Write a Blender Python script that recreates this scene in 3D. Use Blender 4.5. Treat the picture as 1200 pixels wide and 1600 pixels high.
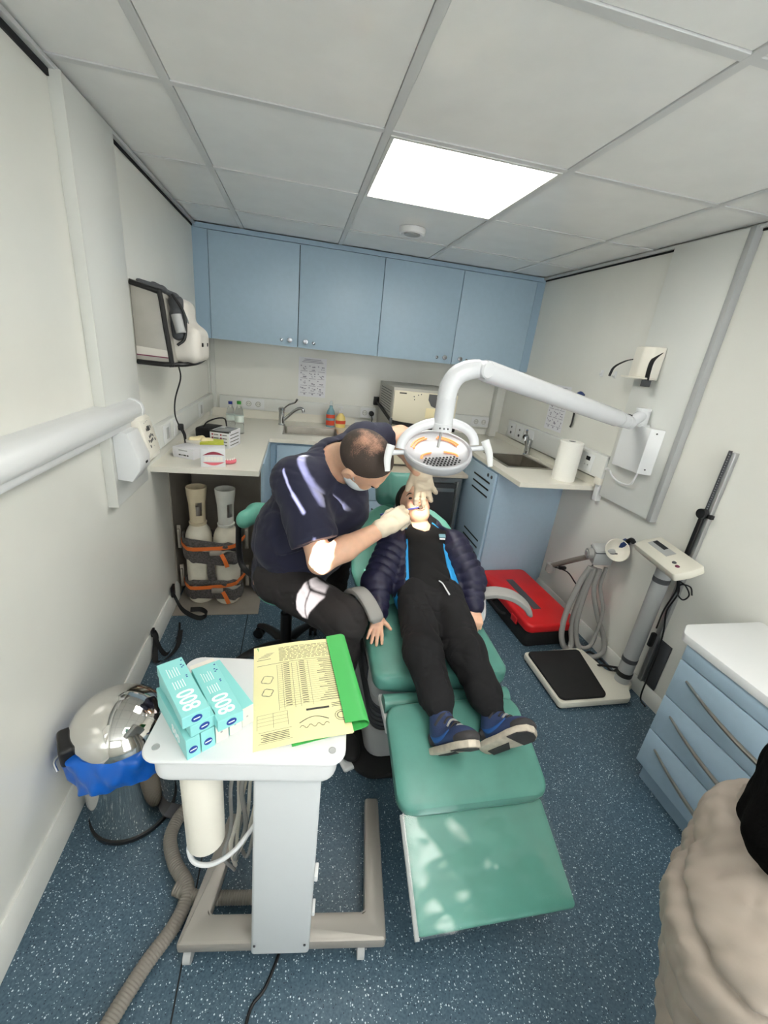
import bpy, bmesh, math, random
import numpy as np
from mathutils import Vector, Matrix, Euler

random.seed(7)
np.random.seed(7)
for o in list(bpy.data.objects):
    bpy.data.objects.remove(o, do_unlink=True)
scene = bpy.context.scene
COL = scene.collection

# ------------------------------------------------------------------ camera
W, H, YB, YR = 2.376, 2.063, 2.55, -2.3      # room: width, ceiling height, far wall, rear wall
cam_data = bpy.data.cameras.new('camera')
cam_data.sensor_fit = 'VERTICAL'
cam_data.sensor_height = 24.0
cam_data.lens = 24.0 * 652.35 / 1600.0
cam_data.clip_start = 0.02
cam = bpy.data.objects.new('camera', cam_data)
cam.location = (0.6568, -0.9309, 1.4715)
cam.rotation_euler = (1.1990, -0.10466, -0.18537)
COL.objects.link(cam)
scene.camera = cam

# ------------------------------------------------------------------ world, sun, exposure
world = bpy.data.worlds.new('world')
scene.world = world
world.use_nodes = True
wn = world.node_tree.nodes
wn['Background'].inputs['Color'].default_value = (0.75, 0.87, 1.0, 1)
wn['Background'].inputs['Strength'].default_value = 1.6

SUN_DIR = Vector((0.58, 0.74, -0.36)).normalized()   # the way sunlight travels
sun_data = bpy.data.lights.new('sun', 'SUN')
sun_data.energy = 110.0
sun_data.angle = math.radians(0.4)
sun_data.color = (1.0, 0.97, 0.93)
sun = bpy.data.objects.new('sun', sun_data)
sun.rotation_euler = SUN_DIR.to_track_quat('-Z', 'Y').to_euler()
sun.location = (-3, -4, 4)
COL.objects.link(sun)

PANEL_LIGHT = 14.5         # radiance of the LED ceiling panels
vs = scene.view_settings
vs.view_transform = 'Standard'
vs.look = 'None'
vs.exposure = 0.0
vs.gamma = 1.0
vs.use_curve_mapping = False

# ------------------------------------------------------------------ materials
def lin(c):
    out = []
    for x in c[:3]:
        x = x / 255.0
        out.append(x / 12.92 if x <= 0.04045 else ((x + 0.055) / 1.055) ** 2.4)
    return (out[0], out[1], out[2], 1.0)

MATS = {}
def mat(name, rgb, rough=0.5, metal=0.0, noise=0.0, nscale=30.0, bump=0.0, bscale=200.0,
        emit=None, estr=0.0, trans=0.0, ior=1.45, coat=0.0, sheen=0.0, alpha=1.0, rgb2=None, sss=0.0):
    m = bpy.data.materials.new(name)
    m.use_nodes = True
    nt = m.node_tree
    b = nt.nodes['Principled BSDF']
    b.inputs['Base Color'].default_value = lin(rgb)
    b.inputs['Roughness'].default_value = rough
    b.inputs['Metallic'].default_value = metal
    b.inputs['IOR'].default_value = ior
    b.inputs['Transmission Weight'].default_value = trans
    b.inputs['Coat Weight'].default_value = coat
    b.inputs['Sheen Weight'].default_value = sheen
    b.inputs['Alpha'].default_value = alpha
    if sss:
        b.inputs['Subsurface Weight'].default_value = sss
        b.inputs['Subsurface Radius'].default_value = (0.01, 0.004, 0.002)
        b.inputs['Subsurface Scale'].default_value = 0.5
    if emit is not None:
        b.inputs['Emission Color'].default_value = lin(emit)
        b.inputs['Emission Strength'].default_value = estr
    tc = None
    if noise > 0 or bump > 0 or rgb2 is not None:
        tc = nt.nodes.new('ShaderNodeTexCoord')
    if noise > 0 or rgb2 is not None:
        n = nt.nodes.new('ShaderNodeTexNoise')
        n.inputs['Scale'].default_value = nscale
        n.inputs['Detail'].default_value = 4
        nt.links.new(tc.outputs['Object'], n.inputs['Vector'])
        r = nt.nodes.new('ShaderNodeValToRGB')
        r.color_ramp.elements[0].position = 0.35
        r.color_ramp.elements[1].position = 0.65
        a = lin(rgb)
        c2 = lin(rgb2) if rgb2 is not None else tuple(max(0, x * (1 - noise)) for x in a[:3]) + (1,)
        r.color_ramp.elements[0].color = a
        r.color_ramp.elements[1].color = c2
        nt.links.new(n.outputs['Fac'], r.inputs['Fac'])
        nt.links.new(r.outputs['Color'], b.inputs['Base Color'])
    if bump > 0:
        n2 = nt.nodes.new('ShaderNodeTexNoise')
        n2.inputs['Scale'].default_value = bscale
        n2.inputs['Detail'].default_value = 3
        nt.links.new(tc.outputs['Object'], n2.inputs['Vector'])
        bp = nt.nodes.new('ShaderNodeBump')
        bp.inputs['Strength'].default_value = bump
        bp.inputs['Distance'].default_value = 0.002
        nt.links.new(n2.outputs['Fac'], bp.inputs['Height'])
        nt.links.new(bp.outputs['Normal'], b.inputs['Normal'])
    MATS[name] = m
    return m

M_wall = mat('wall_laminate', (230, 230, 223), 0.22, noise=0.04, nscale=3, bump=0.04, bscale=6)
M_wallp = mat('wall_panel_white', (218, 220, 216), 0.35)
M_trim = mat('white_trim', (214, 215, 210), 0.35)
M_ceil = mat('ceiling_tile_white', (242, 242, 240), 0.08, noise=0.04, nscale=9)
M_grid = mat('ceiling_grid_grey', (208, 209, 209), 0.35)
M_gap = mat('dark_gap', (28, 29, 31), 0.8)
M_blue = mat('cabinet_blue', (166, 190, 208), 0.42, noise=0.03, nscale=40)
M_blue_side = mat('cabinet_blue_edge', (152, 177, 197), 0.45)
M_counter = mat('counter_cream', (229, 226, 214), 0.25)
M_beige = mat('counter_beige', (196, 186, 170), 0.35)
M_steel = mat('brushed_steel', (176, 172, 164), 0.28, 1.0, noise=0.1, nscale=20)
M_steel_dull = mat('dull_steel_sheet', (168, 161, 150), 0.45, 0.35, noise=0.12, nscale=8)
M_chrome = mat('chrome', (224, 222, 218), 0.06, 1.0)
M_knob = mat('knob_chrome', (128, 130, 134), 0.14, 1.0)
M_bowl = mat('sink_bowl_steel', (132, 127, 118), 0.3, 0.9, noise=0.15, nscale=12)
M_edge = mat('panel_edge_grey', (172, 174, 174), 0.4)
M_chrome2 = mat('tap_chrome', (200, 202, 204), 0.12, 1.0)
M_black = mat('black_plastic', (20, 20, 22), 0.45)
M_blackg = mat('black_gloss', (12, 12, 14), 0.15)
M_rubber = mat('black_rubber', (24, 24, 25), 0.75, bump=0.3, bscale=300)
M_white = mat('white_plastic', (222, 224, 225), 0.3)
M_whitew = mat('white_warm_plastic', (230, 226, 214), 0.35)
M_lamp = mat('lamp_white', (216, 218, 222), 0.18, coat=0.2)
M_lampd = mat('lamp_dish_grey', (180, 182, 187), 0.35)
M_grey = mat('grey_plastic', (170, 172, 172), 0.4)
M_greyd = mat('dark_grey_plastic', (70, 72, 76), 0.5)
M_greyhose = mat('grey_hose', (150, 149, 146), 0.45)
M_cordhose = mat('taupe_hose', (126, 121, 113), 0.6)
M_green = mat('chair_vinyl_green', (90, 148, 136), 0.36, noise=0.1, nscale=14, bump=0.08, bscale=350)
M_greenl = mat('chair_vinyl_mint', (112, 184, 164), 0.36, noise=0.06, nscale=14)
M_cart = mat('cart_silver_paint', (150, 146, 140), 0.4, 0.25)
M_cartcol = mat('cart_column_grey', (196, 200, 202), 0.4)
M_turq = mat('carton_turquoise', (146, 216, 214), 0.45)
M_carton = mat('carton_inside_white', (228, 220, 210), 0.6)
M_emblem = mat('emblem_blue', (32, 66, 150), 0.4)
M_print = mat('print_dark', (70, 70, 64), 0.8)
M_printw = mat('print_white', (242, 250, 250), 0.5)
M_yellow = mat('form_yellow', (240, 232, 178), 0.7)
M_folder = mat('folder_green', (72, 182, 92), 0.5)
M_paper = mat('paper_white', (226, 226, 230), 0.35)
M_printv = mat('print_violet_grey', (150, 147, 160), 0.7)
M_red = mat('case_red', (206, 30, 34), 0.35, noise=0.1, nscale=8, bump=0.05, bscale=120)
M_binbag = mat('bin_liner_blue', (20, 98, 196), 0.28, bump=0.3, bscale=40)
M_cyl = mat('cylinder_cream', (222, 216, 198), 0.45, noise=0.12, nscale=14)
M_cylcap = mat('cylinder_cap_beige', (206, 192, 162), 0.5, noise=0.1, nscale=12)
M_cylcap2 = mat('cylinder_cap_white', (214, 214, 206), 0.5, noise=0.1, nscale=12)
M_felt = mat('felt_dark_grey', (66, 62, 60), 0.95, bump=1.0, bscale=160, rgb2=(98, 94, 92), nscale=120)
M_orange = mat('strap_orange', (222, 112, 48), 0.7)
M_strap = mat('strap_black', (16, 16, 17), 0.7)
M_bag = mat('bag_silver', (176, 173, 165), 0.3, 0.0, noise=0.12, nscale=12, bump=0.6, bscale=16)
M_bagw = mat('bag_white', (214, 210, 202), 0.45)
M_bagwin = mat('bag_window_grey', (120, 124, 126), 0.15)
M_plum = mat('bag_stripe_plum', (110, 40, 70), 0.5)
M_glass = mat('clear_bottle', (236, 242, 246), 0.04, trans=1.0, ior=1.2)
M_capb = mat('bottle_cap_blue', (34, 50, 130), 0.4)
M_capg = mat('bottle_cap_green', (70, 160, 70), 0.4)
M_labelw = mat('bottle_label', (220, 232, 224), 0.5)
M_soapo = mat('soap_orange', (224, 82, 54), 0.35)
M_soapb = mat('soap_teal', (120, 160, 172), 0.2)
M_soapy = mat('soap_yellow', (238, 214, 132), 0.3)
M_lime = mat('glove_box_lime', (206, 214, 76), 0.5)
M_latex = mat('latex_cream', (236, 222, 178), 0.5)
M_pink = mat('gum_pink', (222, 110, 124), 0.4)
M_maroon = mat('print_maroon', (150, 52, 70), 0.5)
M_tooth = mat('tooth_white', (242, 240, 232), 0.25)
M_tissue = mat('paper_towel', (240, 239, 232), 0.9, bump=0.5, bscale=90)
M_auto = mat('steriliser_cream', (218, 211, 188), 0.4)
M_autos = mat('steriliser_side', (176, 174, 166), 0.45)
M_darkpanel = mat('panel_dark_grey', (82, 82, 84), 0.3)
M_fridge = mat('fridge_steel', (140, 142, 142), 0.25, 0.8)
M_fridgeg = mat('fridge_dark_glass', (52, 54, 57), 0.12)
M_scale = mat('scale_cream', (216, 213, 200), 0.4)
M_alu = mat('aluminium', (190, 192, 194), 0.3, 0.9)
M_denim = mat('blue_plastic', (32, 52, 100), 0.4)
M_orangeglow = mat('lamp_warm_glow', (240, 150, 90), 0.4, emit=(255, 140, 70), estr=0.8)
M_panel_led = mat('led_panel', (255, 255, 250), 0.5, emit=(255, 252, 244), estr=PANEL_LIGHT)
M_skin = mat('skin_adult', (228, 182, 154), 0.48, noise=0.1, nscale=30, sss=0.15)
M_skinb = mat('skin_child', (232, 186, 158), 0.45, noise=0.06, nscale=40, sss=0.15)
M_navy = mat('tunic_navy', (26, 28, 52), 0.8, bump=0.25, bscale=500, sheen=0.1)
M_trouser = mat('trousers_black', (44, 41, 42), 0.85, bump=0.2, bscale=500)
M_glove = mat('glove_latex', (226, 212, 190), 0.5, bump=0.15, bscale=60)
M_mask = mat('mask_white', (228, 234, 240), 0.7)
M_jacket = mat('jacket_navy', (29, 29, 56), 0.5, bump=0.15, bscale=120)
M_cyan = mat('jacket_lining_cyan', (44, 150, 214), 0.6)
M_hoodie = mat('hoodie_black', (15, 15, 17), 0.9, bump=0.2, bscale=400)
M_jogger = mat('joggers_black', (22, 22, 25), 0.9, bump=0.3, bscale=300)
M_shoe = mat('shoe_navy', (48, 64, 104), 0.6, bump=0.3, bscale=250)
M_shoed = mat('shoe_dark_grey', (58, 56, 58), 0.7, bump=0.4, bscale=200)
M_swoosh = mat('shoe_blue', (44, 92, 160), 0.5)
M_sole = mat('sole_off_white', (206, 196, 180), 0.7, noise=0.2, nscale=50)
M_puffer = mat('puffer_taupe', (158, 147, 137), 0.62, bump=0.25, bscale=60)
M_hairb = mat('hair_black', (4, 4, 4), 0.95, bump=0.5, bscale=150)
M_hairb.node_tree.nodes['Principled BSDF'].inputs['Specular IOR Level'].default_value = 0.1
M_hairboy = mat('hair_dark_brown', (40, 28, 22), 0.7, bump=0.6, bscale=250)
M_lip = mat('lip', (196, 124, 110), 0.4)
M_eye = mat('eye_dark', (26, 20, 18), 0.2)
M_cavity = mat('mouth_dark', (70, 22, 22), 0.6)
M_screen = mat('display_dark', (36, 40, 44), 0.15)
M_violet = mat('instrument_blue', (70, 84, 170), 0.3)
def make_frosted():
    m = bpy.data.materials.new('frosted_glass'); m.use_nodes = True
    nt = m.node_tree; nt.nodes.remove(nt.nodes['Principled BSDF'])
    tr = nt.nodes.new('ShaderNodeBsdfTranslucent'); tr.inputs['Color'].default_value = (0.42, 0.43, 0.435, 1)
    nt.links.new(tr.outputs[0], nt.nodes['Material Output'].inputs['Surface'])
    return m
M_frost = make_frosted()
def make_pane():
    m = bpy.data.materials.new('window_glass'); m.use_nodes = True
    nt = m.node_tree; nt.nodes.remove(nt.nodes['Principled BSDF'])
    tr = nt.nodes.new('ShaderNodeBsdfTransparent'); gl = nt.nodes.new('ShaderNodeBsdfGlossy'); gl.inputs['Roughness'].default_value = 0.02
    mx = nt.nodes.new('ShaderNodeMixShader'); mx.inputs[0].default_value = 0.06
    nt.links.new(tr.outputs[0], mx.inputs[1]); nt.links.new(gl.outputs[0], mx.inputs[2])
    nt.links.new(mx.outputs[0], nt.nodes['Material Output'].inputs['Surface'])
    return m
M_sky_glass = make_pane()
def make_foil():
    m = bpy.data.materials.new('clear_vinyl'); m.use_nodes = True
    nt = m.node_tree; nt.nodes.remove(nt.nodes['Principled BSDF'])
    tr = nt.nodes.new('ShaderNodeBsdfTransparent'); tr.inputs['Color'].default_value = (0.93, 0.97, 0.96, 1)
    gl = nt.nodes.new('ShaderNodeBsdfGlossy'); gl.inputs['Roughness'].default_value = 0.17
    fr = nt.nodes.new('ShaderNodeFresnel'); fr.inputs['IOR'].default_value = 1.5
    mx = nt.nodes.new('ShaderNodeMixShader')
    tc = nt.nodes.new('ShaderNodeTexCoord'); no = nt.nodes.new('ShaderNodeTexNoise'); no.inputs['Scale'].default_value = 6; no.inputs['Detail'].default_value = 2; no.inputs['Distortion'].default_value = 0.8
    bp = nt.nodes.new('ShaderNodeBump'); bp.inputs['Strength'].default_value = 0.35; bp.inputs['Distance'].default_value = 0.012
    nt.links.new(tc.outputs['Object'], no.inputs['Vector']); nt.links.new(no.outputs['Fac'], bp.inputs['Height'])
    nt.links.new(bp.outputs['Normal'], gl.inputs['Normal']); nt.links.new(bp.outputs['Normal'], fr.inputs['Normal'])
    nt.links.new(fr.outputs[0], mx.inputs[0]); nt.links.new(tr.outputs[0], mx.inputs[1]); nt.links.new(gl.outputs[0], mx.inputs[2])
    nt.links.new(mx.outputs[0], nt.nodes['Material Output'].inputs['Surface'])
    return m
M_foil = make_foil()

def make_floor_mat():
    m = bpy.data.materials.new('floor_vinyl_blue')
    m.use_nodes = True
    nt = m.node_tree
    b = nt.nodes['Principled BSDF']
    b.inputs['Roughness'].default_value = 0.42
    tc = nt.nodes.new('ShaderNodeTexCoord')
    no = nt.nodes.new('ShaderNodeTexNoise')
    no.inputs['Scale'].default_value = 170
    no.inputs['Detail'].default_value = 5
    nt.links.new(tc.outputs['Object'], no.inputs['Vector'])
    base = nt.nodes.new('ShaderNodeValToRGB')
    base.color_ramp.elements[0].position = 0.3
    base.color_ramp.elements[1].position = 0.7
    base.color_ramp.elements[0].color = lin((51, 75, 91))
    base.color_ramp.elements[1].color = lin((78, 101, 115))
    nt.links.new(no.outputs['Fac'], base.inputs['Fac'])
    prev = base.outputs['Color']
    for sc, thr_r, thr_d, col in ((150, 0.82, 0.28, (200, 212, 218)), (170, 0.74, 0.26, (28, 46, 64)), (260, 0.82, 0.30, (176, 194, 204))):
        v = nt.nodes.new('ShaderNodeTexVoronoi')
        v.inputs['Scale'].default_value = sc
        nt.links.new(tc.outputs['Object'], v.inputs['Vector'])
        sep = nt.nodes.new('ShaderNodeSeparateColor')
        nt.links.new(v.outputs['Color'], sep.inputs['Color'])
        a = nt.nodes.new('ShaderNodeMath'); a.operation = 'GREATER_THAN'; a.inputs[1].default_value = thr_r
        nt.links.new(sep.outputs[0], a.inputs[0])
        d = nt.nodes.new('ShaderNodeMath'); d.operation = 'LESS_THAN'; d.inputs[1].default_value = thr_d
        nt.links.new(v.outputs['Distance'], d.inputs[0])
        mu = nt.nodes.new('ShaderNodeMath'); mu.operation = 'MULTIPLY'
        nt.links.new(a.outputs[0], mu.inputs[0]); nt.links.new(d.outputs[0], mu.inputs[1])
        mx = nt.nodes.new('ShaderNodeMix'); mx.data_type = 'RGBA'
        nt.links.new(mu.outputs[0], mx.inputs['Factor'])
        nt.links.new(prev, mx.inputs['A'])
        mx.inputs['B'].default_value = lin(col)
        prev = mx.outputs['Result']
    nt.links.new(prev, b.inputs['Base Color'])
    bp = nt.nodes.new('ShaderNodeBump')
    bp.inputs['Strength'].default_value = 0.15
    bp.inputs['Distance'].default_value = 0.001
    nt.links.new(no.outputs['Fac'], bp.inputs['Height'])
    nt.links.new(bp.outputs['Normal'], b.inputs['Normal'])
    return m
M_floor = make_floor_mat()

# ------------------------------------------------------------------ objects and mesh helpers
OFF = {}
def V(*a):
    return Vector(a if len(a) == 3 else a[0])

def tag(o, label=None, cat=None, group=None, kind=None):
    if label: o['label'] = label
    if cat: o['category'] = cat
    if group: o['group'] = group
    if kind: o['kind'] = kind
    return o

def thing(name, label, cat, loc=(0, 0, 0), rotz=0.0, group=None, local=False):
    o = bpy.data.objects.new(name, None)
    o.empty_display_size = 0.05
    COL.objects.link(o)
    o.location = loc
    o.rotation_euler = (0, 0, rotz)
    tag(o, label, cat, group)
    OFF[o.name] = Vector((0, 0, 0)) if local else Vector(loc)
    return o

def make_obj(name, verts, faces, m, parent=None, smooth=True, angle=32):
    me = bpy.data.meshes.new(name)
    verts = np.asarray(verts, dtype=np.float64).reshape(-1, 3)
    if parent is not None:
        off = OFF[parent.name]
    else:
        lo, hi = verts.min(0), verts.max(0)
        off = Vector(((lo[0] + hi[0]) / 2, (lo[1] + hi[1]) / 2, lo[2]))
    me.from_pydata((verts - np.array(off)).tolist(), [], faces)
    me.update()
    if m is not None:
        me.materials.append(m)
    o = bpy.data.objects.new(name, me)
    COL.objects.link(o)
    if parent is not None:
        o.parent = parent
    else:
        o.location = off
    OFF[o.name] = Vector(off)
    if smooth:
        me.polygons.foreach_set('use_smooth', [True] * len(me.polygons))
        me.set_sharp_from_angle(angle=math.radians(angle))
    return o

def rotz(a): return Matrix.Rotation(a, 4, 'Z')
def frame(o, x, y, z):
    m = Matrix.Identity(4)
    for i, c in enumerate((x, y, z)):
        for j in range(3): m[j][i] = c[j]
    for j in range(3): m[j][3] = o[j]
    return m
def aim(p, d, up=(0, 0, 1)):
    """frame with local z along d"""
    z = Vector(d).normalized()
    u = Vector(up)
    if abs(z.dot(u)) > 0.98: u = Vector((1, 0, 0))
    x = u.cross(z).normalized()
    y = z.cross(x)
    return frame(p, x, y, z)

def catmull(pts, n=6, closed=False):
    P = [np.array(p, float) for p in pts]
    if len(P) < 3: return P
    out = []
    N = len(P)
    rng = range(N) if closed else range(N - 1)
    for i in rng:
        p0 = P[(i - 1) % N] if (closed or i > 0) else 2 * P[0] - P[1]
        p1, p2 = P[i], P[(i + 1) % N]
        p3 = P[(i + 2) % N] if (closed or i + 2 < N) else 2 * P[-1] - P[-2]
        for k in range(n):
            t = k / n
            out.append(0.5 * ((2 * p1) + (p2 - p0) * t + (2 * p0 - 5 * p1 + 4 * p2 - p3) * t * t + (-p0 + 3 * p1 - 3 * p2 + p3) * t ** 3))
    if not closed: out.append(P[-1])
    return out

class MB:
    def __init__(self):
        self.v = []; self.f = []
    def add(self, verts, faces, M=None):
        b = len(self.v)
        for p in verts:
            p = Vector(p)
            if M is not None: p = M @ p
            self.v.append((p.x, p.y, p.z))
        for f in faces: self.f.append([i + b for i in f])
        return self
    def bm(self, bm, M=None):
        bm.verts.ensure_lookup_table()
        bm.verts.index_update()
        self.add([v.co.copy() for v in bm.verts], [[v.index for v in f.verts] for f in bm.faces], M)
        bm.free()
        return self
    def box(self, x0, x1, y0, y1, z0, z1, bev=0.0, seg=2, M=None):
        bm = bmesh.new()
        bmesh.ops.create_cube(bm, size=1.0)
        for v in bm.verts:
            v.co = Vector(((x0 + x1) / 2 + v.co.x * (x1 - x0), (y0 + y1) / 2 + v.co.y * (y1 - y0), (z0 + z1) / 2 + v.co.z * (z1 - z0)))
        if bev > 0:
            bev = min(bev, 0.49 * min(abs(x1 - x0), abs(y1 - y0), abs(z1 - z0)))
            bmesh.ops.bevel(bm, geom=list(bm.edges), offset=bev, segments=seg, profile=0.5, affect='EDGES')
        return self.bm(bm, M)
    def prism(self, poly, z0, z1, bev=0.0, seg=2, M=None, corner=0.0, cseg=4):
        """extrude a 2D outline along z; corner rounds the vertical edges"""
        bm = bmesh.new()
        lo = [bm.verts.new((p[0], p[1], z0)) for p in poly]
        hi = [bm.verts.new((p[0], p[1], z1)) for p in poly]
        n = len(poly)
        bm.faces.new(list(reversed(lo))); bm.faces.new(hi)
        for i in range(n):
            bm.faces.new((lo[i], lo[(i + 1) % n], hi[(i + 1) % n], hi[i]))
        bmesh.ops.recalc_face_normals(bm, faces=bm.faces)
        if corner > 0:
            es = [e for e in bm.edges if abs(e.verts[0].co.z - e.verts[1].co.z) > 1e-6 and abs(e.verts[0].co.x - e.verts[1].co.x) < 1e-6 and abs(e.verts[0].co.y - e.verts[1].co.y) < 1e-6]
            bmesh.ops.bevel(bm, geom=es, offset=corner, segments=cseg, profile=0.5, affect='EDGES')
        if bev > 0:
            es = [e for e in bm.edges if abs(e.verts[0].co.z - e.verts[1].co.z) < 1e-6]
            bmesh.ops.bevel(bm, geom=es, offset=bev, segments=seg, profile=0.5, affect='EDGES')
        return self.bm(bm, M)
    def tube(self, pts, r, n=10, sub=6, closed=False, caps=True, flat=1.0, M=None, up=None):
        P = catmull(pts, sub, closed) if sub > 1 else [np.array(p, float) for p in pts]
        L = len(P)
        if callable(r): R = [r(i / max(1, L - 1)) for i in range(L)]
        elif isinstance(r, (list, tuple)):
            R = list(np.interp(np.linspace(0, 1, L), np.linspace(0, 1, len(r)), r))
        else: R = [r] * L
        verts = []; faces = []
        t0 = P[1] - P[0]; t0 /= np.linalg.norm(t0) + 1e-12
        nrm = np.array(up if up is not None else ((0, 0, 1) if abs(t0[2]) < 0.9 else (1, 0, 0)), float)
        for i in range(L):
            a = P[(i - 1) % L] if (closed or i > 0) else P[i]
            b = P[(i + 1) % L] if (closed or i < L - 1) else P[i]
            t = b - a; t /= np.linalg.norm(t) + 1e-12
            nrm = nrm - t * nrm.dot(t); nrm /= np.linalg.norm(nrm) + 1e-12
            bi = np.cross(t, nrm)
            for k in range(n):
                an = 2 * math.pi * k / n
                verts.append(P[i] + R[i] * (math.cos(an) * flat * nrm + math.sin(an) * bi))
        rings = L if closed else L - 1
        for i in range(rings):
            j = (i + 1) % L
            for k in range(n):
                k2 = (k + 1) % n
                faces.append([i * n + k, i * n + k2, j * n + k2, j * n + k])
        if caps and not closed:
            faces.append(list(range(n - 1, -1, -1)))
            faces.append([(L - 1) * n + k for k in range(n)])
        return self.add(verts, faces, M)
    def cyl(self, p0, p1, r0, r1=None, n=20):
        return self.tube([p0, p1], [r0, r0 if r1 is None else r1], n=n, sub=1)
    def lathe(self, prof, n=28, M=None, a0=0.0, a1=2 * math.pi, caps=True):
        full = abs(a1 - a0 - 2 * math.pi) < 1e-6
        verts = []; faces = []
        m = n if full else n + 1
        for (r, z) in prof:
            for k in range(m):
                a = a0 + (a1 - a0) * k / n
                verts.append((r * math.cos(a), r * math.sin(a), z))
        for i in range(len(prof) - 1):
            for k in range(n):
                k2 = (k + 1) % m
                faces.append([i * m + k, i * m + k2, (i + 1) * m + k2, (i + 1) * m + k])
        ring = len(prof) >= 4 and prof[0][0] > 0.004 and abs(prof[0][1] - prof[-1][1]) < 0.012 and abs(prof[0][0] - prof[-1][0]) < 0.015
        if ring:
            for k in range(n):
                k2 = (k + 1) % m; j = len(prof) - 1
                faces.append([j * m + k, j * m + k2, k2, k])
        elif full and caps:
            if prof[0][0] > 1e-6: faces.append(list(range(m - 1, -1, -1)))
            if prof[-1][0] > 1e-6: faces.append([(len(prof) - 1) * m + k for k in range(m)])
        return self.add(verts, faces, M)
    def ell(self, c, r, n=16, M=None):
        prof = [(max(1e-5, math.sin(math.pi * i / n)), -math.cos(math.pi * i / n)) for i in range(n + 1)]
        T = Matrix.Translation(Vector(c)) @ Matrix.Diagonal((r[0], r[1], r[2], 1))
        if M is not None: T = M @ T
        return self.lathe(prof, n * 2, T)
    def ribbon(self, pts, w, t, normal, sub=5, closed=False):
        """flat strap: width vector w (list or one vector), thickness t along normal-ish"""
        P = catmull(pts, sub, closed)
        L = len(P); verts = []; faces = []
        wv = np.array(w, float)
        for i in range(L):
            a = P[(i - 1) % L] if (closed or i > 0) else P[i]
            b = P[(i + 1) % L] if (closed or i < L - 1) else P[i]
            tg = b - a; tg /= np.linalg.norm(tg) + 1e-12
            ww = wv - tg * wv.dot(tg)
            nn = np.cross(tg, ww); nn = nn / (np.linalg.norm(nn) + 1e-12) * t / 2
            verts += [P[i] - ww / 2 - nn, P[i] + ww / 2 - nn, P[i] + ww / 2 + nn, P[i] - ww / 2 + nn]
        rings = L if closed else L - 1
        for i in range(rings):
            j = (i + 1) % L
            for k in range(4):
                k2 = (k + 1) % 4
                faces.append([i * 4 + k, i * 4 + k2, j * 4 + k2, j * 4 + k])
        if not closed:
            faces.append([3, 2, 1, 0]); faces.append([(L - 1) * 4 + k for k in range(4)])
        return self.add(verts, faces)
    def build(self, name, m, parent=None, smooth=True, angle=32):
        return make_obj(name, self.v, self.f, m, parent, smooth, angle)

def solo(name, mb, m, label, cat, group=None, angle=32):
    o = mb.build(name, m, None, True, angle)
    return tag(o, label, cat, group)
def struct(name, mb, m, parent=None):
    o = mb.build(name, m, parent)
    if parent is None: o['kind'] = 'structure'
    return o
def text_mb(txt, size, M, depth=0.0004, align='CENTER', bold=0.0):
    cu = bpy.data.curves.new('text', 'FONT')
    cu.body = txt; cu.size = size; cu.extrude = depth; cu.align_x = align; cu.align_y = 'CENTER'
    cu.resolution_u = 3; cu.offset = bold
    ob = bpy.data.objects.new('text', cu)
    COL.objects.link(ob)
    dg = bpy.context.evaluated_depsgraph_get()
    me = bpy.data.meshes.new_from_object(ob.evaluated_get(dg))
    mb = MB().add([v.co.copy() for v in me.vertices], [list(p.vertices) for p in me.polygons], M)
    bpy.data.objects.remove(ob, do_unlink=True)
    bpy.data.meshes.remove(me)
    return mb

# ------------------------------------------------------------------ implicit surfaces for soft shapes
def _n(a): 
    a = np.array(a, float); return a / (np.linalg.norm(a) + 1e-12)
class Cone:
    def __init__(s, a, b, ra, rb, k=0.02, op='u', flat=None, quilt=None):
        s.a, s.b, s.ra, s.rb, s.k, s.op, s.flat, s.quilt = np.array(a, float), np.array(b, float), ra, rb, k, op, flat, quilt
    def bounds(s):
        r = max(s.ra, s.rb) * (1.0 if s.flat is None else max(1.0, s.flat[1])) + (0 if s.quilt is None else s.quilt[1])
        return np.minimum(s.a, s.b) - r, np.maximum(s.a, s.b) + r
    def ev(s, X, Y, Z):
        ba = s.b - s.a; L2 = ba.dot(ba) + 1e-12
        px, py, pz = X - s.a[0], Y - s.a[1], Z - s.a[2]
        if s.flat is not None:
            ax = _n(s.flat[0]); q = (px * ax[0] + py * ax[1] + pz * ax[2]) * (1.0 / s.flat[1] - 1.0)
            px, py, pz = px + ax[0] * q, py + ax[1] * q, pz + ax[2] * q
        t = np.clip((px * ba[0] + py * ba[1] + pz * ba[2]) / L2, 0, 1)
        d = np.sqrt((px - t * ba[0]) ** 2 + (py - t * ba[1]) ** 2 + (pz - t * ba[2]) ** 2) - (s.ra + (s.rb - s.ra) * t)
        if s.quilt is not None:
            ph = s.quilt[2] if len(s.quilt) > 2 else 0.0
            d = d - s.quilt[1] * (np.abs(np.sin(math.pi * (t * math.sqrt(L2) / s.quilt[0] + ph))) ** 0.55 - 0.5)
        if s.flat is not None and s.flat[1] < 1: d = d * s.flat[1] ** 0.5
        return d
class Ell:
    def __init__(s, c, r, R=None, k=0.02, op='u'):
        s.c, s.r, s.k, s.op = np.array(c, float), np.array(r, float), k, op
        s.R = np.eye(3) if R is None else np.array(R, float)   # columns are axes
    def bounds(s):
        m = np.abs(s.R) @ s.r
        return s.c - m, s.c + m
    def ev(s, X, Y, Z):
        px, py, pz = X - s.c[0], Y - s.c[1], Z - s.c[2]
        q = [px * s.R[0, i] + py * s.R[1, i] + pz * s.R[2, i] for i in range(3)]
        k0 = np.sqrt(sum((q[i] / s.r[i]) ** 2 for i in range(3))) + 1e-9
        k1 = np.sqrt(sum((q[i] / s.r[i] ** 2) ** 2 for i in range(3))) + 1e-9
        return k0 * (k0 - 1.0) / k1
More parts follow.
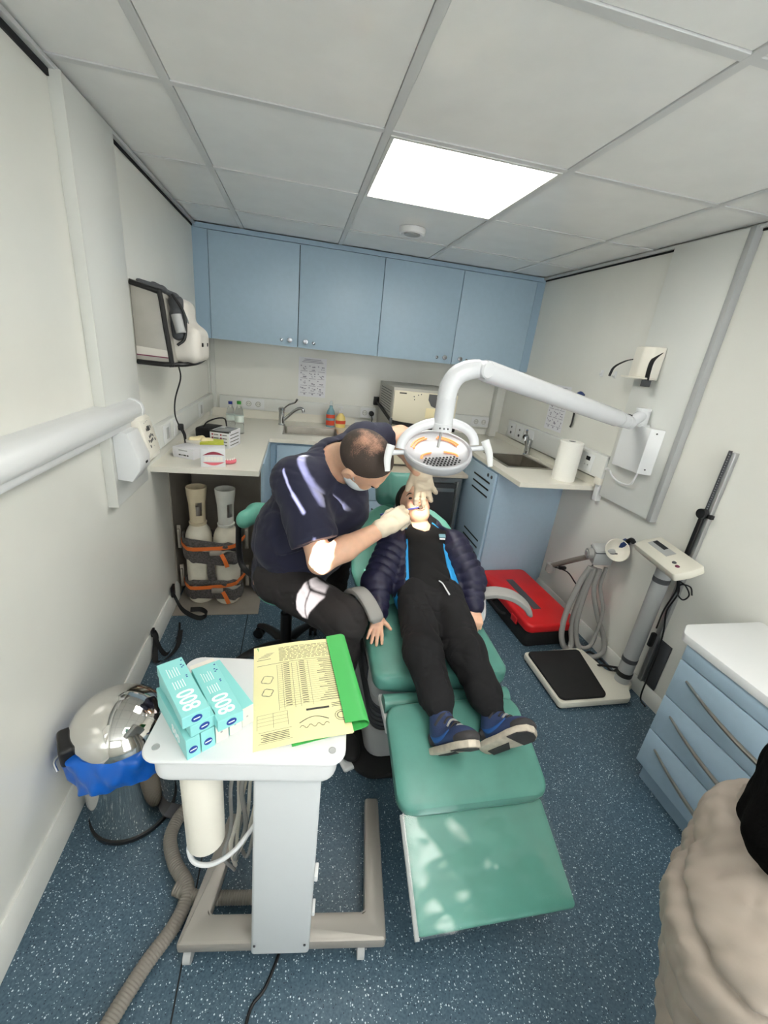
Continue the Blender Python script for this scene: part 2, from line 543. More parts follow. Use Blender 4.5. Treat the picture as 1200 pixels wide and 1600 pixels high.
class RBox:
    def __init__(s, c, h, rad, R=None, k=0.01, op='u'):
        s.c, s.h, s.rad, s.k, s.op = np.array(c, float), np.array(h, float), rad, k, op
        s.R = np.eye(3) if R is None else np.array(R, float)
    def bounds(s):
        m = np.abs(s.R) @ s.h
        return s.c - m, s.c + m
    def ev(s, X, Y, Z):
        px, py, pz = X - s.c[0], Y - s.c[1], Z - s.c[2]
        q = [np.abs(px * s.R[0, i] + py * s.R[1, i] + pz * s.R[2, i]) - (s.h[i] - s.rad) for i in range(3)]
        out = np.sqrt(sum(np.maximum(a, 0) ** 2 for a in q))
        return out + np.minimum(np.maximum(q[0], np.maximum(q[1], q[2])), 0) - s.rad
class Half:
    """keep (op 'i') the side where (p-c).n < 0"""
    def __init__(s, c, n, k=0.004, lo=None, hi=None):
        s.c, s.n, s.k, s.op = np.array(c, float), _n(n), k, 'i'
        s.lo, s.hi = lo, hi
    def bounds(s): return s.lo, s.hi
    def ev(s, X, Y, Z):
        return (X - s.c[0]) * s.n[0] + (Y - s.c[1]) * s.n[1] + (Z - s.c[2]) * s.n[2]

def chain(pts, rads, k=0.02, **kw):
    return [Cone(pts[i], pts[i + 1], rads[i], rads[i + 1], k, **kw) for i in range(len(pts) - 1)]

def implicit(prims, vox, disp=None, relax=1):
    un = [p for p in prims if p.op == 'u']
    lo = np.min([p.bounds()[0] for p in un], axis=0) - 4 * vox - 0.012
    hi = np.max([p.bounds()[1] for p in un], axis=0) + 4 * vox + 0.012
    n = np.ceil((hi - lo) / vox).astype(int) + 1
    ax = [(lo[i] + vox * np.arange(n[i])).astype(np.float32) for i in range(3)]
    G = np.full(n, 0.5, np.float32)
    for p in prims:
        b = p.bounds()
        if b[0] is None: i0, i1 = np.zeros(3, int), n
        else:
            m = p.k + 3 * vox + 0.004
            i0 = np.clip(np.floor((b[0] - m - lo) / vox).astype(int), 0, n)
            i1 = np.clip(np.ceil((b[1] + m - lo) / vox).astype(int) + 1, 0, n)
        if np.any(i1 <= i0): continue
        X = ax[0][i0[0]:i1[0]][:, None, None]; Y = ax[1][i0[1]:i1[1]][None, :, None]; Z = ax[2][i0[2]:i1[2]][None, None, :]
        d = p.ev(X, Y, Z).astype(np.float32)
        sl = (slice(i0[0], i1[0]), slice(i0[1], i1[1]), slice(i0[2], i1[2]))
        g = G[sl]; k = max(p.k, 1e-5)
        if p.op == 'u':
            h = np.clip(0.5 + 0.5 * (g - d) / k, 0, 1)
            G[sl] = d * h + g * (1 - h) - k * h * (1 - h)
        else:
            dd = -d if p.op == 's' else d
            h = np.clip(0.5 - 0.5 * (g - dd) / k, 0, 1)
            G[sl] = dd * h + g * (1 - h) + k * h * (1 - h)
    if disp is not None:
        idx = np.nonzero(np.abs(G) < 0.03)
        P = np.stack([ax[i][idx[i]] for i in range(3)], 1)
        G[idx] += disp(P).astype(np.float32)
    s = G < 0
    c = [s[i:n[0] - 1 + i, j:n[1] - 1 + j, k:n[2] - 1 + k] for i in (0, 1) for j in (0, 1) for k in (0, 1)]
    cnt = sum(x.astype(np.int8) for x in c)
    cells = np.argwhere((cnt > 0) & (cnt < 8))
    cid = np.full(cnt.shape, -1, np.int32)
    cid[cells[:, 0], cells[:, 1], cells[:, 2]] = np.arange(len(cells))
    corner = np.array([(i, j, k) for i in (0, 1) for j in (0, 1) for k in (0, 1)])
    vals = np.stack([G[cells[:, 0] + a, cells[:, 1] + b, cells[:, 2] + d_] for a, b, d_ in corner], 1)
    acc = np.zeros((len(cells), 3)); num = np.zeros(len(cells))
    for a in range(8):
        for b in range(a + 1, 8):
            if np.abs(corner[a] - corner[b]).sum() != 1: continue
            va, vb = vals[:, a], vals[:, b]
            m = (va < 0) != (vb < 0)
            t = va[m] / (va[m] - vb[m])
            acc[m] += corner[a] + t[:, None] * (corner[b] - corner[a])
            num[m] += 1
    verts = lo + (cells + acc / num[:, None]) * vox
    quads = []
    for axis in range(3):
        sa = [slice(None)] * 3; sb = [slice(None)] * 3
        sa[axis] = slice(0, n[axis] - 1); sb[axis] = slice(1, n[axis])
        A, B = s[tuple(sa)], s[tuple(sb)]
        e = np.argwhere(A != B)
        o1, o2 = (axis + 1) % 3, (axis + 2) % 3
        e = e[(e[:, o1] > 0) & (e[:, o2] > 0) & (e[:, o1] < n[o1] - 1) & (e[:, o2] < n[o2] - 1)]
        d1 = np.zeros(3, int); d1[o1] = 1
        d2 = np.zeros(3, int); d2[o2] = 1
        def gid(q): return cid[q[:, 0], q[:, 1], q[:, 2]]
        q = np.stack([gid(e - d1 - d2), gid(e - d2), gid(e), gid(e - d1)], 1)
        ins = A[e[:, 0], e[:, 1], e[:, 2]]
        q[~ins] = q[~ins][:, ::-1]
        quads.append(q)
    Q = np.concatenate(quads)
    Q = Q[(Q >= 0).all(1)]
    for _ in range(relax):
        s_ = np.zeros_like(verts); w = np.zeros(len(verts))
        for a, b in ((0, 1), (1, 2), (2, 3), (3, 0)):
            np.add.at(s_, Q[:, a], verts[Q[:, b]]); np.add.at(w, Q[:, a], 1)
            np.add.at(s_, Q[:, b], verts[Q[:, a]]); np.add.at(w, Q[:, b], 1)
        verts = 0.5 * verts + 0.5 * s_ / np.maximum(w, 1)[:, None]
    return verts, Q.tolist()

def soft(name, prims, vox, m, parent=None, disp=None, relax=1):
    v, f = implicit(prims, vox, disp, relax)
    return make_obj(name, v, f, m, parent, True, 75)

def creases(amp, freqs, seed=1, sharp=3.0):
    """soft cloth with narrow drawn-in creases"""
    rs = np.random.RandomState(seed)
    D = [(_n(rs.normal(size=3)) * f, rs.rand() * 6.28, _n(rs.normal(size=3)) * f * 0.5, rs.rand() * 6.28, _n(rs.normal(size=3)) * f * 0.25, rs.rand() * 6.28) for f in freqs]
    def fn(P):
        o = np.zeros(len(P))
        for d, ph, d2, ph2, d3, ph3 in D:
            w = np.clip(0.5 + 0.9 * np.sin(P @ d3 + ph3), 0, 1)
            o += w * (1 - np.abs(np.sin(0.5 * (P @ d) + ph + 1.1 * np.sin(P @ d2 + ph2)))) ** sharp
        return amp * o / len(D) * 1.6
    return fn
def waves(amp, freqs, seed=1):
    """cloth folds as a sum of a few directed sine ripples"""
    rs = np.random.RandomState(seed)
    D = [(_n(rs.normal(size=3)) * f, rs.rand() * 6.28, _n(rs.normal(size=3)) * f * 0.45, rs.rand() * 6.28) for f in freqs]
    def fn(P):
        o = np.zeros(len(P))
        for d, ph, d2, ph2 in D:
            o += np.sin(P @ d + ph + 1.3 * np.sin(P @ d2 + ph2))
        return amp * o / len(D)
    return fn
# ================================================================== the room
floor = struct('floor', MB().box(-0.05, W + 0.05, YR - 0.05, YB + 0.05, -0.06, 0.0), M_floor)
MB().box(0.4125, 0.4165, YR, 1.75, -0.001, 0.0006).build('weld_seam', M_gap, floor)

SY0, SY1, SZ0, SZ1 = -0.90, -0.16, 0.82, 1.66          # unseen side window added beside the viewer to let the sun in
wl = struct('wall_left', MB().box(-0.06, 0.0, YR, SY0, 0, H + 0.08).box(-0.06, 0.0, SY1, YB, 0, H + 0.08).box(-0.06, 0.0, SY0, SY1, 0, SZ0).box(-0.06, 0.0, SY0, SY1, SZ1, H + 0.08), M_wall)
wr = struct('wall_right', MB().box(W, W + 0.06, YR, YB, 0, H + 0.08), M_wall)
wb = struct('wall_back', MB().box(-0.06, W + 0.06, YB, YB + 0.06, 0, H + 0.08), M_wall)
# raised service panels on both side walls
MB().box(-0.002, 0.03, 0.632, 0.966, 0.838, 2.052, 0.002).build('service_panel', M_wallp, wl)
MB().box(0.0, 0.034, 0.626, 0.634, 0.838, 2.052, 0.001).build('panel_edge', M_trim, wl)
MB().box(W - 0.032, W + 0.002, 0.678, 1.04, 0.832, 2.054, 0.002).build('service_panel', M_wallp, wr)
MB().box(W - 0.036, W, 0.654, 0.680, 0.828, 2.056, 0.001).build('panel_edge', M_edge, wr)
# far corner cover strips
struct('trim_1', MB().box(0.0, 0.045, YB - 0.012, YB, 0.86, 1.42, 0.002).box(0.0, 0.012, YB - 0.05, YB, 0.86, 1.42, 0.002), M_trim)
struct('trim_2', MB().box(W - 0.075, W, YB - 0.075, YB, 0.86, 1.42, 0.003), M_trim)
# skirting boards with a chamfered top
def skirting(name, x, s, y0, y1, h):
    poly = [(0, 0), (s * 0.016, 0), (s * 0.016, h - 0.018), (s * 0.006, h), (0, h)]
    M = Matrix(((1, 0, 0, x), (0, 0, 1, 0), (0, 1, 0, 0), (0, 0, 0, 1)))
    return struct(name, MB().prism(poly, y0, y1, M=M), M_trim)
skirting('baseboard_left', 0.0, 1, YR, 1.33, 0.105)
skirting('baseboard_right', W, -1, YR, 1.40, 0.078)
# wall angles under the ceiling, with a shadow gap below
t3 = struct('trim_3', MB().box(0, 0.022, YR, 2.2, H - 0.014, H - 0.002, 0.001), M_grid)
MB().box(0, 0.006, YR, 0.626, H - 0.030, H - 0.014).build('shadow_gap', M_gap, t3)
MB().box(0, 0.006, 0.967, 2.2, H - 0.024, H - 0.014).build('shadow_gap', M_gap, t3)
t4 = struct('trim_4', MB().box(W - 0.022, W, YR, 2.2, H - 0.014, H - 0.002, 0.001), M_grid)
MB().box(W - 0.006, W, YR, 0.654, H - 0.022, H - 0.014).build('shadow_gap', M_gap, t4)
MB().box(W - 0.006, W, 1.041, 2.2, H - 0.022, H - 0.014).build('shadow_gap', M_gap, t4)

# ------------------------------------------------ suspended ceiling: tiles in a grid of bars
ceiling = struct('ceiling', MB().box(-0.06, W + 0.06, YR - 0.05, YB + 0.06, H + 0.035, H + 0.09), M_ceil)
gx = [0.0, 0.2925, 0.8925, 1.4925, 2.0925, W]
gy = [YR, -1.8, -1.2, -0.6, 0.0, 0.6, 1.2, 1.8, 2.2]
PANELS = {(2, 5): 'lit', (2, 2): 'lit', (3, 0): 'lit'}
for i in range(5):
    for j in range(8):
        if (i, j) in PANELS: continue
        dz = random.uniform(0, 0.0012)
        MB().box(gx[i] + 0.0135, gx[i + 1] - 0.0135, gy[j] + 0.0135, gy[j + 1] - 0.0135, H + 0.003 + dz, H + 0.016, 0.001, 1).build('ceiling_tile', M_ceil, ceiling)
for x in gx[1:-1]:
    MB().box(x - 0.0125, x + 0.0125, YR, 2.2, H, H + 0.02, 0.001, 1).build('grid_bar', M_grid, ceiling)
for y in gy[1:-1]:
    MB().box(0, W, y - 0.012, y + 0.012, H + 0.0004, H + 0.02, 0.001, 1).build('grid_bar', M_grid, ceiling)
def led_panel(i, j, label):
    x0, x1, y0, y1 = gx[i] + 0.0125, gx[i + 1] - 0.0125, gy[j] + 0.0125, gy[j + 1] - 0.0125
    t = thing('ceiling_light', label, 'light', ((x0 + x1) / 2, (y0 + y1) / 2, H))
    fr = 0.012
    m = MB()
    m.box(x0, x1, y0, y0 + fr, H - 0.002, H + 0.014); m.box(x0, x1, y1 - fr, y1, H - 0.002, H + 0.014)
    m.box(x0, x0 + fr, y0 + fr, y1 - fr, H - 0.002, H + 0.014); m.box(x1 - fr, x1, y0 + fr, y1 - fr, H - 0.002, H + 0.014)
    m.build('frame', M_trim, t)
    MB().box(x0 + fr, x1 - fr, y0 + fr, y1 - fr, H + 0.002, H + 0.012).build('diffuser', M_panel_led, t)
led_panel(2, 5, 'square lit ceiling light panel above the treatment chair')
led_panel(2, 2, 'square lit ceiling light panel behind the viewer')
led_panel(3, 0, 'square lit ceiling panel added by the rear wall for fill light')  # unseen panel, added to raise the ambient light
# round ceiling fixture
t = thing('smoke_detector', 'small round white detector on the ceiling between light panel and wall cabinets', 'detector', (1.212, 1.56, H))
MB().lathe([(0.0, -0.012), (0.03, -0.014), (0.058, -0.026), (0.066, -0.022), (0.07, -0.006), (0.07, 0.003)], 32, Matrix.Translation((1.212, 1.56, H))).build('housing', M_white, t)
MB().lathe([(0.0, -0.026), (0.03, -0.03), (0.042, -0.026), (0.042, -0.016)], 28, Matrix.Translation((1.212, 1.56, H))).build('grille', M_grey, t)

# ------------------------------------------------ rear wall with unseen windows added for daylight fill (behind the viewer)
WX0, WX1, WZ0, WZ1 = 0.10, 1.10, 1.10, 1.98
VX0, VX1, VZ0, VZ1 = 1.22, 2.30, 0.25, 1.98
m = MB()
m.box(-0.06, WX0, YR - 0.05, YR, 0, H + 0.08).box(VX1, W + 0.06, YR - 0.05, YR, 0, H + 0.08).box(WX1, VX0, YR - 0.05, YR, 0, H + 0.08)
m.box(WX0, WX1, YR - 0.05, YR, 0, WZ0).box(WX0, WX1, YR - 0.05, YR, WZ1, H + 0.08)
m.box(VX0, VX1, YR - 0.05, YR, 0, VZ0).box(VX0, VX1, YR - 0.05, YR, VZ1, H + 0.08)
struct('wall_rear', m, M_wall)
def window(name, x0, x1, z0, z1, glass):
    w = struct(name, MB().box(x0 + 0.002, x1 - 0.002, YR - 0.034, YR - 0.032, z0 + 0.002, z1 - 0.002), glass)
    m = MB()
    for a in ((x0, x0 + 0.03, z0, z1), (x1 - 0.03, x1, z0, z1), (x0, x1, z0, z0 + 0.03), (x0, x1, z1 - 0.03, z1)):
        m.box(a[0], a[1], YR - 0.045, YR + 0.006, a[2], a[3], 0.002)
    m.build('window_frame', M_trim, w)
    return w
w2 = window('fill_window_2', WX0, WX1, WZ0, WZ1, M_frost)
w3 = window('fill_window_3', VX0, VX1, VZ0, VZ1, M_frost)
w1 = struct('window_1', MB().box(-0.044, -0.040, SY0 + 0.002, SY1 - 0.002, SZ0 + 0.002, SZ1 - 0.002), M_sky_glass)
m = MB()
for a in ((SY0, SY0 + 0.03, SZ0, SZ1), (SY1 - 0.03, SY1, SZ0, SZ1), (SY0, SY1, SZ0, SZ0 + 0.03), (SY0, SY1, SZ1 - 0.03, SZ1)):
    m.box(-0.05, 0.005, a[0], a[1], a[2], a[3], 0.002)
m.build('window_frame', M_trim, w1)
# ================================================================== fitted furniture
def knob(mb, x, y, z, n=(0, -1, 0), r=0.0165, l=0.024):
    M = aim((x, y, z), n)
    return mb.lathe([(r * 0.8, 0), (r * 0.8, 0.002), (r * 0.45, 0.004), (r * 0.45, l * 0.5), (r, l * 0.7), (r * 0.95, l * 0.95), (0.0001, l)], 20, M)
def lock(mb, x, y, z, n=(0, -1, 0), r=0.0105):
    M = aim((x, y, z), n)
    return mb.lathe([(r, 0), (r, 0.004), (r * 0.7, 0.005), (r * 0.5, 0.002), (0.0001, 0.002)], 18, M)

# wall cabinets: two double-door units, fillers and fascia
struct('trim_5', MB().box(0.0, 0.088, 2.203, 2.22, 1.42, 2.034).box(0.0, W, 2.200, 2.22, 2.036, H), M_blue_side)
struct('trim_6', MB().box(2.314, W, 2.203, 2.22, 1.42, 2.034), M_blue_side)
for n, (xa, xb, lab) in enumerate(((0.09, 1.1965, 'blue double-door wall cabinet over the tap and hand-washing poster'),
                                   (1.1985, 2.312, 'blue double-door wall cabinet over the cream steriliser'))):
    t = thing('wall_cabinet', lab, 'cabinet', ((xa + xb) / 2, 2.36, 1.42), group='blue wall cabinets')
    MB().box(xa, xb, 2.222, YB, 1.424, 2.034).build('body', M_blue_side, t)
    xm = (xa + xb) / 2
    MB().box(xm - 0.004, xm + 0.004, 2.2195, 2.2215, 1.425, 2.03).build('shadow_gap', M_gap, t); MB().box(xb - 0.003, xb + 0.0005, 2.2195, 2.2215, 1.425, 2.03).build('shadow_gap', M_gap, t)
    for k, (da, db) in enumerate(((xa + 0.001, xm - 0.0022), (xm + 0.0022, xb - 0.001))):
        d = MB().box(da, db, 2.200, 2.219, 1.420, 2.033, 0.0015).build('door', M_blue, t)
        s = -1 if k == 0 else 1
        kx = (db - 0.058) if k == 0 else (da + 0.058)
        if n == 0: kx = xm + s * 0.052
        knob(MB(), kx, 2.200, 1.462).build('knob', M_knob, d)
        lock(MB(), kx + s * 0.055, 2.200, 1.458).build('lock', M_knob, d)

# worktops
def slab(mb, rects, z0, z1):
    for (x0, x1, y0, y1) in rects: mb.box(x0, x1, y0, y1, z0, z1)
    return mb
CT = 0.86
wt = slab(MB(), [(0, 0.482, 1.09, 1.84), (0, 0.58, 1.84, YB), (0.94, 1.12, 1.84, YB), (0.58, 0.94, 1.84, 2.02), (0.58, 0.94, 2.28, YB)], 0.834, CT)
wt.box(0.012, 0.46, YB - 0.018, YB, CT, 0.925).box(0.46, 1.12, YB - 0.018, YB, CT, 0.925)
solo('worktop', wt, M_counter, 'cream L-shaped worktop around the corner over the gas cylinders', 'worktop')
wt = slab(MB(), [(1.885, 1.98, 1.11, YB), (2.27, W, 1.11, YB), (1.98, 2.27, 1.11, 1.45), (1.98, 2.27, 1.80, YB)], 0.834, CT)
wt.box(W - 0.02, W, 1.11, YB, CT, 0.905)
solo('worktop', wt, M_counter, 'cream worktop with angled small sink and kitchen roll', 'worktop')
solo('worktop', MB().box(1.12, 1.884, 1.815, YB, 0.66, 0.685, 0.002), M_beige, 'low beige worktop above the small fridge carrying the steriliser', 'worktop')

def sink(x0, x1, y0, y1, label):
    t = thing('sink', label, 'sink', ((x0 + x1) / 2, (y0 + y1) / 2, CT), group=None)
    m = MB(); r = 0.022
    m.box(x0 - r, x1 + r, y0 - r, y0, CT, CT + 0.004, 0.0015); m.box(x0 - r, x1 + r, y1, y1 + r, CT, CT + 0.004, 0.0015)
    m.box(x0 - r, x0, y0, y1, CT, CT + 0.004, 0.0015); m.box(x1, x1 + r, y0, y1, CT, CT + 0.004, 0.0015)
    m.build('rim', M_steel, t)
    b = MB(); d = CT - 0.13; e = 0.025
    P = [(x0, y0, CT + .002), (x1, y0, CT + .002), (x1, y1, CT + .002), (x0, y1, CT + .002), (x0 + e, y0 + e, d), (x1 - e, y0 + e, d), (x1 - e, y1 - e, d), (x0 + e, y1 - e, d)]
    b.add(P, [[0, 1, 5, 4][::-1], [1, 2, 6, 5][::-1], [2, 3, 7, 6][::-1], [3, 0, 4, 7][::-1], [4, 5, 6, 7]])
    b.build('bowl', M_bowl, t)
    MB().lathe([(0.026, 0.003), (0.02, 0.001), (0.0001, 0.001)], 20, Matrix.Translation(((x0 + x1) / 2, (y0 + y1) / 2, d))).build('drain', M_chrome2, t)
sink(0.58, 0.94, 2.02, 2.28, 'steel sink under the lever tap beside the soap bottles')
sink(1.985, 2.265, 1.455, 1.795, 'small steel sink beside the kitchen roll')

def tap(x, y, fx, fy, label, h=0.105, reach=0.17, lever=True):
    t = thing('tap', label, 'tap', (x, y, CT))
    f = np.array((fx, fy, 0.0))
    p = np.array((x, y, CT))
    up = np.array((0, 0, 1.0))
    MB().lathe([(0.026, 0), (0.026, 0.008), (0.021, 0.012), (0.021, h), (0.024, h + 0.004), (0.024, h + 0.022), (0.012, h + 0.028), (0.0001, h + 0.028)], 22, Matrix.Translation((x, y, CT))).build('body', M_chrome2, t)
    MB().tube([p + up * 0.035 + f * 0.015, p + up * 0.07 + f * 0.05, p + up * 0.115 + f * 0.1, p + up * 0.14 + f * reach * 0.85, p + up * 0.135 + f * reach, p + up * 0.115 + f * (reach + 0.006)], 0.011, 12).build('spout', M_chrome2, t)
    MB().tube([p + up * (h + 0.012) + f * 0.01, p + up * (h + 0.05) + f * 0.055, p + up * (h + 0.072) + f * 0.105, p + up * (h + 0.10) + f * 0.125], [0.006, 0.006, 0.006, 0.009], 10).build('lever', M_chrome2, t)
tap(0.54, 2.33, 0.9, -0.35, 'chrome long-lever tap at the sink near the poster')
tap(2.31, 1.83, -0.6, -0.55, 'chrome tap at the small sink beside kitchen roll', h=0.09, reach=0.12)

# base units
t = thing('base_cabinet', 'blue base cabinet under the sink behind the dentist', 'cabinet', (0.8, 2.15, 0))
MB().box(0.49, 1.12, 1.862, 2.53, 0.0, 0.70).box(0.49, 1.12, 1.862, 1.88, 0.70, 0.832).build('body', M_blue_side, t)
for a, b in ((0.53, 0.82), (0.824, 1.115)):
    d = MB().box(a, b, 1.845, 1.861, 0.09, 0.815, 0.0015).build('door', M_blue, t)
    knob(MB(), b - 0.05, 1.845, 0.74).build('knob', M_knob, d)
MB().box(0.472, 0.489, 1.33, 1.861, 0.02, 0.832).build('end_panel', M_blue, t)
t = thing('drawer_unit', 'narrow light blue drawer unit left of the small fridge', 'drawers', (1.225, 2.1, 0))
MB().box(1.123, 1.325, 1.85, 2.53, 0.0, 0.658).build('body', M_blue_side, t)
for z0, z1 in ((0.08, 0.26), (0.264, 0.455), (0.459, 0.648)):
    d = MB().box(1.126, 1.322, 1.832, 1.849, z0, z1, 0.0015).build('drawer', M_blue, t)
    MB().tube([(1.2, 1.832, z1 - 0.06), (1.205, 1.812, z1 - 0.06), (1.275, 1.812, z1 - 0.06), (1.28, 1.832, z1 - 0.06)], 0.005, 8, sub=3).build('handle', M_greyd, d)
t = thing('fridge', 'small steel-framed dark fridge behind the chair headrest', 'fridge', (1.58, 2.1, 0))
MB().box(1.328, 1.845, 1.85, 2.45, 0.0, 0.656, 0.003).build('body', M_fridge, t)
m = MB(); m.box(1.328, 1.35, 1.822, 1.85, 0.03, 0.656); m.box(1.823, 1.845, 1.822, 1.85, 0.03, 0.656); m.box(1.35, 1.823, 1.822, 1.85, 0.630, 0.656); m.box(1.35, 1.823, 1.822, 1.85, 0.03, 0.06)
m.build('frame', M_fridge, t)
d = MB().box(1.362, 1.80, 1.812, 1.848, 0.07, 0.612, 0.003).build('door', M_fridgeg, t)
MB().box(1.37, 1.79, 1.800, 1.8115, 0.555, 0.585, 0.003).build('handle', M_fridge, d)
MB().box(1.36, 1.46, 1.815, 1.849, 0.6145, 0.627).build('vent', M_gap, t)
t = thing('locker_cabinet', 'blue cabinet with black vent slots under the small sink', 'cabinet', (2.13, 1.95, 0))
MB().box(1.902, W - 0.002, 1.40, 2.53, 0.0, 0.70).box(1.902, W - 0.002, 1.40, 1.418, 0.70, 0.832).box(1.902, 1.92, 1.418, 2.53, 0.70, 0.832).build('body', M_blue, t)
d = MB().box(1.884, 1.901, 1.415, 1.885, 0.05, 0.815, 0.003).build('door', M_blue, t)
MB().box(1.886, 1.901, 1.89, 2.5, 0.05, 0.832).build('side_strip', M_blue_side, t)
for zz in (0.737, 0.690, 0.642, 0.325, 0.275, 0.227):
    MB().box(1.8825, 1.8842, 1.466, 1.725, zz - 0.0055, zz + 0.0055).build('vent_slot', M_gap, d)
for yy in (1.455, 1.508):
    lock(MB(), 1.884, yy, 0.783, (-1, 0, 0), 0.011).build('lock', M_greyd, d)
for k in range(2):
    lock(MB(), 2.12 + 0.03 * k, 1.40, 0.80, (0, -1, 0), 0.004).build('screw', M_greyd, t)

# steel-lined niche with its floor sheet
t = thing('steel_niche', 'dull steel lining behind and below the two gas cylinders', 'lining', (0.24, 1.5, 0))
MB().box(0.018, 0.47, 1.742, 1.75, 0.002, 0.83).build('rear_sheet', M_steel_dull, t)
MB().box(0.002, 0.008, 1.335, 1.742, 0.002, 0.83).build('side_sheet', M_steel_dull, t); MB().box(0.464, 0.470, 1.335, 1.742, 0.002, 0.83).build('side_sheet', M_steel_dull, t)
MB().box(0.018, 0.470, 1.14, 1.74, 0.0008, 0.003).build('floor_sheet', M_steel_dull, t)

# socket trunking along the three walls
def socket(mbw, x, y, z, n, kind, parent):
    """one round earthed socket insert"""
    M = aim((x, y, z), n)
    MB().lathe([(0.022, 0.0), (0.022, 0.003), (0.019, 0.0035), (0.018, 0.0008), (0.0001, 0.0006)], 22, M).build('socket', M_trim, parent)
    MB().lathe([(0.0190, 0.0031), (0.0172, 0.0031)], 22, M, caps=False).ell((0.008, 0, 0.0008), (0.0028, 0.0028, 0.002), 6, M).ell((-0.008, 0, 0.0008), (0.0028, 0.0028, 0.002), 6, M).build('socket_holes', M_greyd, parent)
t = thing('cable_trunking', 'white socket trunking on the wall behind the lever tap', 'trunking', (0.9, YB, 0.92))
body = MB().box(0.07, 1.285, YB - 0.03, YB - 0.0005, 0.925, 1.02, 0.002).box(1.80, 2.296, YB - 0.03, YB - 0.0005, 0.925, 1.02, 0.002)
body.build('body', M_wallp, t)
for xa, xb in ((0.24, 0.40), (1.16, 1.282), (2.13, 2.29)):
    p = MB().box(xa, xb, YB - 0.034, YB - 0.03, 0.932, 1.012, 0.0015).build('socket_plate', M_white, t)
    for k in (0.28, 0.72):
        socket(None, xa + (xb - xa) * k, YB - 0.0345, 0.972, (0, -1, 0), 0, p)
t = thing('cable_trunking', 'white socket trunking above the corner worktop with tissue boxes', 'trunking', (0, 1.8, 0.93))
MB().box(0.0005, 0.03, 1.16, YB - 0.055, 0.925, 1.03, 0.002).build('body', M_wallp, t)
for ya, yb, k in ((1.22, 1.34, 'b'), (1.40, 1.53, 's'), (1.99, 2.12, 'b')):
    p = MB().box(0.03, 0.034, ya, yb, 0.935, 1.02, 0.0015).build('socket_plate', M_white, t)
    if k == 's': socket(None, 0.0345, 1.467, 0.975, (1, 0, 0), 0, p)
    else: MB().box(0.034, 0.036, (ya + yb) / 2 - 0.018, (ya + yb) / 2 + 0.018, 0.95, 1.005, 0.001).build('switch', M_grey, p)
t = thing('cable_trunking', 'white box trunking with switches above the small sink', 'trunking', (W, 1.6, 0.93))
MB().box(W - 0.045, W - 0.0005, 1.045, 2.24, 0.92, 1.05, 0.002).build('body', M_wallp, t)
for ya, yb, k in ((2.10, 2.21, 'k'), (1.97, 2.08, 'k'), (1.82, 1.95, 's'), (1.14, 1.25, 'd')):
    p = MB().box(W - 0.049, W - 0.045, ya, yb, 0.935, 1.035, 0.0015).build('socket_plate', M_white, t)
    c = (ya + yb) / 2
    if k == 's':
        socket(None, W - 0.0495, c, 0.98, (-1, 0, 0), 0, p)
        MB().lathe([(0.018, 0), (0.018, 0.03), (0.012, 0.036), (0.0001, 0.036)], 18, aim((W - 0.05, c, 0.98), (-1, 0, 0))).build('plug', M_black, p)
    elif k == 'k':
        MB().box(W - 0.052, W - 0.049, c - 0.01, c + 0.01, 0.955, 0.972).box(W - 0.052, W - 0.049, c - 0.006, c + 0.006, 1.0, 1.012).build('switch', M_greyd, p)
    else:
        MB().box(W - 0.051, W - 0.049, c - 0.025, c + 0.01, 0.995, 1.018).build('display', M_screen, p)
        MB().box(W - 0.051, W - 0.049, c - 0.02, c - 0.012, 0.965, 0.972).box(W - 0.051, W - 0.049, c + 0.006, c + 0.012, 0.965, 0.972).build('button', M_grey, p)

# drawer chest with bowed handles
t = thing('drawer_chest', 'blue chest of wide drawers with long bowed steel handles', 'drawers', (2.19, -0.36, 0))
MB().box(2.0021, W - 0.003, -0.80, 0.008, 0.095, 0.645).build('body', M_blue_side, t)
MB().box(2.0010, 2.0020, -0.798, 0.0075, 0.10, 0.642).build('shadow_gap', M_gap, t)
MB().box(2.03, W - 0.003, -0.80, 0.003, 0.0, 0.095).build('plinth', M_blue_side, t)
MB().prism([(1.978, -0.82), (W - 0.002, -0.82), (W - 0.002, 0.075), (2.035, 0.075), (1.978, 0.03)], 0.645, 0.675, bev=0.003, corner=0.012).build('top', M_white, t)
for z0, z1, h in ((0.586, 0.643, False), (0.4245, 0.581, True), (0.2625, 0.4195, True), (0.098, 0.2575, True)):
    d = MB().box(1.984, 2.0005, -0.80, 0.008, z0, z1, 0.0012).build('drawer', M_blue, t)
    if h:
        zc = z1 - 0.055
        P = [(1.984 - 0.052 * math.sin(math.pi * k / 10) ** 0.9, -0.040 - 0.62 * k / 10, zc - 0.012 * math.sin(math.pi * k / 10)) for k in range(11)]
        MB().tube(P, lambda u: 0.004 + 0.0035 * math.sin(math.pi * u), 10, sub=3).build('handle', M_steel, d)

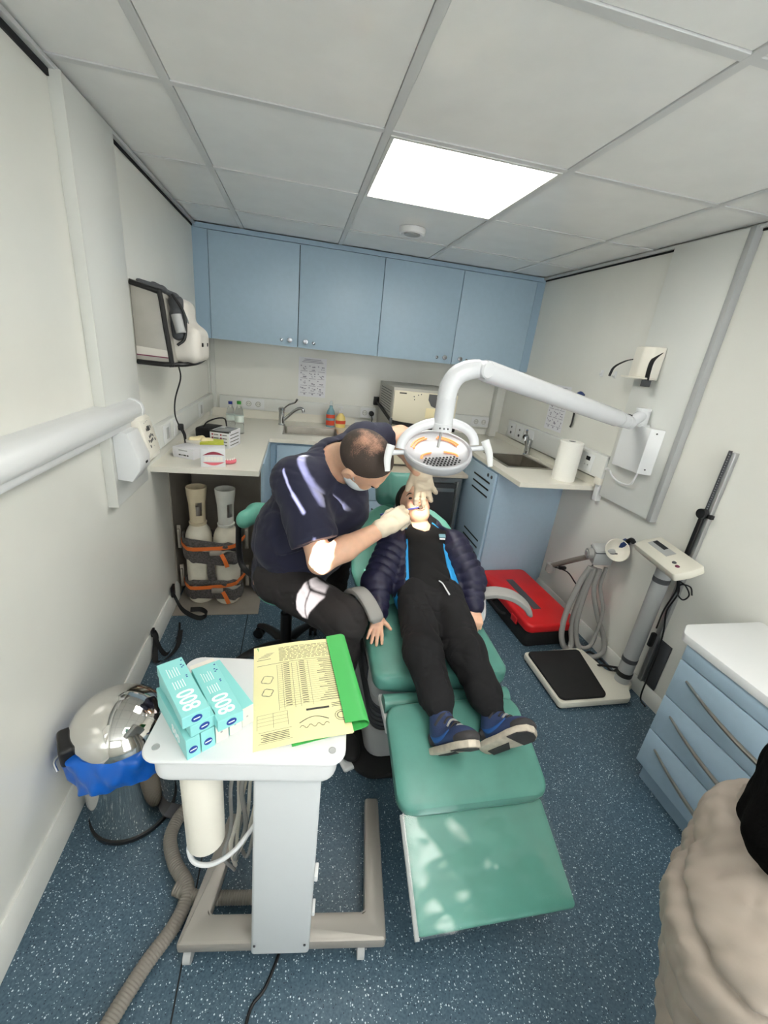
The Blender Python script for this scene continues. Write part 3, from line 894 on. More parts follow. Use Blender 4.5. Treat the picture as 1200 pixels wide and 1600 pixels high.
# steriliser with strap
t = thing('steriliser', 'cream and grey tabletop steriliser strapped to the wall behind the lamp', 'steriliser', (1.52, 2.2, 0.685))
MB().box(1.295, 1.765, 1.965, 2.48, 0.697, 1.24, 0.006).build('body', M_autos, t)
MB().box(1.30, 1.76, 1.948, 1.9645, 0.985, 1.222, 0.006).build('upper_door', M_auto, t)
MB().box(1.30, 1.76, 1.952, 1.9645, 0.705, 0.978, 0.006).build('lower_door', M_auto, t)
MB().prism([(1.545, 1.235 - 0.02), (1.655, 1.215), (1.655, 1.175), (1.63, 1.135), (1.60, 1.125), (1.57, 1.135), (1.545, 1.175)], 0, 0.004, M=Matrix(((1, 0, 0, 0), (0, 0, -1, 1.948), (0, 1, 0, 0), (0, 0, 0, 1)))).build('control_panel', M_darkpanel, t)
MB().box(1.535, 1.655, 1.9445, 1.948, 1.05, 1.12, 0.001).build('label_plate', M_latex, t)
MB().box(1.335, 1.385, 1.946, 1.948, 1.203, 1.211).build('maker_name', M_print, t)
for dx, dz in ((0, 0), (0.03, 0.012), (0.005, -0.02), (0.05, 0.018)):
    MB().lathe([(0.004, 0), (0.003, 0.003), (0.0001, 0.003)], 10, aim((1.44 + dx, 1.948, 1.19 + dz), (0, -1, 0))).build('button', M_greyd, t)
for k in range(9):
    MB().box(1.2935, 1.2955, 2.02, 2.40, 1.06 + 0.018 * k, 1.065 + 0.018 * k).build('vent_slot', M_greyd, t)
for k in range(4): MB().cyl((1.33 + 0.4 * (k % 2), 2.0 + 0.42 * (k // 2), 0.685), (1.33 + 0.4 * (k % 2), 2.0 + 0.42 * (k // 2), 0.698), 0.016).build('foot', M_black, t)
t = thing('strap', 'black strap tying the cream steriliser to the wall', 'strap', (1.28, 2.5, 0.98))
MB().ribbon([(1.283, YB - 0.02, 1.075), (1.286, 2.3, 1.05), (1.289, 1.98, 1.02), (1.296, 1.945, 1.012), (1.35, 1.943, 1.0), (1.56, 1.943, 0.985), (1.74, 1.943, 0.98), (1.768, 1.946, 0.98), (1.771, 1.985, 0.98), (1.80, 2.4, 0.985), (1.81, YB - 0.02, 0.99)], (0, 0, 0.028), 0.002, None, sub=3).build('webbing', M_strap, t)
MB().box(1.262, 1.305, YB - 0.035, YB, 1.04, 1.105, 0.003).box(1.79, 1.82, YB - 0.035, YB - 0.001, 0.965, 1.01, 0.003).build('wall_bracket', M_black, t)
MB().box(1.283, 1.302, 1.936, 1.95, 0.975, 1.035, 0.003).build('buckle', M_greyd, t)
# ================================================================== treatment chair
def spow(c, e): return math.copysign(abs(c) ** e, c)
def loft_pad(stations, n=28, ex=0.5):
    """stations: (centre, normal, half width, half thickness, edge lift) with rings across world x"""
    mb = MB(); verts = []; faces = []
    for (c, nr, w, th, lift) in stations:
        c = np.array(c, float); nr = _n(nr)
        for k in range(n):
            a = 2 * math.pi * k / n
            x = w * spow(math.cos(a), ex); t = th * spow(math.sin(a), ex)
            verts.append(c + np.array((x, 0, 0)) + nr * (t + lift * (x / max(w, 1e-6)) ** 2))
    L = len(stations)
    for i in range(L - 1):
        for k in range(n):
            k2 = (k + 1) % n
            faces.append([i * n + k, i * n + k2, (i + 1) * n + k2, (i + 1) * n + k])
    faces.append(list(range(n - 1, -1, -1))); faces.append([(L - 1) * n + k for k in range(n)])
    return mb.add(verts, faces)
def pad_line(p0, p1, w0, w1, th, corner=0.05, lift=0.0, xc=1.172, N=22, crown=0.006):
    p0, p1 = np.array(p0, float), np.array(p1, float)      # (y, z) ends of the upper surface
    d = p1 - p0; L = np.linalg.norm(d); d /= L
    nr = np.array((0, -d[1], d[0]))
    if nr[2] < 0: nr = -nr
    st = []
    us = np.concatenate([np.linspace(0, corner / L, 7), np.linspace(corner / L, 1 - corner / L, N)[1:-1], np.linspace(1 - corner / L, 1, 7)])
    for u in us:
        e = min(u, 1 - u) * L
        inset = corner - math.sqrt(max(0, corner ** 2 - (corner - min(e, corner)) ** 2))
        te = min(e, 0.02)
        tt = th * (0.35 + 0.65 * math.sqrt(max(0, 1 - (1 - te / 0.02) ** 2)))
        q = p0 + d * L * u
        c = np.array((xc, q[0], q[1])) - nr * (th - crown * math.sin(math.pi * u))
        st.append((c, nr, w0 + (w1 - w0) * u - inset, tt, lift))
    return loft_pad(st, 40, 0.42)

t = thing('dental_chair', 'green vinyl dental chair with raised leg rest, boy lying on it', 'dental chair', (1.172, 0.45, 0))
MB().prism([(0.885, 0.10), (1.46, 0.10), (1.46, 0.86), (0.885, 0.86)], 0.0, 0.028, bev=0.008, corner=0.10, cseg=8).build('base_plate', M_rubber, t)
MB().prism([(0.945, 0.165), (1.40, 0.165), (1.40, 0.70), (0.945, 0.70)], 0.028, 0.15, bev=0.012, corner=0.06, cseg=6).build('pedestal_foot', M_grey, t)
m = MB()
for k in range(6): m.prism([(0.955, 0.18), (1.39, 0.18), (1.39, 0.68), (0.955, 0.68)], 0.15 + 0.02 * k, 0.169 + 0.02 * k, bev=0.007, corner=0.05, cseg=5)
m.build('bellows', M_greyd, t)
MB().prism([(0.95, 0.17), (1.395, 0.17), (1.395, 0.70), (0.95, 0.70)], 0.268, 0.325, bev=0.012, corner=0.055, cseg=6).build('lower_cover', M_grey, t)
MB().prism([(0.935, 0.155), (1.41, 0.155), (1.41, 0.66), (0.935, 0.66)], 0.325, 0.415, bev=0.016, corner=0.05, cseg=6).build('upper_cover', M_grey, t)
MB().box(0.928, 0.936, 0.24, 0.60, 0.345, 0.40, 0.003).build('side_handle', M_greyd, t)
MB().box(0.95, 1.395, 0.15, 0.60, 0.412, 0.428, 0.004).build('seat_frame', M_white, t)
pad_line((0.105, 0.470), (0.60, 0.487), 0.243, 0.238, 0.040, 0.045, lift=0.010).build('seat_pad', M_green, t)
m = MB(); m.tube([(0.955, 0.066, 0.405), (1.39, 0.066, 0.405)], 0.030, 16, sub=1)
m.build('knee_roll', M_green, t)
MB().box(0.950, 0.965, -0.02, 0.12, 0.372, 0.395, 0.004).build('hinge', M_white, t); MB().box(1.38, 1.395, -0.02, 0.12, 0.372, 0.395, 0.004).build('hinge', M_white, t)
pad_line((0.028, 0.452), (-0.248, 0.352), 0.222, 0.224, 0.030, 0.05).build('leg_rest', M_green, t)
foot = pad_line((-0.225, 0.322), (-0.44, 0.222), 0.205, 0.210, 0.014, 0.012, crown=0.001).build('foot_rest', M_green, t)
# clear vinyl sleeve over the foot end, slightly rumpled
nu, nv = 40, 30
vs_, fs_ = [], []
dn = _n((0, 0.100, 0.215)); dn = np.array((0, -0.43, 0.90)) / np.linalg.norm((0, -0.43, 0.90))
for i in range(nu + 1):
    for j in range(nv + 1):
        u, v = i / nu, j / nv
        p = np.array((0.962 + 0.42 * u, -0.222 - 0.222 * v, 0.3255 - 0.1035 * v))
        bmp = 0.0022 + 0.0012 * math.sin(9 * u + 14 * v) + 0.0012 * math.sin(23 * u - 11 * v + 1) + 0.0008 * math.sin(5 * u + 31 * v)
        vs_.append(p + dn * max(0.0004, bmp * min(1, 6 * min(u, 1 - u, v + 0.1, 1.02 - v))))
for i in range(nu):
    for j in range(nv):
        a = i * (nv + 1) + j
        fs_.append([a, a + nv + 1, a + nv + 2, a + 1])
MB().add(vs_, fs_).build('clear_cover', M_foil, t, angle=80)
m = MB(); m.tube([(0.961, -0.225, 0.316), (0.961, -0.442, 0.214)], 0.006, 8, sub=1)
m.build('cover_rail', M_grey, t)
# backrest
def back_stations():
    st = []
    p0 = np.array((1.172, 0.50, 0.490)); d = _n((0, 0.85, 0.53)); nr = np.array((0, -d[2], d[1]))
    L = 0.52
    for u in np.concatenate([[0, 0.01, 0.03, 0.06], np.linspace(0.1, 0.86, 14), [0.90, 0.94, 0.97, 0.99, 1.0]]):
        w = np.interp(u, [0, 0.04, 0.12, 0.28, 0.45, 0.62, 0.8, 0.92, 0.97, 1.0], [0.16, 0.215, 0.252, 0.275, 0.268, 0.245, 0.205, 0.15, 0.10, 0.03])
        th = 0.032 * min(1, 0.3 + 9 * min(u, 1 - u))
        st.append((p0 + d * L * u - nr * 0.032, nr, w, th, 0.045))
    return st
loft_pad(back_stations(), 44, 0.62).build('backrest', M_greenl, t)
hd = _n((0, 0.62, 0.78)); hn = np.array((0, -hd[2], hd[1]))
soft('headrest', [RBox((1.155, 0.985, 0.835), (0.105, 0.085, 0.032), 0.03, np.stack([(1, 0, 0), hd, hn], 1)),
                  RBox((1.075, 0.975, 0.86), (0.032, 0.085, 0.04), 0.03, np.stack([(1, 0, 0), hd, hn], 1), k=0.03)], 0.006, M_green, t)
MB().box(1.13, 1.20, 0.88, 0.99, 0.735, 0.775, 0.006).build('headrest_stem', M_grey, t)
MB().prism([(1.06, 0.45), (1.29, 0.45), (1.25, 0.90), (1.10, 0.90)], -0.02, 0.0, M=Matrix(((1, 0, 0, 0), (0, 0.85, -0.53, 0.11), (0, 0.53, 0.85, 0.17), (0, 0, 0, 1)))).build('backrest_shell', M_grey, t)
# armrests: padded arches on white arms
def arch(pts, wdir, parent, wid=0.055, th=0.026):
    mb = MB(); P = catmull(pts, 7); L = len(P); n = 16; verts = []; faces = []
    for i in range(L):
        a, b = P[max(0, i - 1)], P[min(L - 1, i + 1)]
        tg = _n(b - a); wv = np.array(wdir, float); wv = _n(wv - tg * wv.dot(tg)); nn = np.cross(tg, wv)
        e = min(i, L - 1 - i) / 3.0; s = min(1, 0.55 + 0.45 * e)
        for k in range(n):
            an = 2 * math.pi * k / n
            verts.append(P[i] + wv * s * wid / 2 * spow(math.cos(an), 0.5) + nn * s * th / 2 * spow(math.sin(an), 0.5))
    for i in range(L - 1):
        for k in range(n):
            k2 = (k + 1) % n
            faces.append([i * n + k, i * n + k2, (i + 1) * n + k2, (i + 1) * n + k])
    faces.append(list(range(n - 1, -1, -1))); faces.append([(L - 1) * n + k for k in range(n)])
    return mb.add(verts, faces).build('armrest', M_greyhose, parent)
arch([(0.885, 0.49, 0.515), (0.880, 0.455, 0.580), (0.900, 0.405, 0.618), (0.925, 0.355, 0.612), (0.948, 0.305, 0.585), (0.957, 0.285, 0.560)], (1, 0.3, 0), t)
MB().tube([(0.925, 0.42, 0.43), (0.895, 0.43, 0.47), (0.885, 0.47, 0.525)], 0.022, 12, flat=0.6).build('arm_support', M_white, t)
arch([(1.425, 0.50, 0.535), (1.418, 0.44, 0.575), (1.47, 0.41, 0.600), (1.54, 0.40, 0.588), (1.60, 0.39, 0.550), (1.635, 0.385, 0.505)], (0.25, 1, 0.1), t, 0.062)
MB().tube([(1.41, 0.45, 0.42), (1.445, 0.44, 0.46), (1.44, 0.46, 0.54)], 0.026, 12, flat=0.6).build('arm_support', M_white, t)

# ================================================================== operating lamp on its wall arm
t = thing('dental_lamp', 'white dental operating lamp on long swivel arm over the boy', 'lamp', (W - 0.04, 0.86, 1.05))
m = MB(); m.prism([(W - 0.034, 0.742), (W - 0.085, 0.775), (W - 0.085, 0.955), (W - 0.034, 0.985)], 1.035, 1.255, bev=0.004)
m.build('wall_box', M_white, t)
MB().ell((W - 0.062, 0.757, 1.235), (0.004, 0.004, 0.004), 6).ell((W - 0.062, 0.757, 1.06), (0.004, 0.004, 0.004), 6).build('screw', M_greyd, t)
MB().cyl((W - 0.06, 0.88, 1.25), (W - 0.06, 0.88, 1.262), 0.045, n=28).build('flange', M_white, t)
MB().cyl((W - 0.062, 0.88, 1.255), (W - 0.062, 0.88, 1.325), 0.032, n=24).lathe([(0.032, 0), (0.034, 0.004), (0.034, 0.012), (0.0001, 0.014)], 24, Matrix.Translation((W - 0.062, 0.88, 1.325))).build('wall_pivot', M_white, t)
MB().tube([(W - 0.062, 0.88, 1.305), (2.26, 0.855, 1.285), (2.225, 0.84, 1.272)], [0.028, 0.028, 0.026], 18).build('wall_link', M_lamp, t)
A0 = np.array((2.205, 0.835, 1.270)); A1 = np.array((1.245, 0.420, 1.4420)); ad = _n(A1 - A0)
MB().tube([A0 - ad * 0.035, A0 - ad * 0.03, A0 + ad * 0.02, A0 + ad * 0.024, A0 + ad * 0.03, A0 + ad * 0.088], [0.02, 0.030, 0.031, 0.026, 0.033, 0.034], 24, sub=1).build('elbow_joint', M_lamp, t)
MB().box(-0.008, 0.008, -0.002, 0.036, -0.012, 0.012, 0.002, M=aim(A0 + ad * 0.005, ad)).build('joint_slot', M_gap, t)
MB().tube([A0 + ad * 0.085, A0 + ad * 0.092, A0 + ad * 0.12, A0 + ad * 0.5, A1 - ad * 0.02, A1], [0.028, 0.034, 0.038, 0.037, 0.035, 0.032], 26, sub=1).build('arm', M_lamp, t)
MB().lathe([(0.0001, -0.038), (0.023, -0.038), (0.027, -0.033), (0.027, 0.033), (0.023, 0.038), (0.0001, 0.038)], 24, aim(A1 + ad * 0.012, (-0.34, 0.94, 0))).build('hinge', M_lamp, t)
MB().tube([A1 + ad * 0.02, (1.192, 0.412, 1.438), (1.157, 0.412, 1.420), (1.136, 0.412, 1.385), (1.131, 0.412, 1.340)], [0.029, 0.031, 0.0315, 0.0315, 0.031], 26, sub=5).build('elbow', M_lamp, t)
MB().lathe([(0.0335, 1.238), (0.0335, 1.262), (0.0320, 1.264), (0.0312, 1.340), (0.0318, 1.342), (0.0318, 1.346)], 30, Matrix.Translation((1.132, 0.412, 0))).build('column', M_lamp, t)
for a in (-2.1, -1.7, -1.3):
    MB().ell((1.132 + 0.0337 * math.cos(a), 0.412 + 0.0337 * math.sin(a), 1.250), (0.0032, 0.0032, 0.0032), 6).build('screw', M_greyd, t)
LC = np.array((1.124, 0.402, 1.172)); ln = _n((-0.10, -0.34, 0.93))      # lamp head centre, upward axis
LM = aim(LC, ln, (0, 1, 0))
lx = np.array([LM[i][0] for i in range(3)]); ly = np.array([LM[i][1] for i in range(3)])
if lx[0] < 0: lx, ly = -lx, -ly
hemi = [LC + lx * 0.130 * math.cos(a) + np.array((0, 0.016, 0.080)) * math.sin(a) + np.array((0, 0, 0.012)) for a in np.linspace(math.pi, 0, 15)]
MB().tube(hemi, 0.0135, 14, sub=2, flat=1.25).build('yoke', M_lamp, t)
MB().cyl((1.132, 0.412, 1.240), LC + ln * 0.012, 0.005, n=10).build('pin', M_grey, t)
HK = 0.84
head = MB().lathe([(r_ * HK, z_ * HK) for r_, z_ in [(0.0001, -0.030), (0.06, -0.050), (0.105, -0.048), (0.130, -0.031), (0.140, -0.010), (0.141, 0.006), (0.138, 0.011), (0.130, 0.011), (0.125, 0.004), (0.10, -0.006), (0.05, -0.010), (0.0001, -0.011)]], 48, LM).build('lamp_head', M_lampd, t)
rows = 0
for r_ in range(5):
    for c_ in range(13):
        px, py = (c_ - 6 + 0.5 * (r_ % 2)) * 0.0122, -0.038 - r_ * 0.0110
        if math.hypot(px, py) > 0.092 or abs(px) > 0.071 - 0.010 * abs(r_ - 1.5): continue
        q = LC + lx * px + ly * py
        zz = HK * (-0.0095 + 0.004 * (math.hypot(px, py) / 0.084))
        MB().lathe([(0.0037, 0.001), (0.0037, 0.0022), (0.0001, 0.0022)], 8, aim(q + ln * (zz + 0.001), ln)).build('vent_hole', M_gap, head)
for (r0, a0, a1) in ((0.080, 0.30, 1.35), (0.090, 0.35, 1.30), (0.080, 1.79, 2.84), (0.090, 1.84, 2.79)):
    P = [LC + lx * r0 * math.cos(a) + ly * r0 * math.sin(a) + ln * (-0.0015) for a in np.linspace(a0, a1, 9)]
    MB().tube(P, 0.003, 8, sub=2).build('light_slot', M_orangeglow, head)
for (r0, a0, a1) in ((0.046, -0.15, 1.2), (0.046, 1.95, 3.3)):
    P = [LC + lx * r0 * 1.35 * math.cos(a) + ly * (-0.03 + r0 * 0.6 * math.sin(a)) + ln * (-0.0045) for a in np.linspace(a0, a1, 9)]
    MB().tube(P, 0.0045, 8, sub=2, flat=0.5).build('light_slot', M_orangeglow, head)
MB().lathe([(0.0001, -0.0455), (0.046, -0.0455), (0.049, -0.0425)], 32, LM).build('lens', mat('lamp_lens', (255, 246, 230), 0.2, emit=(255, 236, 205), estr=6.0), head)
for s in (-1, 1):
    c = LC + lx * 0.117 * s
    MB().cyl(c, c + lx * 0.048 * s, 0.009, n=14).build('handle_pin', M_lamp, t)
    g0 = LC + lx * 0.164 * s + np.array((0, -0.005, 0.028)); g1 = g0 + np.array((0.028 * (1 if s > 0 else -0.25), -0.02, -0.085))
    MB().tube([g0, (g0 + g1) / 2 + np.array((0.006 * s, 0, 0)), g1], [0.0145, 0.0125, 0.009], 14, sub=5, flat=0.6, up=(0, 1, 0)).build('handle', M_white, t)
sp = bpy.data.lights.new('lamp_beam', 'SPOT')
sp.energy = 26.0; sp.spot_size = math.radians(19); sp.spot_blend = 0.25; sp.shadow_soft_size = 0.035; sp.color = (1.0, 0.90, 0.74)
so = bpy.data.objects.new('lamp_beam', sp)
MOUTH = Vector((1.19, 0.675, 0.82))
so.location = Vector(LC) - Vector(ln) * 0.062
so.rotation_euler = (MOUTH - so.location).to_track_quat('-Z', 'Y').to_euler()
COL.objects.link(so)

# ================================================================== instrument cart
CO, CA = (0.66, -0.30, 0.0), math.radians(-7)
CR = Matrix.Rotation(-CA, 3, 'Z')
def CL(x, y, z=0.0):
    p = CR @ Vector((x - CO[0], y - CO[1], 0)); return (p.x, p.y, z)
t = thing('instrument_cart', 'white-topped instrument cart on a silver fork base', 'cart', CO, CA, local=True)
bx0, bx1, by0, byp = -0.262, 0.262, -0.050, 0.31
base = MB()
base.prism([(bx0 + 0.012, by0), (bx1, by0), (bx1 - 0.004, byp), (bx1 - 0.048, byp), (bx1 - 0.056, by0 + 0.062), (bx0 + 0.075, by0 + 0.062), (bx0 + 0.098, 0.26), (bx0 + 0.055, 0.26)], 0.055, 0.092, bev=0.008, corner=0.008, cseg=3)
base.build('fork_base', M_cart, t)
for i, (x, y) in enumerate(((bx0 + 0.035, by0 + 0.03), (bx1 - 0.06, by0 + 0.03), (bx1 - 0.025, byp - 0.03), (bx0 + 0.076, 0.23))):
    c = MB().cyl((x - 0.009, y - 0.012, 0.024), (x + 0.009, y - 0.012, 0.024), 0.024, n=18).build('caster', M_grey, t)
    MB().box(x - 0.014, x + 0.014, y - 0.02, y + 0.012, 0.036, 0.056, 0.004).build('caster_fork', M_chrome2, c)
MB().prism([(-0.072, -0.058), (0.070, -0.058), (0.066, 0.035), (-0.066, 0.035)], 0.062, 0.625, bev=0.004, corner=0.008, cseg=3, M=Matrix(((1, 0, 0, 0), (0, 1, 0.085, -0.005), (0, 0, 1, 0), (0, 0, 0, 1)))).build('column', M_cartcol, t)
MB().cyl((-0.062, -0.0585, 0.105), (-0.062, -0.061, 0.105), 0.003, n=8).cyl((0.058, -0.0585, 0.105), (0.058, -0.061, 0.105), 0.003, n=8).build('screw', M_greyd, t)
MB().box(0.0695, 0.078, -0.03, 0.0, 0.30, 0.32, 0.002).build('side_clip', M_white, t); MB().box(0.0695, 0.077, -0.03, 0.0, 0.16, 0.175, 0.002).build('side_clip', M_white, t)
TX0, TX1, TY0, TY1 = -0.288, 0.116, -0.030, 0.262
MB().prism([(TX0, TY0), (TX1, TY0), (TX1, TY1), (TX0, TY1)], 0.680, 0.690, bev=0.004, corner=0.035, cseg=6).build('tray_top', M_white, t)
MB().prism([(TX0 + 0.016, TY0 + 0.010), (TX1 - 0.016, TY0 + 0.010), (TX1 - 0.016, TY1 - 0.01), (TX0 + 0.016, TY1 - 0.01)], 0.612, 0.680, bev=0.018, seg=4, corner=0.035, cseg=6).build('tray_body', M_white, t)
for x, y in ((TX0 + 0.026, TY0 + 0.030), (TX1 - 0.028, TY0 + 0.030)):
    MB().lathe([(0.0075, 0.0), (0.0075, 0.0016), (0.0065, 0.0018), (0.006, 0.0008), (0.0001, 0.0008)], 20, Matrix.Translation((x, y, 0.690))).build('round_plug', M_grey, t)
# canister hanging under the tray
m = MB().lathe([(0.0001, 0.350), (0.034, 0.350), (0.042, 0.362), (0.043, 0.58), (0.036, 0.605), (0.02, 0.615), (0.0001, 0.615)], 28, Matrix.Translation((-0.190, 0.03, 0)) @ Matrix.Diagonal((1, 1, 1, 1)))
o = m.build('water_canister', M_whitew, t); o['label'] = 'off-white water canister'
# bundle of tubes
rnd = random.Random(3)
for k in range(7):
    x = -0.135 + 0.010 * k; y = 0.06 + 0.03 * (k % 3)
    P = [(x + 0.02, y, 0.615), (x + 0.012 * rnd.uniform(-1, 1), y + 0.01, 0.48), (x - 0.012 + 0.010 * rnd.uniform(-1, 1), y + 0.015, 0.33), (x - 0.035, y + 0.02, 0.20), (-0.15, 0.10 + 0.01 * k, 0.105)]
    MB().tube(P, 0.006 if k % 2 else 0.0045, 8).build('tube', M_whitew if k % 3 else M_greyhose, t)
MB().tube([(-0.03, 0.035, 0.50), (-0.072, 0.02, 0.43), (-0.12, 0.005, 0.355), (-0.170, 0.0, 0.315), (-0.210, 0.005, 0.312), (-0.228, 0.02, 0.330), (-0.224, 0.03, 0.358)], 0.0055, 10).build('hose_loop', M_white, t)
# corrugated hose on the floor
HP = [(0.215, -0.66, 0.024), (0.265, -0.46, 0.024), (0.325, -0.33, 0.024), (0.385, -0.24, 0.026), (0.395, -0.17, 0.03), (0.345, -0.10, 0.03), (0.315, -0.02, 0.028), (0.345, 0.06, 0.028), (0.42, 0.10, 0.028)]
HP2 = [(0.362, -0.165, 0.030), (0.43, -0.195, 0.026), (0.50, -0.205, 0.028), (0.58, -0.215, 0.03), (0.63, -0.22, 0.05)]
def corr(P, r0, pitch=0.0068):
    pts = catmull(P, 30); L = sum(np.linalg.norm(b - a) for a, b in zip(pts[:-1], pts[1:]))
    n = int(L / pitch * 4)
    cum = np.concatenate([[0], np.cumsum([np.linalg.norm(b - a) for a, b in zip(pts[:-1], pts[1:])])])
    arr = np.array(pts); s = np.linspace(0, L, n)
    Q = np.stack([np.interp(s, cum, arr[:, i]) for i in range(3)], 1)
    rr = [r0 - 0.0022 * (0.5 + 0.5 * math.cos(2 * math.pi * i / 4)) for i in range(n)]
    mb = MB(); P_ = [q for q in Q]; mb.tube(P_, rr, 14, sub=1); return mb
t = thing('corrugated_hose', 'taupe corrugated suction hose lying on the floor round the cart', 'hose', (0.33, -0.2, 0))
corr(HP, 0.0195).build('hose', M_cordhose, t, angle=80)
corr(HP2, 0.0175).build('branch_hose', M_cordhose, t, angle=80)
solo('power_cable', MB().tube([(0.665, -0.26, 0.01), (0.655, -0.32, 0.005), (0.62, -0.39, 0.005), (0.585, -0.43, 0.005), (0.57, -0.55, 0.005)], 0.0038, 8), M_black, 'thin black cable on the floor under the instrument cart', 'cable')

# cartons of the same kind on the cart
BA = math.radians(33.0); bu = np.array((math.cos(BA), math.sin(BA), 0)); bv = np.array((-math.sin(BA), math.cos(BA), 0)); bz = np.array((0, 0, 1.0))
def carton(corner, w, l, h, label, flat, white_end=False, end=True, ang=0.0):
    """corner = near left bottom corner; w across, l away from the viewer"""
    u = np.array((math.cos(BA + ang), math.sin(BA + ang), 0)); v = np.array((-math.sin(BA + ang), math.cos(BA + ang), 0))
    c = np.array(corner, float)
    t = thing('carton', label, 'box', tuple(c + u * w / 2 + v * l / 2), group='turquoise cartons on the cart')
    F = frame(c, u, v, bz)
    MB().box(0.0005, w - 0.0005, 0.0, l, 0, h, 0.0008, 1, M=F).build('sleeve', M_turq, t)
    if white_end:
        MB().box(0.001, w - 0.001, -0.0008, 0.0002, 0.001, h - 0.001, M=F).build('end_flap', M_carton, t)
        MB().lathe([(0.0025, 0.0), (0.0025, 0.0003), (0.0001, 0.0003)], 10, aim(c + u * w * 0.45 + bz * h * 0.5 - v * 0.001, -v)).build('dot', M_grey, t)
    else:
        r = min(w, h) * 0.30
        q = c + u * w * (0.48 if not flat else 0.52) + bz * h * (0.42 if not flat else 0.5) - v * 0.0004
        mm = aim(q, -v, (0, 0, 1)) @ Matrix.Diagonal((1.25 if flat else 1.0, 1, 1, 1))
        MB().lathe([(r, 0.0), (r, 0.0004), (0.0001, 0.0004)], 22, mm).build('round_emblem', M_emblem, t)
        mm2 = aim(q - v * 0.0005, -v, (0, 0, 1))
        MB().box(-r * 0.75, r * 0.75, -r * 0.16, r * 0.16, 0, 0.0002, M=mm2).build('emblem_band', M_printw, t)
    return t, F
TZ = 0.690
c0 = np.array((0.466, -0.305, TZ))
LB = 0.168
labs = ['turquoise carton standing on edge, nearest the tray corner of the bottom row', 'turquoise carton standing on edge, second from tray corner in bottom row',
        'white-ended carton in bottom row beneath the turquoise box, nearer the dark emblems', 'white-ended carton in bottom row beneath the turquoise box, further from emblems', 'white-ended turquoise carton standing on edge beside the yellow form']
for k in range(5):
    off = bu * (0.0288 * k) + (bv * 0.0 if k < 4 else bv * 0.006)
    tk, F = carton(c0 + off + (bv * 0.002 if k in (2, 3) else 0), 0.0278, LB, 0.0515, labs[k], False, white_end=(k >= 2))
    if k == 0:
        MM = frame(c0 + bz * 0.022 + bv * 0.055 - bu * 0.0004, tuple(-bv), tuple(bz), tuple(-bu))
        text_mb('800', 0.030, MM @ Matrix.Identity(4)).build('size_number', M_printw, tk)
def top_print(tk, F, w, l, h):
    MM = F @ frame((w * 0.52, l * 0.235, h + 0.0002), (0, 1, 0), (-1, 0, 0), (0, 0, 1))
    text_mb('800', 0.046, MM @ Matrix.Diagonal((0.82, 1.0, 1, 1)), bold=0.0007).build('size_number', M_printw, tk)
    m = MB()
    for r_ in range(5):
        m.box(0.012 + 0.0048 * r_, 0.0135 + 0.0048 * r_, l * 0.46, l * (0.60 - 0.01 * (r_ % 2)), h, h + 0.0003, M=F)
        m.box(0.012 + 0.0048 * r_, 0.0132 + 0.0048 * r_, l * 0.68, l * (0.86 - 0.02 * (r_ % 3)), h, h + 0.0003, M=F)
    m.build('small_print', M_printw, tk)
    m = MB()
    for (a, b) in ((0.040, 0.60), (0.0405, 0.63), (0.040, 0.80), (0.044, 0.82), (0.0405, 0.85), (0.045, 0.93)):
        m.box(a, a + 0.0032, l * b, l * b + 0.0028, h, h + 0.0003, M=F)
    m.build('symbols', M_emblem, tk)
tk, F = carton((0.4745, -0.2985, TZ + 0.0525), 0.0515, LB, 0.0268, 'flat turquoise carton in the middle layer under the top 800 box', True, ang=0.02)
tk, F = carton((0.4625, -0.303, TZ + 0.0525 + 0.0275), 0.0515, LB, 0.0268, 'topmost turquoise carton marked 800, highest of the stack', True, ang=-0.05)
top_print(tk, F, 0.0515, LB, 0.0268)
tk, F = carton((0.5225, -0.291, TZ + 0.0525), 0.0515, LB, 0.0268, 'flat turquoise 800 carton lying on the white-ended boxes', True, ang=-0.08)
top_print(tk, F, 0.0515, LB, 0.0268)
MB().box(-0.001, 0.0515, LB, LB + 0.012, 0.0262, 0.0268, M=F).build('open_flap', M_carton, tk)

# green folder with yellow forms
FA = math.radians(5.0)
t = thing('form_folder', 'green folder holding a pad of yellow printed forms on the cart', 'folder', (0.682, -0.135, 0.690), FA, local=True)
t.scale = (1.0, 0.94, 1.0)
# local: x right, y away; form about 0.225 x 0.32
MB().prism([(-0.03, -0.168), (0.122, -0.150), (0.122, 0.172), (-0.10, 0.165)], 0.001, 0.0025).build('cover_under', M_folder, t)
P = [(0.122, 0, 0.0018), (0.134, 0, 0.004), (0.138, 0, 0.012), (0.128, 0, 0.0195), (0.108, 0, 0.0185), (0.085, 0, 0.0155)]
Q = catmull(P, 5); m = MB(); vv_, ff_ = [], []
for i, q in enumerate(Q):
    e = i / (len(Q) - 1)
    for (yy, dz) in ((-0.150 + 0.010 * e, 0), (0.172, 0), (0.172, 0.0012), (-0.150 + 0.010 * e, 0.0012)):
        vv_.append((q[0], yy, q[2] + dz))
for i in range(len(Q) - 1):
    for k in range(4): ff_.append([i * 4 + k, i * 4 + (k + 1) % 4, (i + 1) * 4 + (k + 1) % 4, (i + 1) * 4 + k])
ff_ += [[3, 2, 1, 0], [(len(Q) - 1) * 4 + k for k in range(4)]]
MB().add(vv_, ff_).build('cover_fold', M_folder, t)
def sheet_z(x): return 0.0165 - 0.010 * max(0, (0.02 - x) / 0.12) ** 1.5
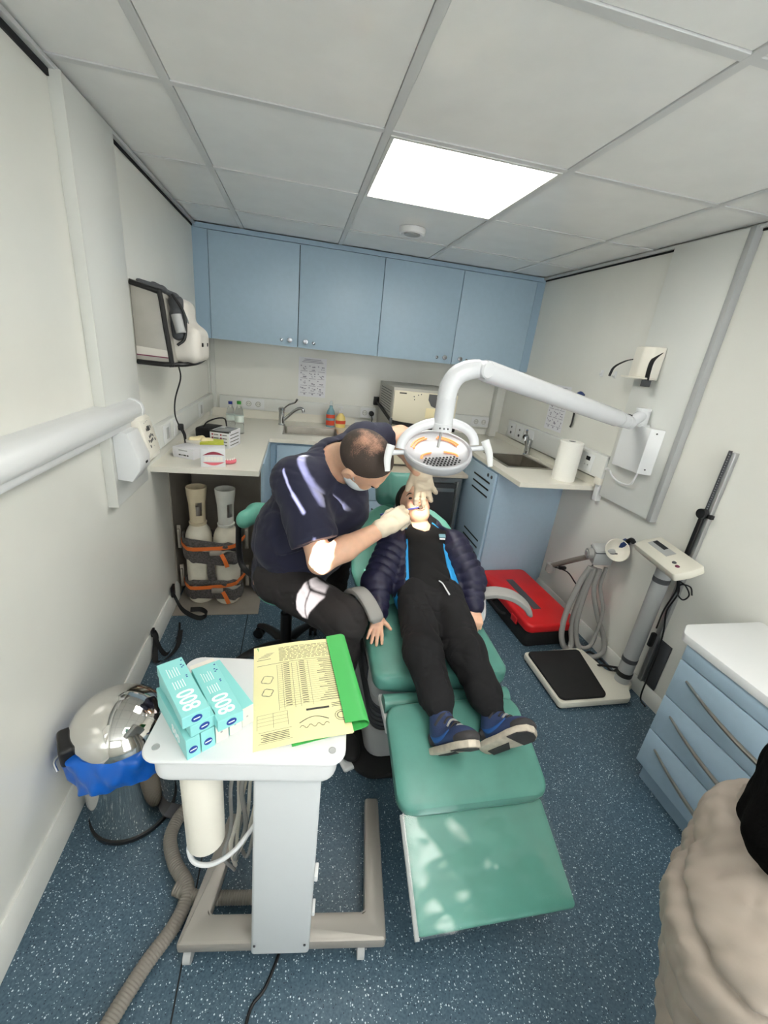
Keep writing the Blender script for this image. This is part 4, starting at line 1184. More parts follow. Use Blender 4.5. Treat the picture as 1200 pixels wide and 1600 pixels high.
def sheet(mb, x0, x1, y0, y1, z, th, n=10):
    vv_, ff_ = [], []
    for i in range(n + 1):
        x = x0 + (x1 - x0) * i / n
        for (yy, dz) in ((y0, 0), (y1, 0), (y1, th), (y0, th)): vv_.append((x, yy, sheet_z(x) + z + dz))
    for i in range(n):
        for k in range(4): ff_.append([i * 4 + k, (i + 1) * 4 + k, (i + 1) * 4 + (k + 1) % 4, i * 4 + (k + 1) % 4][::-1])
    ff_ += [[0, 1, 2, 3], [n * 4 + k for k in range(4)][::-1]]
    mb.add(vv_, ff_); return mb
pad = sheet(MB(), -0.1075, 0.098, -0.163, 0.166, -0.0095, 0.0035)
for x0 in (0,): pad.build('form_pad', M_yellow, t)
form = sheet(MB(), -0.108, 0.100, -0.165, 0.168, -0.0052, 0.0008).build('form', M_yellow, t)
pr = MB()
def mark(x0, x1, y0, y1):
    n = max(1, int((x1 - x0) / 0.02))
    for i in range(n):
        a, b = x0 + (x1 - x0) * i / n, x0 + (x1 - x0) * (i + 1) / n
        z = -0.0042
        pr.add([(a, y0, sheet_z(a) + z), (b, y0, sheet_z(b) + z), (b, y1, sheet_z(b) + z), (a, y1, sheet_z(a) + z)], [[0, 1, 2, 3]])
rnd = random.Random(11)
for k in range(11):                                    # text paragraph at the far end
    y = 0.150 - 0.0052 * k; x = -0.045
    while x < 0.088:
        l = rnd.uniform(0.006, 0.02); mark(x, min(x + l, 0.09), y, y + 0.0016); x += l + 0.003
for k in range(21):                                    # table rows
    y = 0.082 - 0.0072 * k
    mark(-0.05, 0.092, y, y + 0.0005)
    mark(0.055 + rnd.uniform(-0.015, 0.01), 0.092, y + 0.002, y + 0.0036)
    mark(-0.036, -0.022, y + 0.002, y + 0.0040); mark(0.002, 0.016, y + 0.002, y + 0.0040)
for x in (-0.052, -0.040, -0.016, -0.003, 0.024): mark(x, x + 0.0006, -0.07, 0.084)
for k in range(4): mark(-0.10, -0.035, -0.075 - 0.010 * k, -0.0745 - 0.010 * k)
for x in (-0.10, -0.066, -0.035): mark(x, x + 0.0006, -0.115, -0.0745)
mark(0.006, 0.058, -0.086, -0.080)
for k in range(5): mark(-0.092 + 0.004 * (k % 2), -0.034, -0.130 - 0.0045 * k, -0.1284 - 0.0045 * k)
for (a, b, c_, d_) in ((-0.097, -0.028, -0.152, -0.1514), (-0.097, -0.028, -0.123, -0.1224)): mark(a, b, c_, d_)
for k in range(3): mark(0.064, 0.094 - 0.004 * k, -0.074 - 0.005 * k, -0.0725 - 0.005 * k)
for (cx_, cy_, r_) in ((0.082, -0.112, 0.0145), (0.082, -0.112, 0.0095), (-0.076, 0.036, 0.013), (-0.076, -0.008, 0.012)):
    for k in range(28):
        a = 2 * math.pi * k / 28; rr = r_ * (1 + (0.12 * math.sin(4 * a) if cx_ < 0 else 0))
        mark(cx_ + rr * math.cos(a) - 0.0012, cx_ + rr * math.cos(a) + 0.0012, cy_ + rr * math.sin(a) - 0.0009, cy_ + rr * math.sin(a) + 0.0009)
for k in range(44):                                    # small line drawing
    u = k / 43; mark(-0.012 + 0.062 * u, -0.009 + 0.062 * u, -0.118 + 0.012 * math.sin(3.1 * u), -0.1165 + 0.012 * math.sin(3.1 * u))
    mark(-0.012 + 0.062 * u, -0.0095 + 0.062 * u, -0.130 + 0.004 * math.sin(22 * u), -0.1288 + 0.004 * math.sin(22 * u))
for k in range(6): mark(-0.098 + 0.004 * k, -0.072 + 0.003 * k, 0.120 + 0.003 * k, 0.1208 + 0.003 * k)
mark(-0.1, 0.09, 0.090, 0.0912)
mark(-0.1, -0.066, 0.112, 0.1135)
pr.build('printed_text', M_print, form)
# ================================================================== pedal bin
BX, BY = 0.172, 0.105
t = thing('pedal_bin', 'round chrome pedal bin with domed lid and blue liner', 'bin', (BX, BY, 0))
T = Matrix.Translation((BX, BY, 0))
MB().lathe([(0.0001, 0.0), (0.122, 0.0), (0.124, 0.004), (0.124, 0.016), (0.121, 0.018)], 48, T).build('foot_ring', M_black, t)
MB().lathe([(0.120, 0.016), (0.120, 0.345), (0.123, 0.35), (0.117, 0.35), (0.115, 0.30), (0.0001, 0.30)], 56, T).build('body', M_chrome, t)
lidM = Matrix.Translation((BX, BY, 0.353)) @ Matrix.Rotation(math.radians(10), 4, 'Y')
MB().lathe([(0.130, 0.0), (0.131, 0.008), (0.128, 0.020), (0.119, 0.040), (0.102, 0.062), (0.078, 0.080), (0.050, 0.092), (0.022, 0.098), (0.0001, 0.099)], 56, lidM).build('lid', M_chrome, t)
MB().box(-0.152, -0.112, -0.045, 0.045, -0.035, 0.03, 0.012, 3, M=T @ Matrix.Translation((0, 0, 0.355)) @ rotz(math.radians(28))).build('hinge_cover', M_black, t)
MB().box(0.07, 0.16, -0.022, 0.022, 0.012, 0.022, 0.004, M=T @ rotz(math.radians(-20))).build('pedal', M_greyd, t)
MB().tube([(BX - 0.128, BY - 0.06, 0.335), (BX - 0.148, BY - 0.075, 0.315), (BX - 0.14, BY - 0.085, 0.29)], 0.004, 8).build('lid_wire', M_chrome2, t)
# liner folded over the rim
n = 120; vv_, ff_ = [], []
rnd = random.Random(5)
ph = [rnd.uniform(0, 6.28) for _ in range(6)]
prof = [(0.114, 0.33), (0.119, 0.354), (0.130, 0.358), (0.139, 0.348), (0.143, 0.330), (0.144, 0.312), (0.1435, 0.294), (0.141, 0.278), (0.136, 0.264)]
for i, (r, z) in enumerate(prof):
    for k in range(n):
        a = 2 * math.pi * k / n
        wob = 0.0
        if i >= 3:
            wob = 0.006 * math.sin(5 * a + ph[0] + i * 0.9) + 0.005 * math.sin(11 * a + ph[1] - i * 1.3) + 0.0035 * math.sin(19 * a + ph[2] + i * 0.8)
        dz = (i >= 4) * (0.014 * math.sin(a + 2.2) + 0.008 * math.sin(3 * a + ph[3])) * (i - 3) / 4 - (i >= 4) * 0.006 * (i - 3)
        vv_.append((BX + (r + max(-0.006, wob)) * math.cos(a), BY + (r + max(-0.006, wob)) * math.sin(a), z + dz))
for i in range(len(prof) - 1):
    for k in range(n): ff_.append([i * n + k, i * n + (k + 1) % n, (i + 1) * n + (k + 1) % n, (i + 1) * n + k])
MB().add(vv_, ff_).build('liner', M_binbag, t, angle=60)

# ================================================================== gas cylinders
def gas_cylinder(x, y, capm, label, tw=0.0):
    t = thing('gas_cylinder', label, 'gas cylinder', (x, y, 0.003), group='gas cylinders under the worktop')
    T = Matrix.Translation((x, y, 0.003))
    MB().lathe([(0.0001, 0.0), (0.058, 0.0), (0.068, 0.012), (0.070, 0.03), (0.070, 0.385), (0.067, 0.415), (0.058, 0.445), (0.045, 0.466), (0.034, 0.476), (0.030, 0.486), (0.0001, 0.486)], 40, T).build('body', M_cyl, t)
    MB().lathe([(0.036, 0.474), (0.044, 0.476), (0.046, 0.49), (0.036, 0.496)], 32, T).build('neck_ring', capm, t)
    # open guard with windows: two wall arcs and rings
    g = MB()
    for a0, a1 in ((-0.95, 0.75), (1.55, 2.35), (2.95, 4.55)):
        g.lathe([(0.040, 0.492), (0.043, 0.60), (0.047, 0.625), (0.047, 0.632), (0.043, 0.628), (0.037, 0.492)], 14, T @ rotz(tw), a0, a1)
    g.lathe([(0.040, 0.490), (0.0405, 0.535), (0.0375, 0.535), (0.037, 0.490)], 36, T)
    g.lathe([(0.0445, 0.612), (0.0475, 0.632), (0.051, 0.66), (0.0525, 0.690), (0.048, 0.690), (0.046, 0.66), (0.041, 0.612)], 36, T)
    g.build('valve_guard', capm, t)
    MB().cyl((x, y, 0.489), (x, y, 0.58), 0.014, n=14).cyl((x, y, 0.55), (x - 0.032, y - 0.012, 0.55), 0.009, n=12).build('valve', M_steel_dull, t)
gas_cylinder(0.140, 1.315, M_cylcap, 'cream gas cylinder with beige valve guard, beside the wall', 0.2)
gas_cylinder(0.288, 1.300, M_cylcap2, 'cream gas cylinder with white valve guard, next to dentist stool', 0.5)
# felt wraps with orange ratchet straps and steel side brackets
t = thing('cylinder_wrap', 'dark felt wraps with orange ratchet straps round two cylinders', 'wrap', (0.214, 1.31, 0.03))
C1, C2 = np.array((0.140, 1.315)), np.array((0.288, 1.300))
def hull(r, n=44):
    out = []
    ang = math.atan2(C2[1] - C1[1], C2[0] - C1[0])
    for k in range(n):
        a = ang - math.pi / 2 + math.pi * k / (n - 1); out.append(C2 + r * np.array((math.cos(a), math.sin(a))))
    for k in range(n):
        a = ang + math.pi / 2 + math.pi * k / (n - 1); out.append(C1 + r * np.array((math.cos(a), math.sin(a))))
    return out
def band(z0, z1, r0, r1, wob, seed, slope=0.0):
    rs = random.Random(seed); p = [rs.uniform(0, 6.28) for _ in range(5)]
    rings = []; N = 8
    base = hull(1.0); L = len(base); h0, h1 = np.array(hull(r0)), np.array(hull(r1))
    vv_, ff_ = [], []
    for i in range(N):
        u = 2 * math.pi * i / N
        for k in range(L):
            f = 0.5 + 0.5 * math.cos(u); q = h0[k] * (1 - f) + h1[k] * f
            a = 2 * math.pi * k / L
            sx = (h0[k][0] - 0.214) * slope
            zz = (z0 + z1) / 2 + (z1 - z0) / 2 * math.sin(u) + wob * math.sin(3 * a + p[0]) + wob * 0.6 * math.sin(7 * a + p[1]) + sx
            jit = 1 + 0.012 * math.sin(11 * a + p[2] + u) * 1
            vv_.append((0.214 + (q[0] - 0.214) * jit, 1.31 + (q[1] - 1.31) * jit, zz))
    for i in range(N):
        j = (i + 1) % N
        for k in range(L): ff_.append([i * L + k, i * L + (k + 1) % L, j * L + (k + 1) % L, j * L + k])
    return MB().add(vv_, ff_)
band(0.362, 0.410, 0.070, 0.086, 0.006, 1, -0.10).build('felt_wrap', M_felt, t, angle=70)
band(0.275, 0.352, 0.070, 0.085, 0.008, 2, -0.10).build('felt_wrap', M_felt, t, angle=70)
band(0.125, 0.165, 0.070, 0.086, 0.007, 3, 0.05).build('felt_wrap', M_felt, t, angle=70)
band(0.040, 0.112, 0.070, 0.086, 0.008, 4, 0.0).build('felt_wrap', M_felt, t, angle=70)
MB().tube([(0.214, 1.238, 0.30), (0.212, 1.232, 0.22), (0.222, 1.234, 0.14)], [0.018, 0.022, 0.02], 10, flat=0.5, up=(0, 1, 0)).build('felt_wrap', M_felt, t)
for (za, zb, zc) in ((0.372, 0.348, 0.402), (0.125, 0.112, 0.165)):
    h = hull(0.0885)
    front = sorted([q for q in h if q[1] < 1.30], key=lambda q: q[0])
    P = [(0.048, 1.32, za + 0.01)] + [(q[0], q[1], np.interp(q[0], [0.06, 0.23, 0.36], [za, zb, zc])) for q in front[::8]] + [(0.385, 1.31, zc + 0.012)]
    MB().ribbon(P, (0, 0, 0.022), 0.002, None, sub=3).build('ratchet_strap', M_orange, t)
    MB().ribbon([(0.275, 1.198, zb + 0.002), (0.292, 1.190, zb - 0.03), (0.305, 1.195, zb - 0.075)], (0.022, 0.004, 0), 0.002, None, sub=3).build('strap_tail', M_orange, t)
    MB().box(0.215, 0.275, 1.196, 1.214, zb - 0.008, zb + 0.020, 0.004, M=None).build('ratchet', M_steel_dull, t)
    for x in (0.030, 0.385):
        MB().box(x, x + 0.012, 1.31, 1.335, za - 0.03, za + 0.07, 0.004).box(x - 0.004, x + 0.016, 1.325, 1.334, za - 0.05, za + 0.09, 0.002).build('bracket', M_steel_dull, t)

# ================================================================== left wall: rail, control box, bag
t = thing('wall_rail', 'long white half-round rail along the side wall', 'rail', (0.05, 0.3, 1.10))
poly = [(0.0, 1.105), (0.052, 1.105), (0.056, 1.112), (0.056, 1.128), (0.064, 1.130), (0.074, 1.142), (0.076, 1.160), (0.070, 1.180), (0.056, 1.192), (0.036, 1.197), (0.0, 1.197)]
MX = Matrix(((1, 0, 0, 0.0), (0, 0, 1, 0), (0, 1, 0, 0), (0, 0, 0, 1)))
MB().prism(poly, -0.12, 0.835, bev=0.0015, M=MX).build('rail_profile', M_white, t)
poly2 = [(0.0, 1.104), (0.053, 1.104), (0.058, 1.112), (0.058, 1.127), (0.066, 1.129), (0.0762, 1.141), (0.0785, 1.160), (0.0722, 1.182), (0.057, 1.1945), (0.036, 1.1995), (0.0, 1.1995)]
MB().prism(poly2, 0.835, 0.862, bev=0.004, M=MX).build('end_cap', M_white, t); MB().prism(poly2, -0.147, -0.12, bev=0.004, M=MX).build('end_cap', M_white, t)
MB().box(0.056, 0.0572, -0.12, 0.83, 1.1275, 1.1295).build('groove', M_gap, t)

t = thing('control_box', 'white wall control box with small keypad and dark display', 'control panel', (0.06, 0.8, 0.92))
MY = Matrix(((1, 0, 0, 0.0), (0, 0, 1, 0), (0, 1, 0, 0), (0, 0, 0, 1)))
# side profile (x, z) of holder body extruded along y
prof = [(0.030, 0.935), (0.078, 0.928), (0.108, 0.972), (0.110, 1.010), (0.078, 1.105), (0.030, 1.110)]
MB().prism(prof, 0.655, 0.765, bev=0.004, M=MY).build('body', M_white, t)
prof2 = [(0.030, 0.955), (0.082, 0.955), (0.110, 0.990), (0.113, 1.005), (0.084, 1.128), (0.070, 1.138), (0.030, 1.138)]
kp = MB().prism(prof2, 0.767, 0.885, bev=0.004, M=MY).build('keypad_block', M_whitew, t)
fd = _n((0.084 - 0.113, 0, 1.128 - 1.005)); fn = np.array((fd[2], 0, -fd[0]))
def KP(u, v): return np.array((0.113, 0.775 + 0.10 * u, 1.005)) + fd * 0.126 * v
def kbox(u, v, w, h, name, mm, par):
    c = KP(u, v) + fn * 0.0006
    MB().box(-w / 2, w / 2, -h / 2, h / 2, 0, 0.0016, 0.0004, 1, M=frame(c, (0, 1, 0), tuple(fd), tuple(fn))).build(name, mm, par)
kbox(0.5, 0.72, 0.024, 0.018, 'display', M_screen, kp)
for (u, v) in ((0.28, 0.70), (0.74, 0.74)): kbox(u, v, 0.005, 0.010, 'key', M_greyd, kp)
for (u, v) in ((0.34, 0.47), (0.46, 0.49), (0.58, 0.51), (0.72, 0.47), (0.34, 0.33), (0.46, 0.35), (0.58, 0.37), (0.82, 0.33), (0.18, 0.36), (0.18, 0.20)): kbox(u, v, 0.006, 0.010, 'key', M_greyd, kp)
for (u, v) in ((0.25, 0.90), (0.45, 0.92), (0.62, 0.94), (0.5, 0.17)): kbox(u, v, 0.004, 0.003, 'mark', M_grey, kp)
MB().prism([(0.086, 0.955), (0.1135, 0.985), (0.1135, 1.0), (0.086, 1.0)], 0.790, 0.875, bev=0.003, M=MY).build('lower_block', M_whitew, t)
MB().box(0.1085, 0.1105, 0.715, 0.735, 0.985, 0.993).build('indicator', M_gap, t)

t = thing('equipment_bag', 'silver and black equipment bag hung on the wall near cabinets', 'bag', (0.11, 1.28, 1.31))
# main body tapering away from the wall
poly = [(0.001, 1.315), (0.128, 1.315), (0.136, 1.33), (0.112, 1.585), (0.10, 1.60), (0.001, 1.625)]
MB().prism(poly, 1.06, 1.40, bev=0.006, M=MX).build('body', M_bag, t)
MB().prism([(0.004, 1.348), (0.126, 1.345), (0.124, 1.372), (0.004, 1.380)], 1.0575, 1.0605, M=MX).build('white_band', M_bagw, t)
MB().prism([(0.004, 1.344), (0.1262, 1.3415), (0.1262, 1.3455), (0.004, 1.349)], 1.0565, 1.0605, M=MX).build('plum_stripe', M_plum, t)
# black edging around the near face and along the corner
e = MB()
e.tube([(0.004, 1.058, 1.612), (0.095, 1.058, 1.592), (0.110, 1.058, 1.58), (0.122, 1.058, 1.46), (0.134, 1.058, 1.335), (0.126, 1.058, 1.318), (0.004, 1.058, 1.318)], 0.010, 10, sub=5)
e.tube([(0.126, 1.06, 1.316), (0.132, 1.2, 1.312), (0.132, 1.40, 1.314)], 0.010, 8, sub=4)
e.tube([(0.104, 1.06, 1.594), (0.104, 1.2, 1.60), (0.104, 1.39, 1.592)], 0.008, 8, sub=4)
e.build('edging', M_black, t)
# bulging pocket with window
soft('pocket', [RBox((0.145, 1.26, 1.40), (0.085, 0.125, 0.075), 0.035, None, k=0.03), RBox((0.125, 1.27, 1.50), (0.055, 0.10, 0.085), 0.04, None, k=0.05)], 0.007, M_bagw, t, disp=waves(0.002, [60, 90, 40], 4))
MB().add([(0.182, 1.175, 1.475), (0.182, 1.345, 1.475), (0.150, 1.335, 1.575), (0.150, 1.19, 1.575), (0.187, 1.175, 1.475), (0.187, 1.345, 1.475), (0.155, 1.335, 1.575), (0.155, 1.19, 1.575)], [[3, 2, 1, 0], [4, 5, 6, 7], [0, 1, 5, 4], [1, 2, 6, 5], [2, 3, 7, 6], [3, 0, 4, 7]]).build('window', M_bagwin, t)
# mesh side pocket with a rolled bandage
soft('side_pocket', [RBox((0.150, 1.135, 1.50), (0.028, 0.018, 0.085), 0.016, None)], 0.005, M_greyd, t, disp=waves(0.004, [120, 90, 150], 9))
MB().cyl((0.152, 1.110, 1.515), (0.168, 1.105, 1.445), 0.020, n=20).build('rolled_bandage', M_grey, t)
MB().tube([(0.14, 1.115, 1.59), (0.182, 1.115, 1.52), (0.180, 1.115, 1.43), (0.150, 1.105, 1.395)], 0.006, 8).build('pocket_edge', M_black, t)
MB().box(0.226, 0.232, 1.20, 1.225, 1.395, 1.412, 0.004).box(0.226, 0.232, 1.30, 1.325, 1.395, 1.412, 0.004).build('clip', M_black, t)
soft('strap_bundle', [Cone((0.03, 1.08, 1.618), (0.10, 1.12, 1.605), 0.012, 0.014), Cone((0.06, 1.16, 1.62), (0.13, 1.20, 1.59), 0.010, 0.012), Cone((0.10, 1.12, 1.60), (0.14, 1.22, 1.585), 0.010, 0.009)], 0.005, M_greyd, t, disp=waves(0.003, [100, 140], 5))
MB().tube([(0.13, 1.10, 1.315), (0.17, 1.14, 1.318), (0.20, 1.25, 1.322), (0.215, 1.36, 1.338)], [0.008, 0.010, 0.007, 0.004], 8).build('hem', M_black, t)
MB().tube([(0.10, 1.30, 1.30), (0.105, 1.30, 1.24), (0.072, 1.31, 1.14), (0.062, 1.33, 1.05), (0.085, 1.36, 0.96), (0.088, 1.38, 0.895), (0.095, 1.39, 0.872)], 0.0036, 8).build('power_cord', M_black, t)
solo('power_plug', MB().box(0.036, 0.062, 1.455, 1.48, 0.955, 0.99, 0.006).tube([(0.052, 1.467, 0.962), (0.068, 1.462, 0.93), (0.072, 1.45, 0.895), (0.080, 1.44, 0.872)], [0.010, 0.006, 0.004, 0.0036], 8), M_black, 'black plug in the socket above the worktop', 'plug')

# ================================================================== on the corner worktop
def pet_bottle(x, y, capm, label, h=0.19, r=0.028):
    t = thing('water_bottle', label, 'bottle', (x, y, CT), group='water bottles on the worktop')
    T = Matrix.Translation((x, y, CT))
    MB().lathe([(0.0001, 0.0), (r * .9, 0.0), (r, 0.006), (r, h * .30), (r * .92, h * .33), (r, h * .36), (r, h * .60), (r * .75, h * .76), (r * .42, h * .88), (r * .40, h * .95), (0.0001, h * .95)], 28, T).build('body', M_glass, t)
    MB().lathe([(r * .46, h * .92), (r * .48, h * .93), (r * .48, h * 1.01), (0.0001, h * 1.015)], 20, T).build('cap', capm, t)
    MB().lathe([(r * 1.01, h * .38), (r * 1.01, h * .57)], 28, T).build('label', M_labelw, t)
pet_bottle(0.225, 2.00, M_capb, 'clear water bottle with dark blue cap on the corner worktop')
pet_bottle(0.288, 1.93, M_capg, 'clear water bottle with green cap on the corner worktop', 0.205)
t = thing('mask_box', 'white and black cardboard box of masks in front of the water bottles', 'box', (0.255, 1.585, CT))
F = frame((0.255, 1.585, CT), (0.96, -0.28, 0), (0.28, 0.96, 0), (0, 0, 1))
MB().box(-0.055, 0.055, -0.075, 0.075, 0, 0.092, 0.001, M=F).build('carton', M_paper, t)
MB().box(-0.048, 0.05, -0.068, 0.03, 0.092, 0.0926, M=F).box(-0.02, 0.05, 0.03, 0.068, 0.092, 0.0926, M=F).build('printed_top', M_bagwin, t)
MB().box(-0.055, 0.055, -0.0756, -0.05, 0.086, 0.0924, M=F).build('dark_edge', M_black, t)
m = MB()
for k in range(4):
    for cc in (-0.045, 0.004): m.box(cc, cc + 0.009, -0.0758, -0.075, 0.012 + 0.019 * k, 0.021 + 0.019 * k, M=F)
m.build('printed_dots', M_maroon, t)
m = MB()
for k in range(4):
    for cc in (-0.032, 0.017): m.box(cc, cc + 0.026, -0.0758, -0.075, 0.014 + 0.019 * k, 0.018 + 0.019 * k, M=F)
    MB().box(0.055, 0.0557, -0.06, 0.05, 0.014 + 0.019 * k, 0.018 + 0.019 * k, M=F).build('printed_line', M_print, t)
m.build('small_print', M_print, t)
t = thing('power_supply', 'black power supply box with curved cable by the wall', 'power supply', (0.13, 1.79, CT))
MB().box(-0.055, 0.055, -0.08, 0.08, 0, 0.062, 0.014, 3, M=frame((0.13, 1.80, CT), (0.96, -0.28, 0), (0.28, 0.96, 0), (0, 0, 1))).build('housing', M_rubber, t)
MB().tube([(0.10, 1.76, CT + 0.06), (0.12, 1.80, CT + 0.088), (0.17, 1.88, CT + 0.10), (0.20, 1.93, CT + 0.085), (0.21, 1.93, CT + 0.03)], 0.0045, 8).build('cable', M_black, t)
t = thing('glove_box', 'open lime-topped glove box with pale gloves spilling out', 'box', (0.17, 1.45, CT))
F = frame((0.165, 1.45, CT), (0.98, -0.19, 0), (0.19, 0.98, 0), (0, 0, 1))
MB().box(-0.09, 0.085, -0.055, 0.055, 0, 0.052, 0.001, M=F).build('carton', M_whitew, t)
MB().box(0.0, 0.0855, -0.0555, 0.0555, 0.02, 0.0528, M=F).build('lime_print', M_lime, t)
fp = [F @ Vector(q) for q in ((-0.04, 0, 0.052), (-0.015, 0.012, 0.058), (0.005, -0.008, 0.054), (-0.06, -0.012, 0.05), (-0.03, 0.02, 0.055), (0.025, 0.01, 0.05))]
soft('gloves', [Ell(p, (0.022, 0.018, 0.016), k=0.008) for p in fp], 0.004, M_latex, t, disp=waves(0.005, [170, 130, 220], 12))
t = thing('tissue_box', 'low white printed carton at the wall side of the worktop', 'box', (0.12, 1.27, CT))
F = frame((0.118, 1.30, CT), (0.90, -0.43, 0), (0.43, 0.90, 0), (0, 0, 1))
MB().box(-0.055, 0.065, -0.045, 0.06, 0, 0.052, 0.001, M=F).build('carton', M_paper, t)
m = MB()
for a, b in ((-0.02, -0.008), (-0.004, 0.002), (0.006, 0.022), (0.026, 0.036)): m.box(a, b, -0.0456, -0.045, 0.012, 0.019, M=F)
m.build('dark_print', M_print, t)
MB().box(-0.02, 0.03, -0.0456, -0.045, 0.036, 0.042, M=F).build('grey_print', M_grey, t)
t = thing('teeth_display_box', 'white box printed with a smiling mouth beside pink model', 'box', (0.26, 1.17, CT))
F = frame((0.252, 1.165, CT), (0.985, 0.17, 0), (-0.17, 0.985, 0), (0, 0, 1)) @ Matrix.Diagonal((1.3, 1.0, 1.05, 1))
MB().box(-0.035, 0.05, -0.04, 0.04, 0, 0.085, 0.001, M=F).build('carton', M_white, t)
def lens(mb, x0, x1, zc, hu, hl, M, n=14):
    P = [(x0 + (x1 - x0) * k / n, zc + hu * math.sin(math.pi * k / n)) for k in range(n + 1)] + [(x1 - (x1 - x0) * k / n, zc - hl * math.sin(math.pi * k / n)) for k in range(1, n)]
    mb.add([(p[0], -0.0405, p[1]) for p in P], [list(range(len(P)))], M); return mb
lens(MB(), -0.028, 0.047, 0.054, 0.018, -0.004, F).build('printed_lip', M_maroon, t)
lens(MB(), -0.030, 0.048, 0.024, -0.002, 0.016, F).build('printed_lip', M_pink, t)
m = MB()
for k in range(6): m.box(-0.022 + 0.0105 * k, -0.0125 + 0.0105 * k, -0.0408, -0.0402, 0.028, 0.048, M=F)
m.build('printed_teeth', M_tooth, t)
MB().lathe([(0.030, 0), (0.030, 0.0006), (0.024, 0.0006)], 28, aim(F @ Vector((-0.0352, -0.005, 0.04)), F.to_3x3() @ Vector((-1, 0, 0)))).build('round_print', M_grey, t)
t = thing('jaw_model', 'small pink dental jaw model on the corner worktop', 'jaw model', (0.345, 1.21, CT))
P = [(0.325 + 0.028 * math.sin(a), 1.215 - 0.030 * math.cos(a) * 1.0, CT + 0.012) for a in np.linspace(-1.9, 1.9, 9)]
MB().tube(P, 0.0105, 10).build('gum', M_pink, t)
for a in np.linspace(-1.7, 1.7, 9):
    x, y = 0.325 + 0.028 * math.sin(a), 1.215 - 0.030 * math.cos(a)
    MB().box(x - 0.0035, x + 0.0035, y - 0.0035, y + 0.0035, CT + 0.019, CT + 0.029, 0.0015).build('tooth', M_tooth, t)
t = thing('soap_bottle', 'orange and teal soap bottle beside the sink', 'bottle', (0.909, 2.37, CT))
T = Matrix.Translation((0.909, 2.39, CT))
MB().lathe([(0.0001, 0), (0.031, 0), (0.034, 0.006), (0.034, 0.10), (0.027, 0.125), (0.013, 0.15), (0.012, 0.165), (0.0001, 0.165)], 26, T @ Matrix.Diagonal((1, .7, 1, 1))).build('body', M_soapb, t)
MB().lathe([(0.0345, 0.015), (0.0345, 0.052)], 26, T @ Matrix.Diagonal((1, .71, 1, 1))).lathe([(0.0345, 0.070), (0.0345, 0.098)], 26, T @ Matrix.Diagonal((1, .71, 1, 1))).build('label', M_soapo, t)
MB().lathe([(0.012, 0.160), (0.013, 0.185), (0.006, 0.20), (0.0001, 0.20)], 16, T).build('cap', M_glass, t)
t = thing('soap_pump_bottle', 'yellow pump soap bottle beside the sink', 'bottle', (0.985, 2.40, CT))
T = Matrix.Translation((0.990, 2.40, CT))
MB().lathe([(0.0001, 0), (0.036, 0), (0.039, 0.006), (0.040, 0.05), (0.033, 0.085), (0.016, 0.105), (0.012, 0.115), (0.0001, 0.115)], 26, T @ Matrix.Diagonal((1, .7, 1, 1))).build('body', M_soapy, t)
MB().lathe([(0.0395, 0.03), (0.0395, 0.055)], 26, T @ Matrix.Diagonal((1.02, .72, 1, 1))).build('label', M_soapo, t)
MB().cyl((0.990, 2.40, CT + 0.112), (0.990, 2.40, CT + 0.150), 0.005, n=10).box(0.965, 1.005, 2.393, 2.407, CT + 0.150, CT + 0.160, 0.003).lathe([(0.014, 0.112), (0.014, 0.128), (0.0001, 0.13)], 16, T).build('pump', M_white, t)
t = thing('power_cable', 'coiled black cable plugged in behind the dentist', 'cable', (1.25, 2.48, CT))
MB().lathe([(0.02, 0), (0.02, 0.03), (0.013, 0.035), (0.0001, 0.035)], 18, aim((1.248, YB - 0.036, 0.972), (0, -1, 0))).build('plug', M_black, t)
MB().tube([(1.248, 2.485, 0.965), (1.25, 2.46, 0.92), (1.22, 2.44, 0.885), (1.15, 2.42, 0.90), (1.12, 2.41, 0.885), (1.16, 2.40, 0.868), (1.25, 2.41, 0.875), (1.27, 2.43, 0.90), (1.21, 2.44, 0.905), (1.16, 2.43, 0.88), (1.24, 2.40, 0.868)], 0.004, 8).build('cord', M_black, t)

def poster(x0, x1, z0, z1, plane, pos, label, seed):
    rnd = random.Random(seed)
    cxp, czp = (x0 + x1) / 2, z0
    loc = (cxp, pos, z0) if plane == 'y' else (pos, cxp, z0)
    t = thing('poster', label, 'poster', loc)
    if plane == 'y': F = frame((x0, pos, z0), (1, 0, 0), (0, 0, 1), (0, -1, 0))
    else: F = frame((pos, x1, z0), (0, -1, 0), (0, 0, 1), (-1, 0, 0))
    w, h = x1 - x0, z1 - z0
    MB().box(0, w, 0, h, 0.0005, 0.0015, M=F).build('sheet', M_paper, t)
    m = MB()
    for k in range(3):
        m.box(w * (0.2 - 0.04 * k), w * (0.8 + 0.04 * k), h * (0.945 - 0.035 * k), h * (0.960 - 0.035 * k), 0.0015, 0.0019, M=F)
    for r in range(4):
        for c in range(3):
            ox, oy = w * (0.07 + 0.31 * c), h * (0.655 - 0.185 * r)
            m.box(ox, ox + w * 0.04, oy + h * 0.12, oy + h * 0.145, 0.0015, 0.0019, M=F)
            for k in range(5):
                a, b = rnd.uniform(0.05, 0.2), rnd.uniform(0.02, 0.11)
                m.box(ox + w * a, ox + w * (a + rnd.uniform(0.02, 0.07)), oy + h * b, oy + h * (b + rnd.uniform(0.008, 0.03)), 0.0015, 0.0019, M=F)
            m.box(ox, ox + w * 0.25, oy - h * 0.004, oy + h * 0.006, 0.0015, 0.0019, M=F)
    for c in range(3): m.box(w * (0.2 + 0.29 * c), w * (0.26 + 0.29 * c), h * 0.05, h * 0.085, 0.0015, 0.0019, M=F)
    m.build('printed_pictures', M_printv, t)
poster(0.655, 0.868, 1.058, 1.352, 'y', YB, 'laminated picture instruction sheet on the wall above the sink', 3)
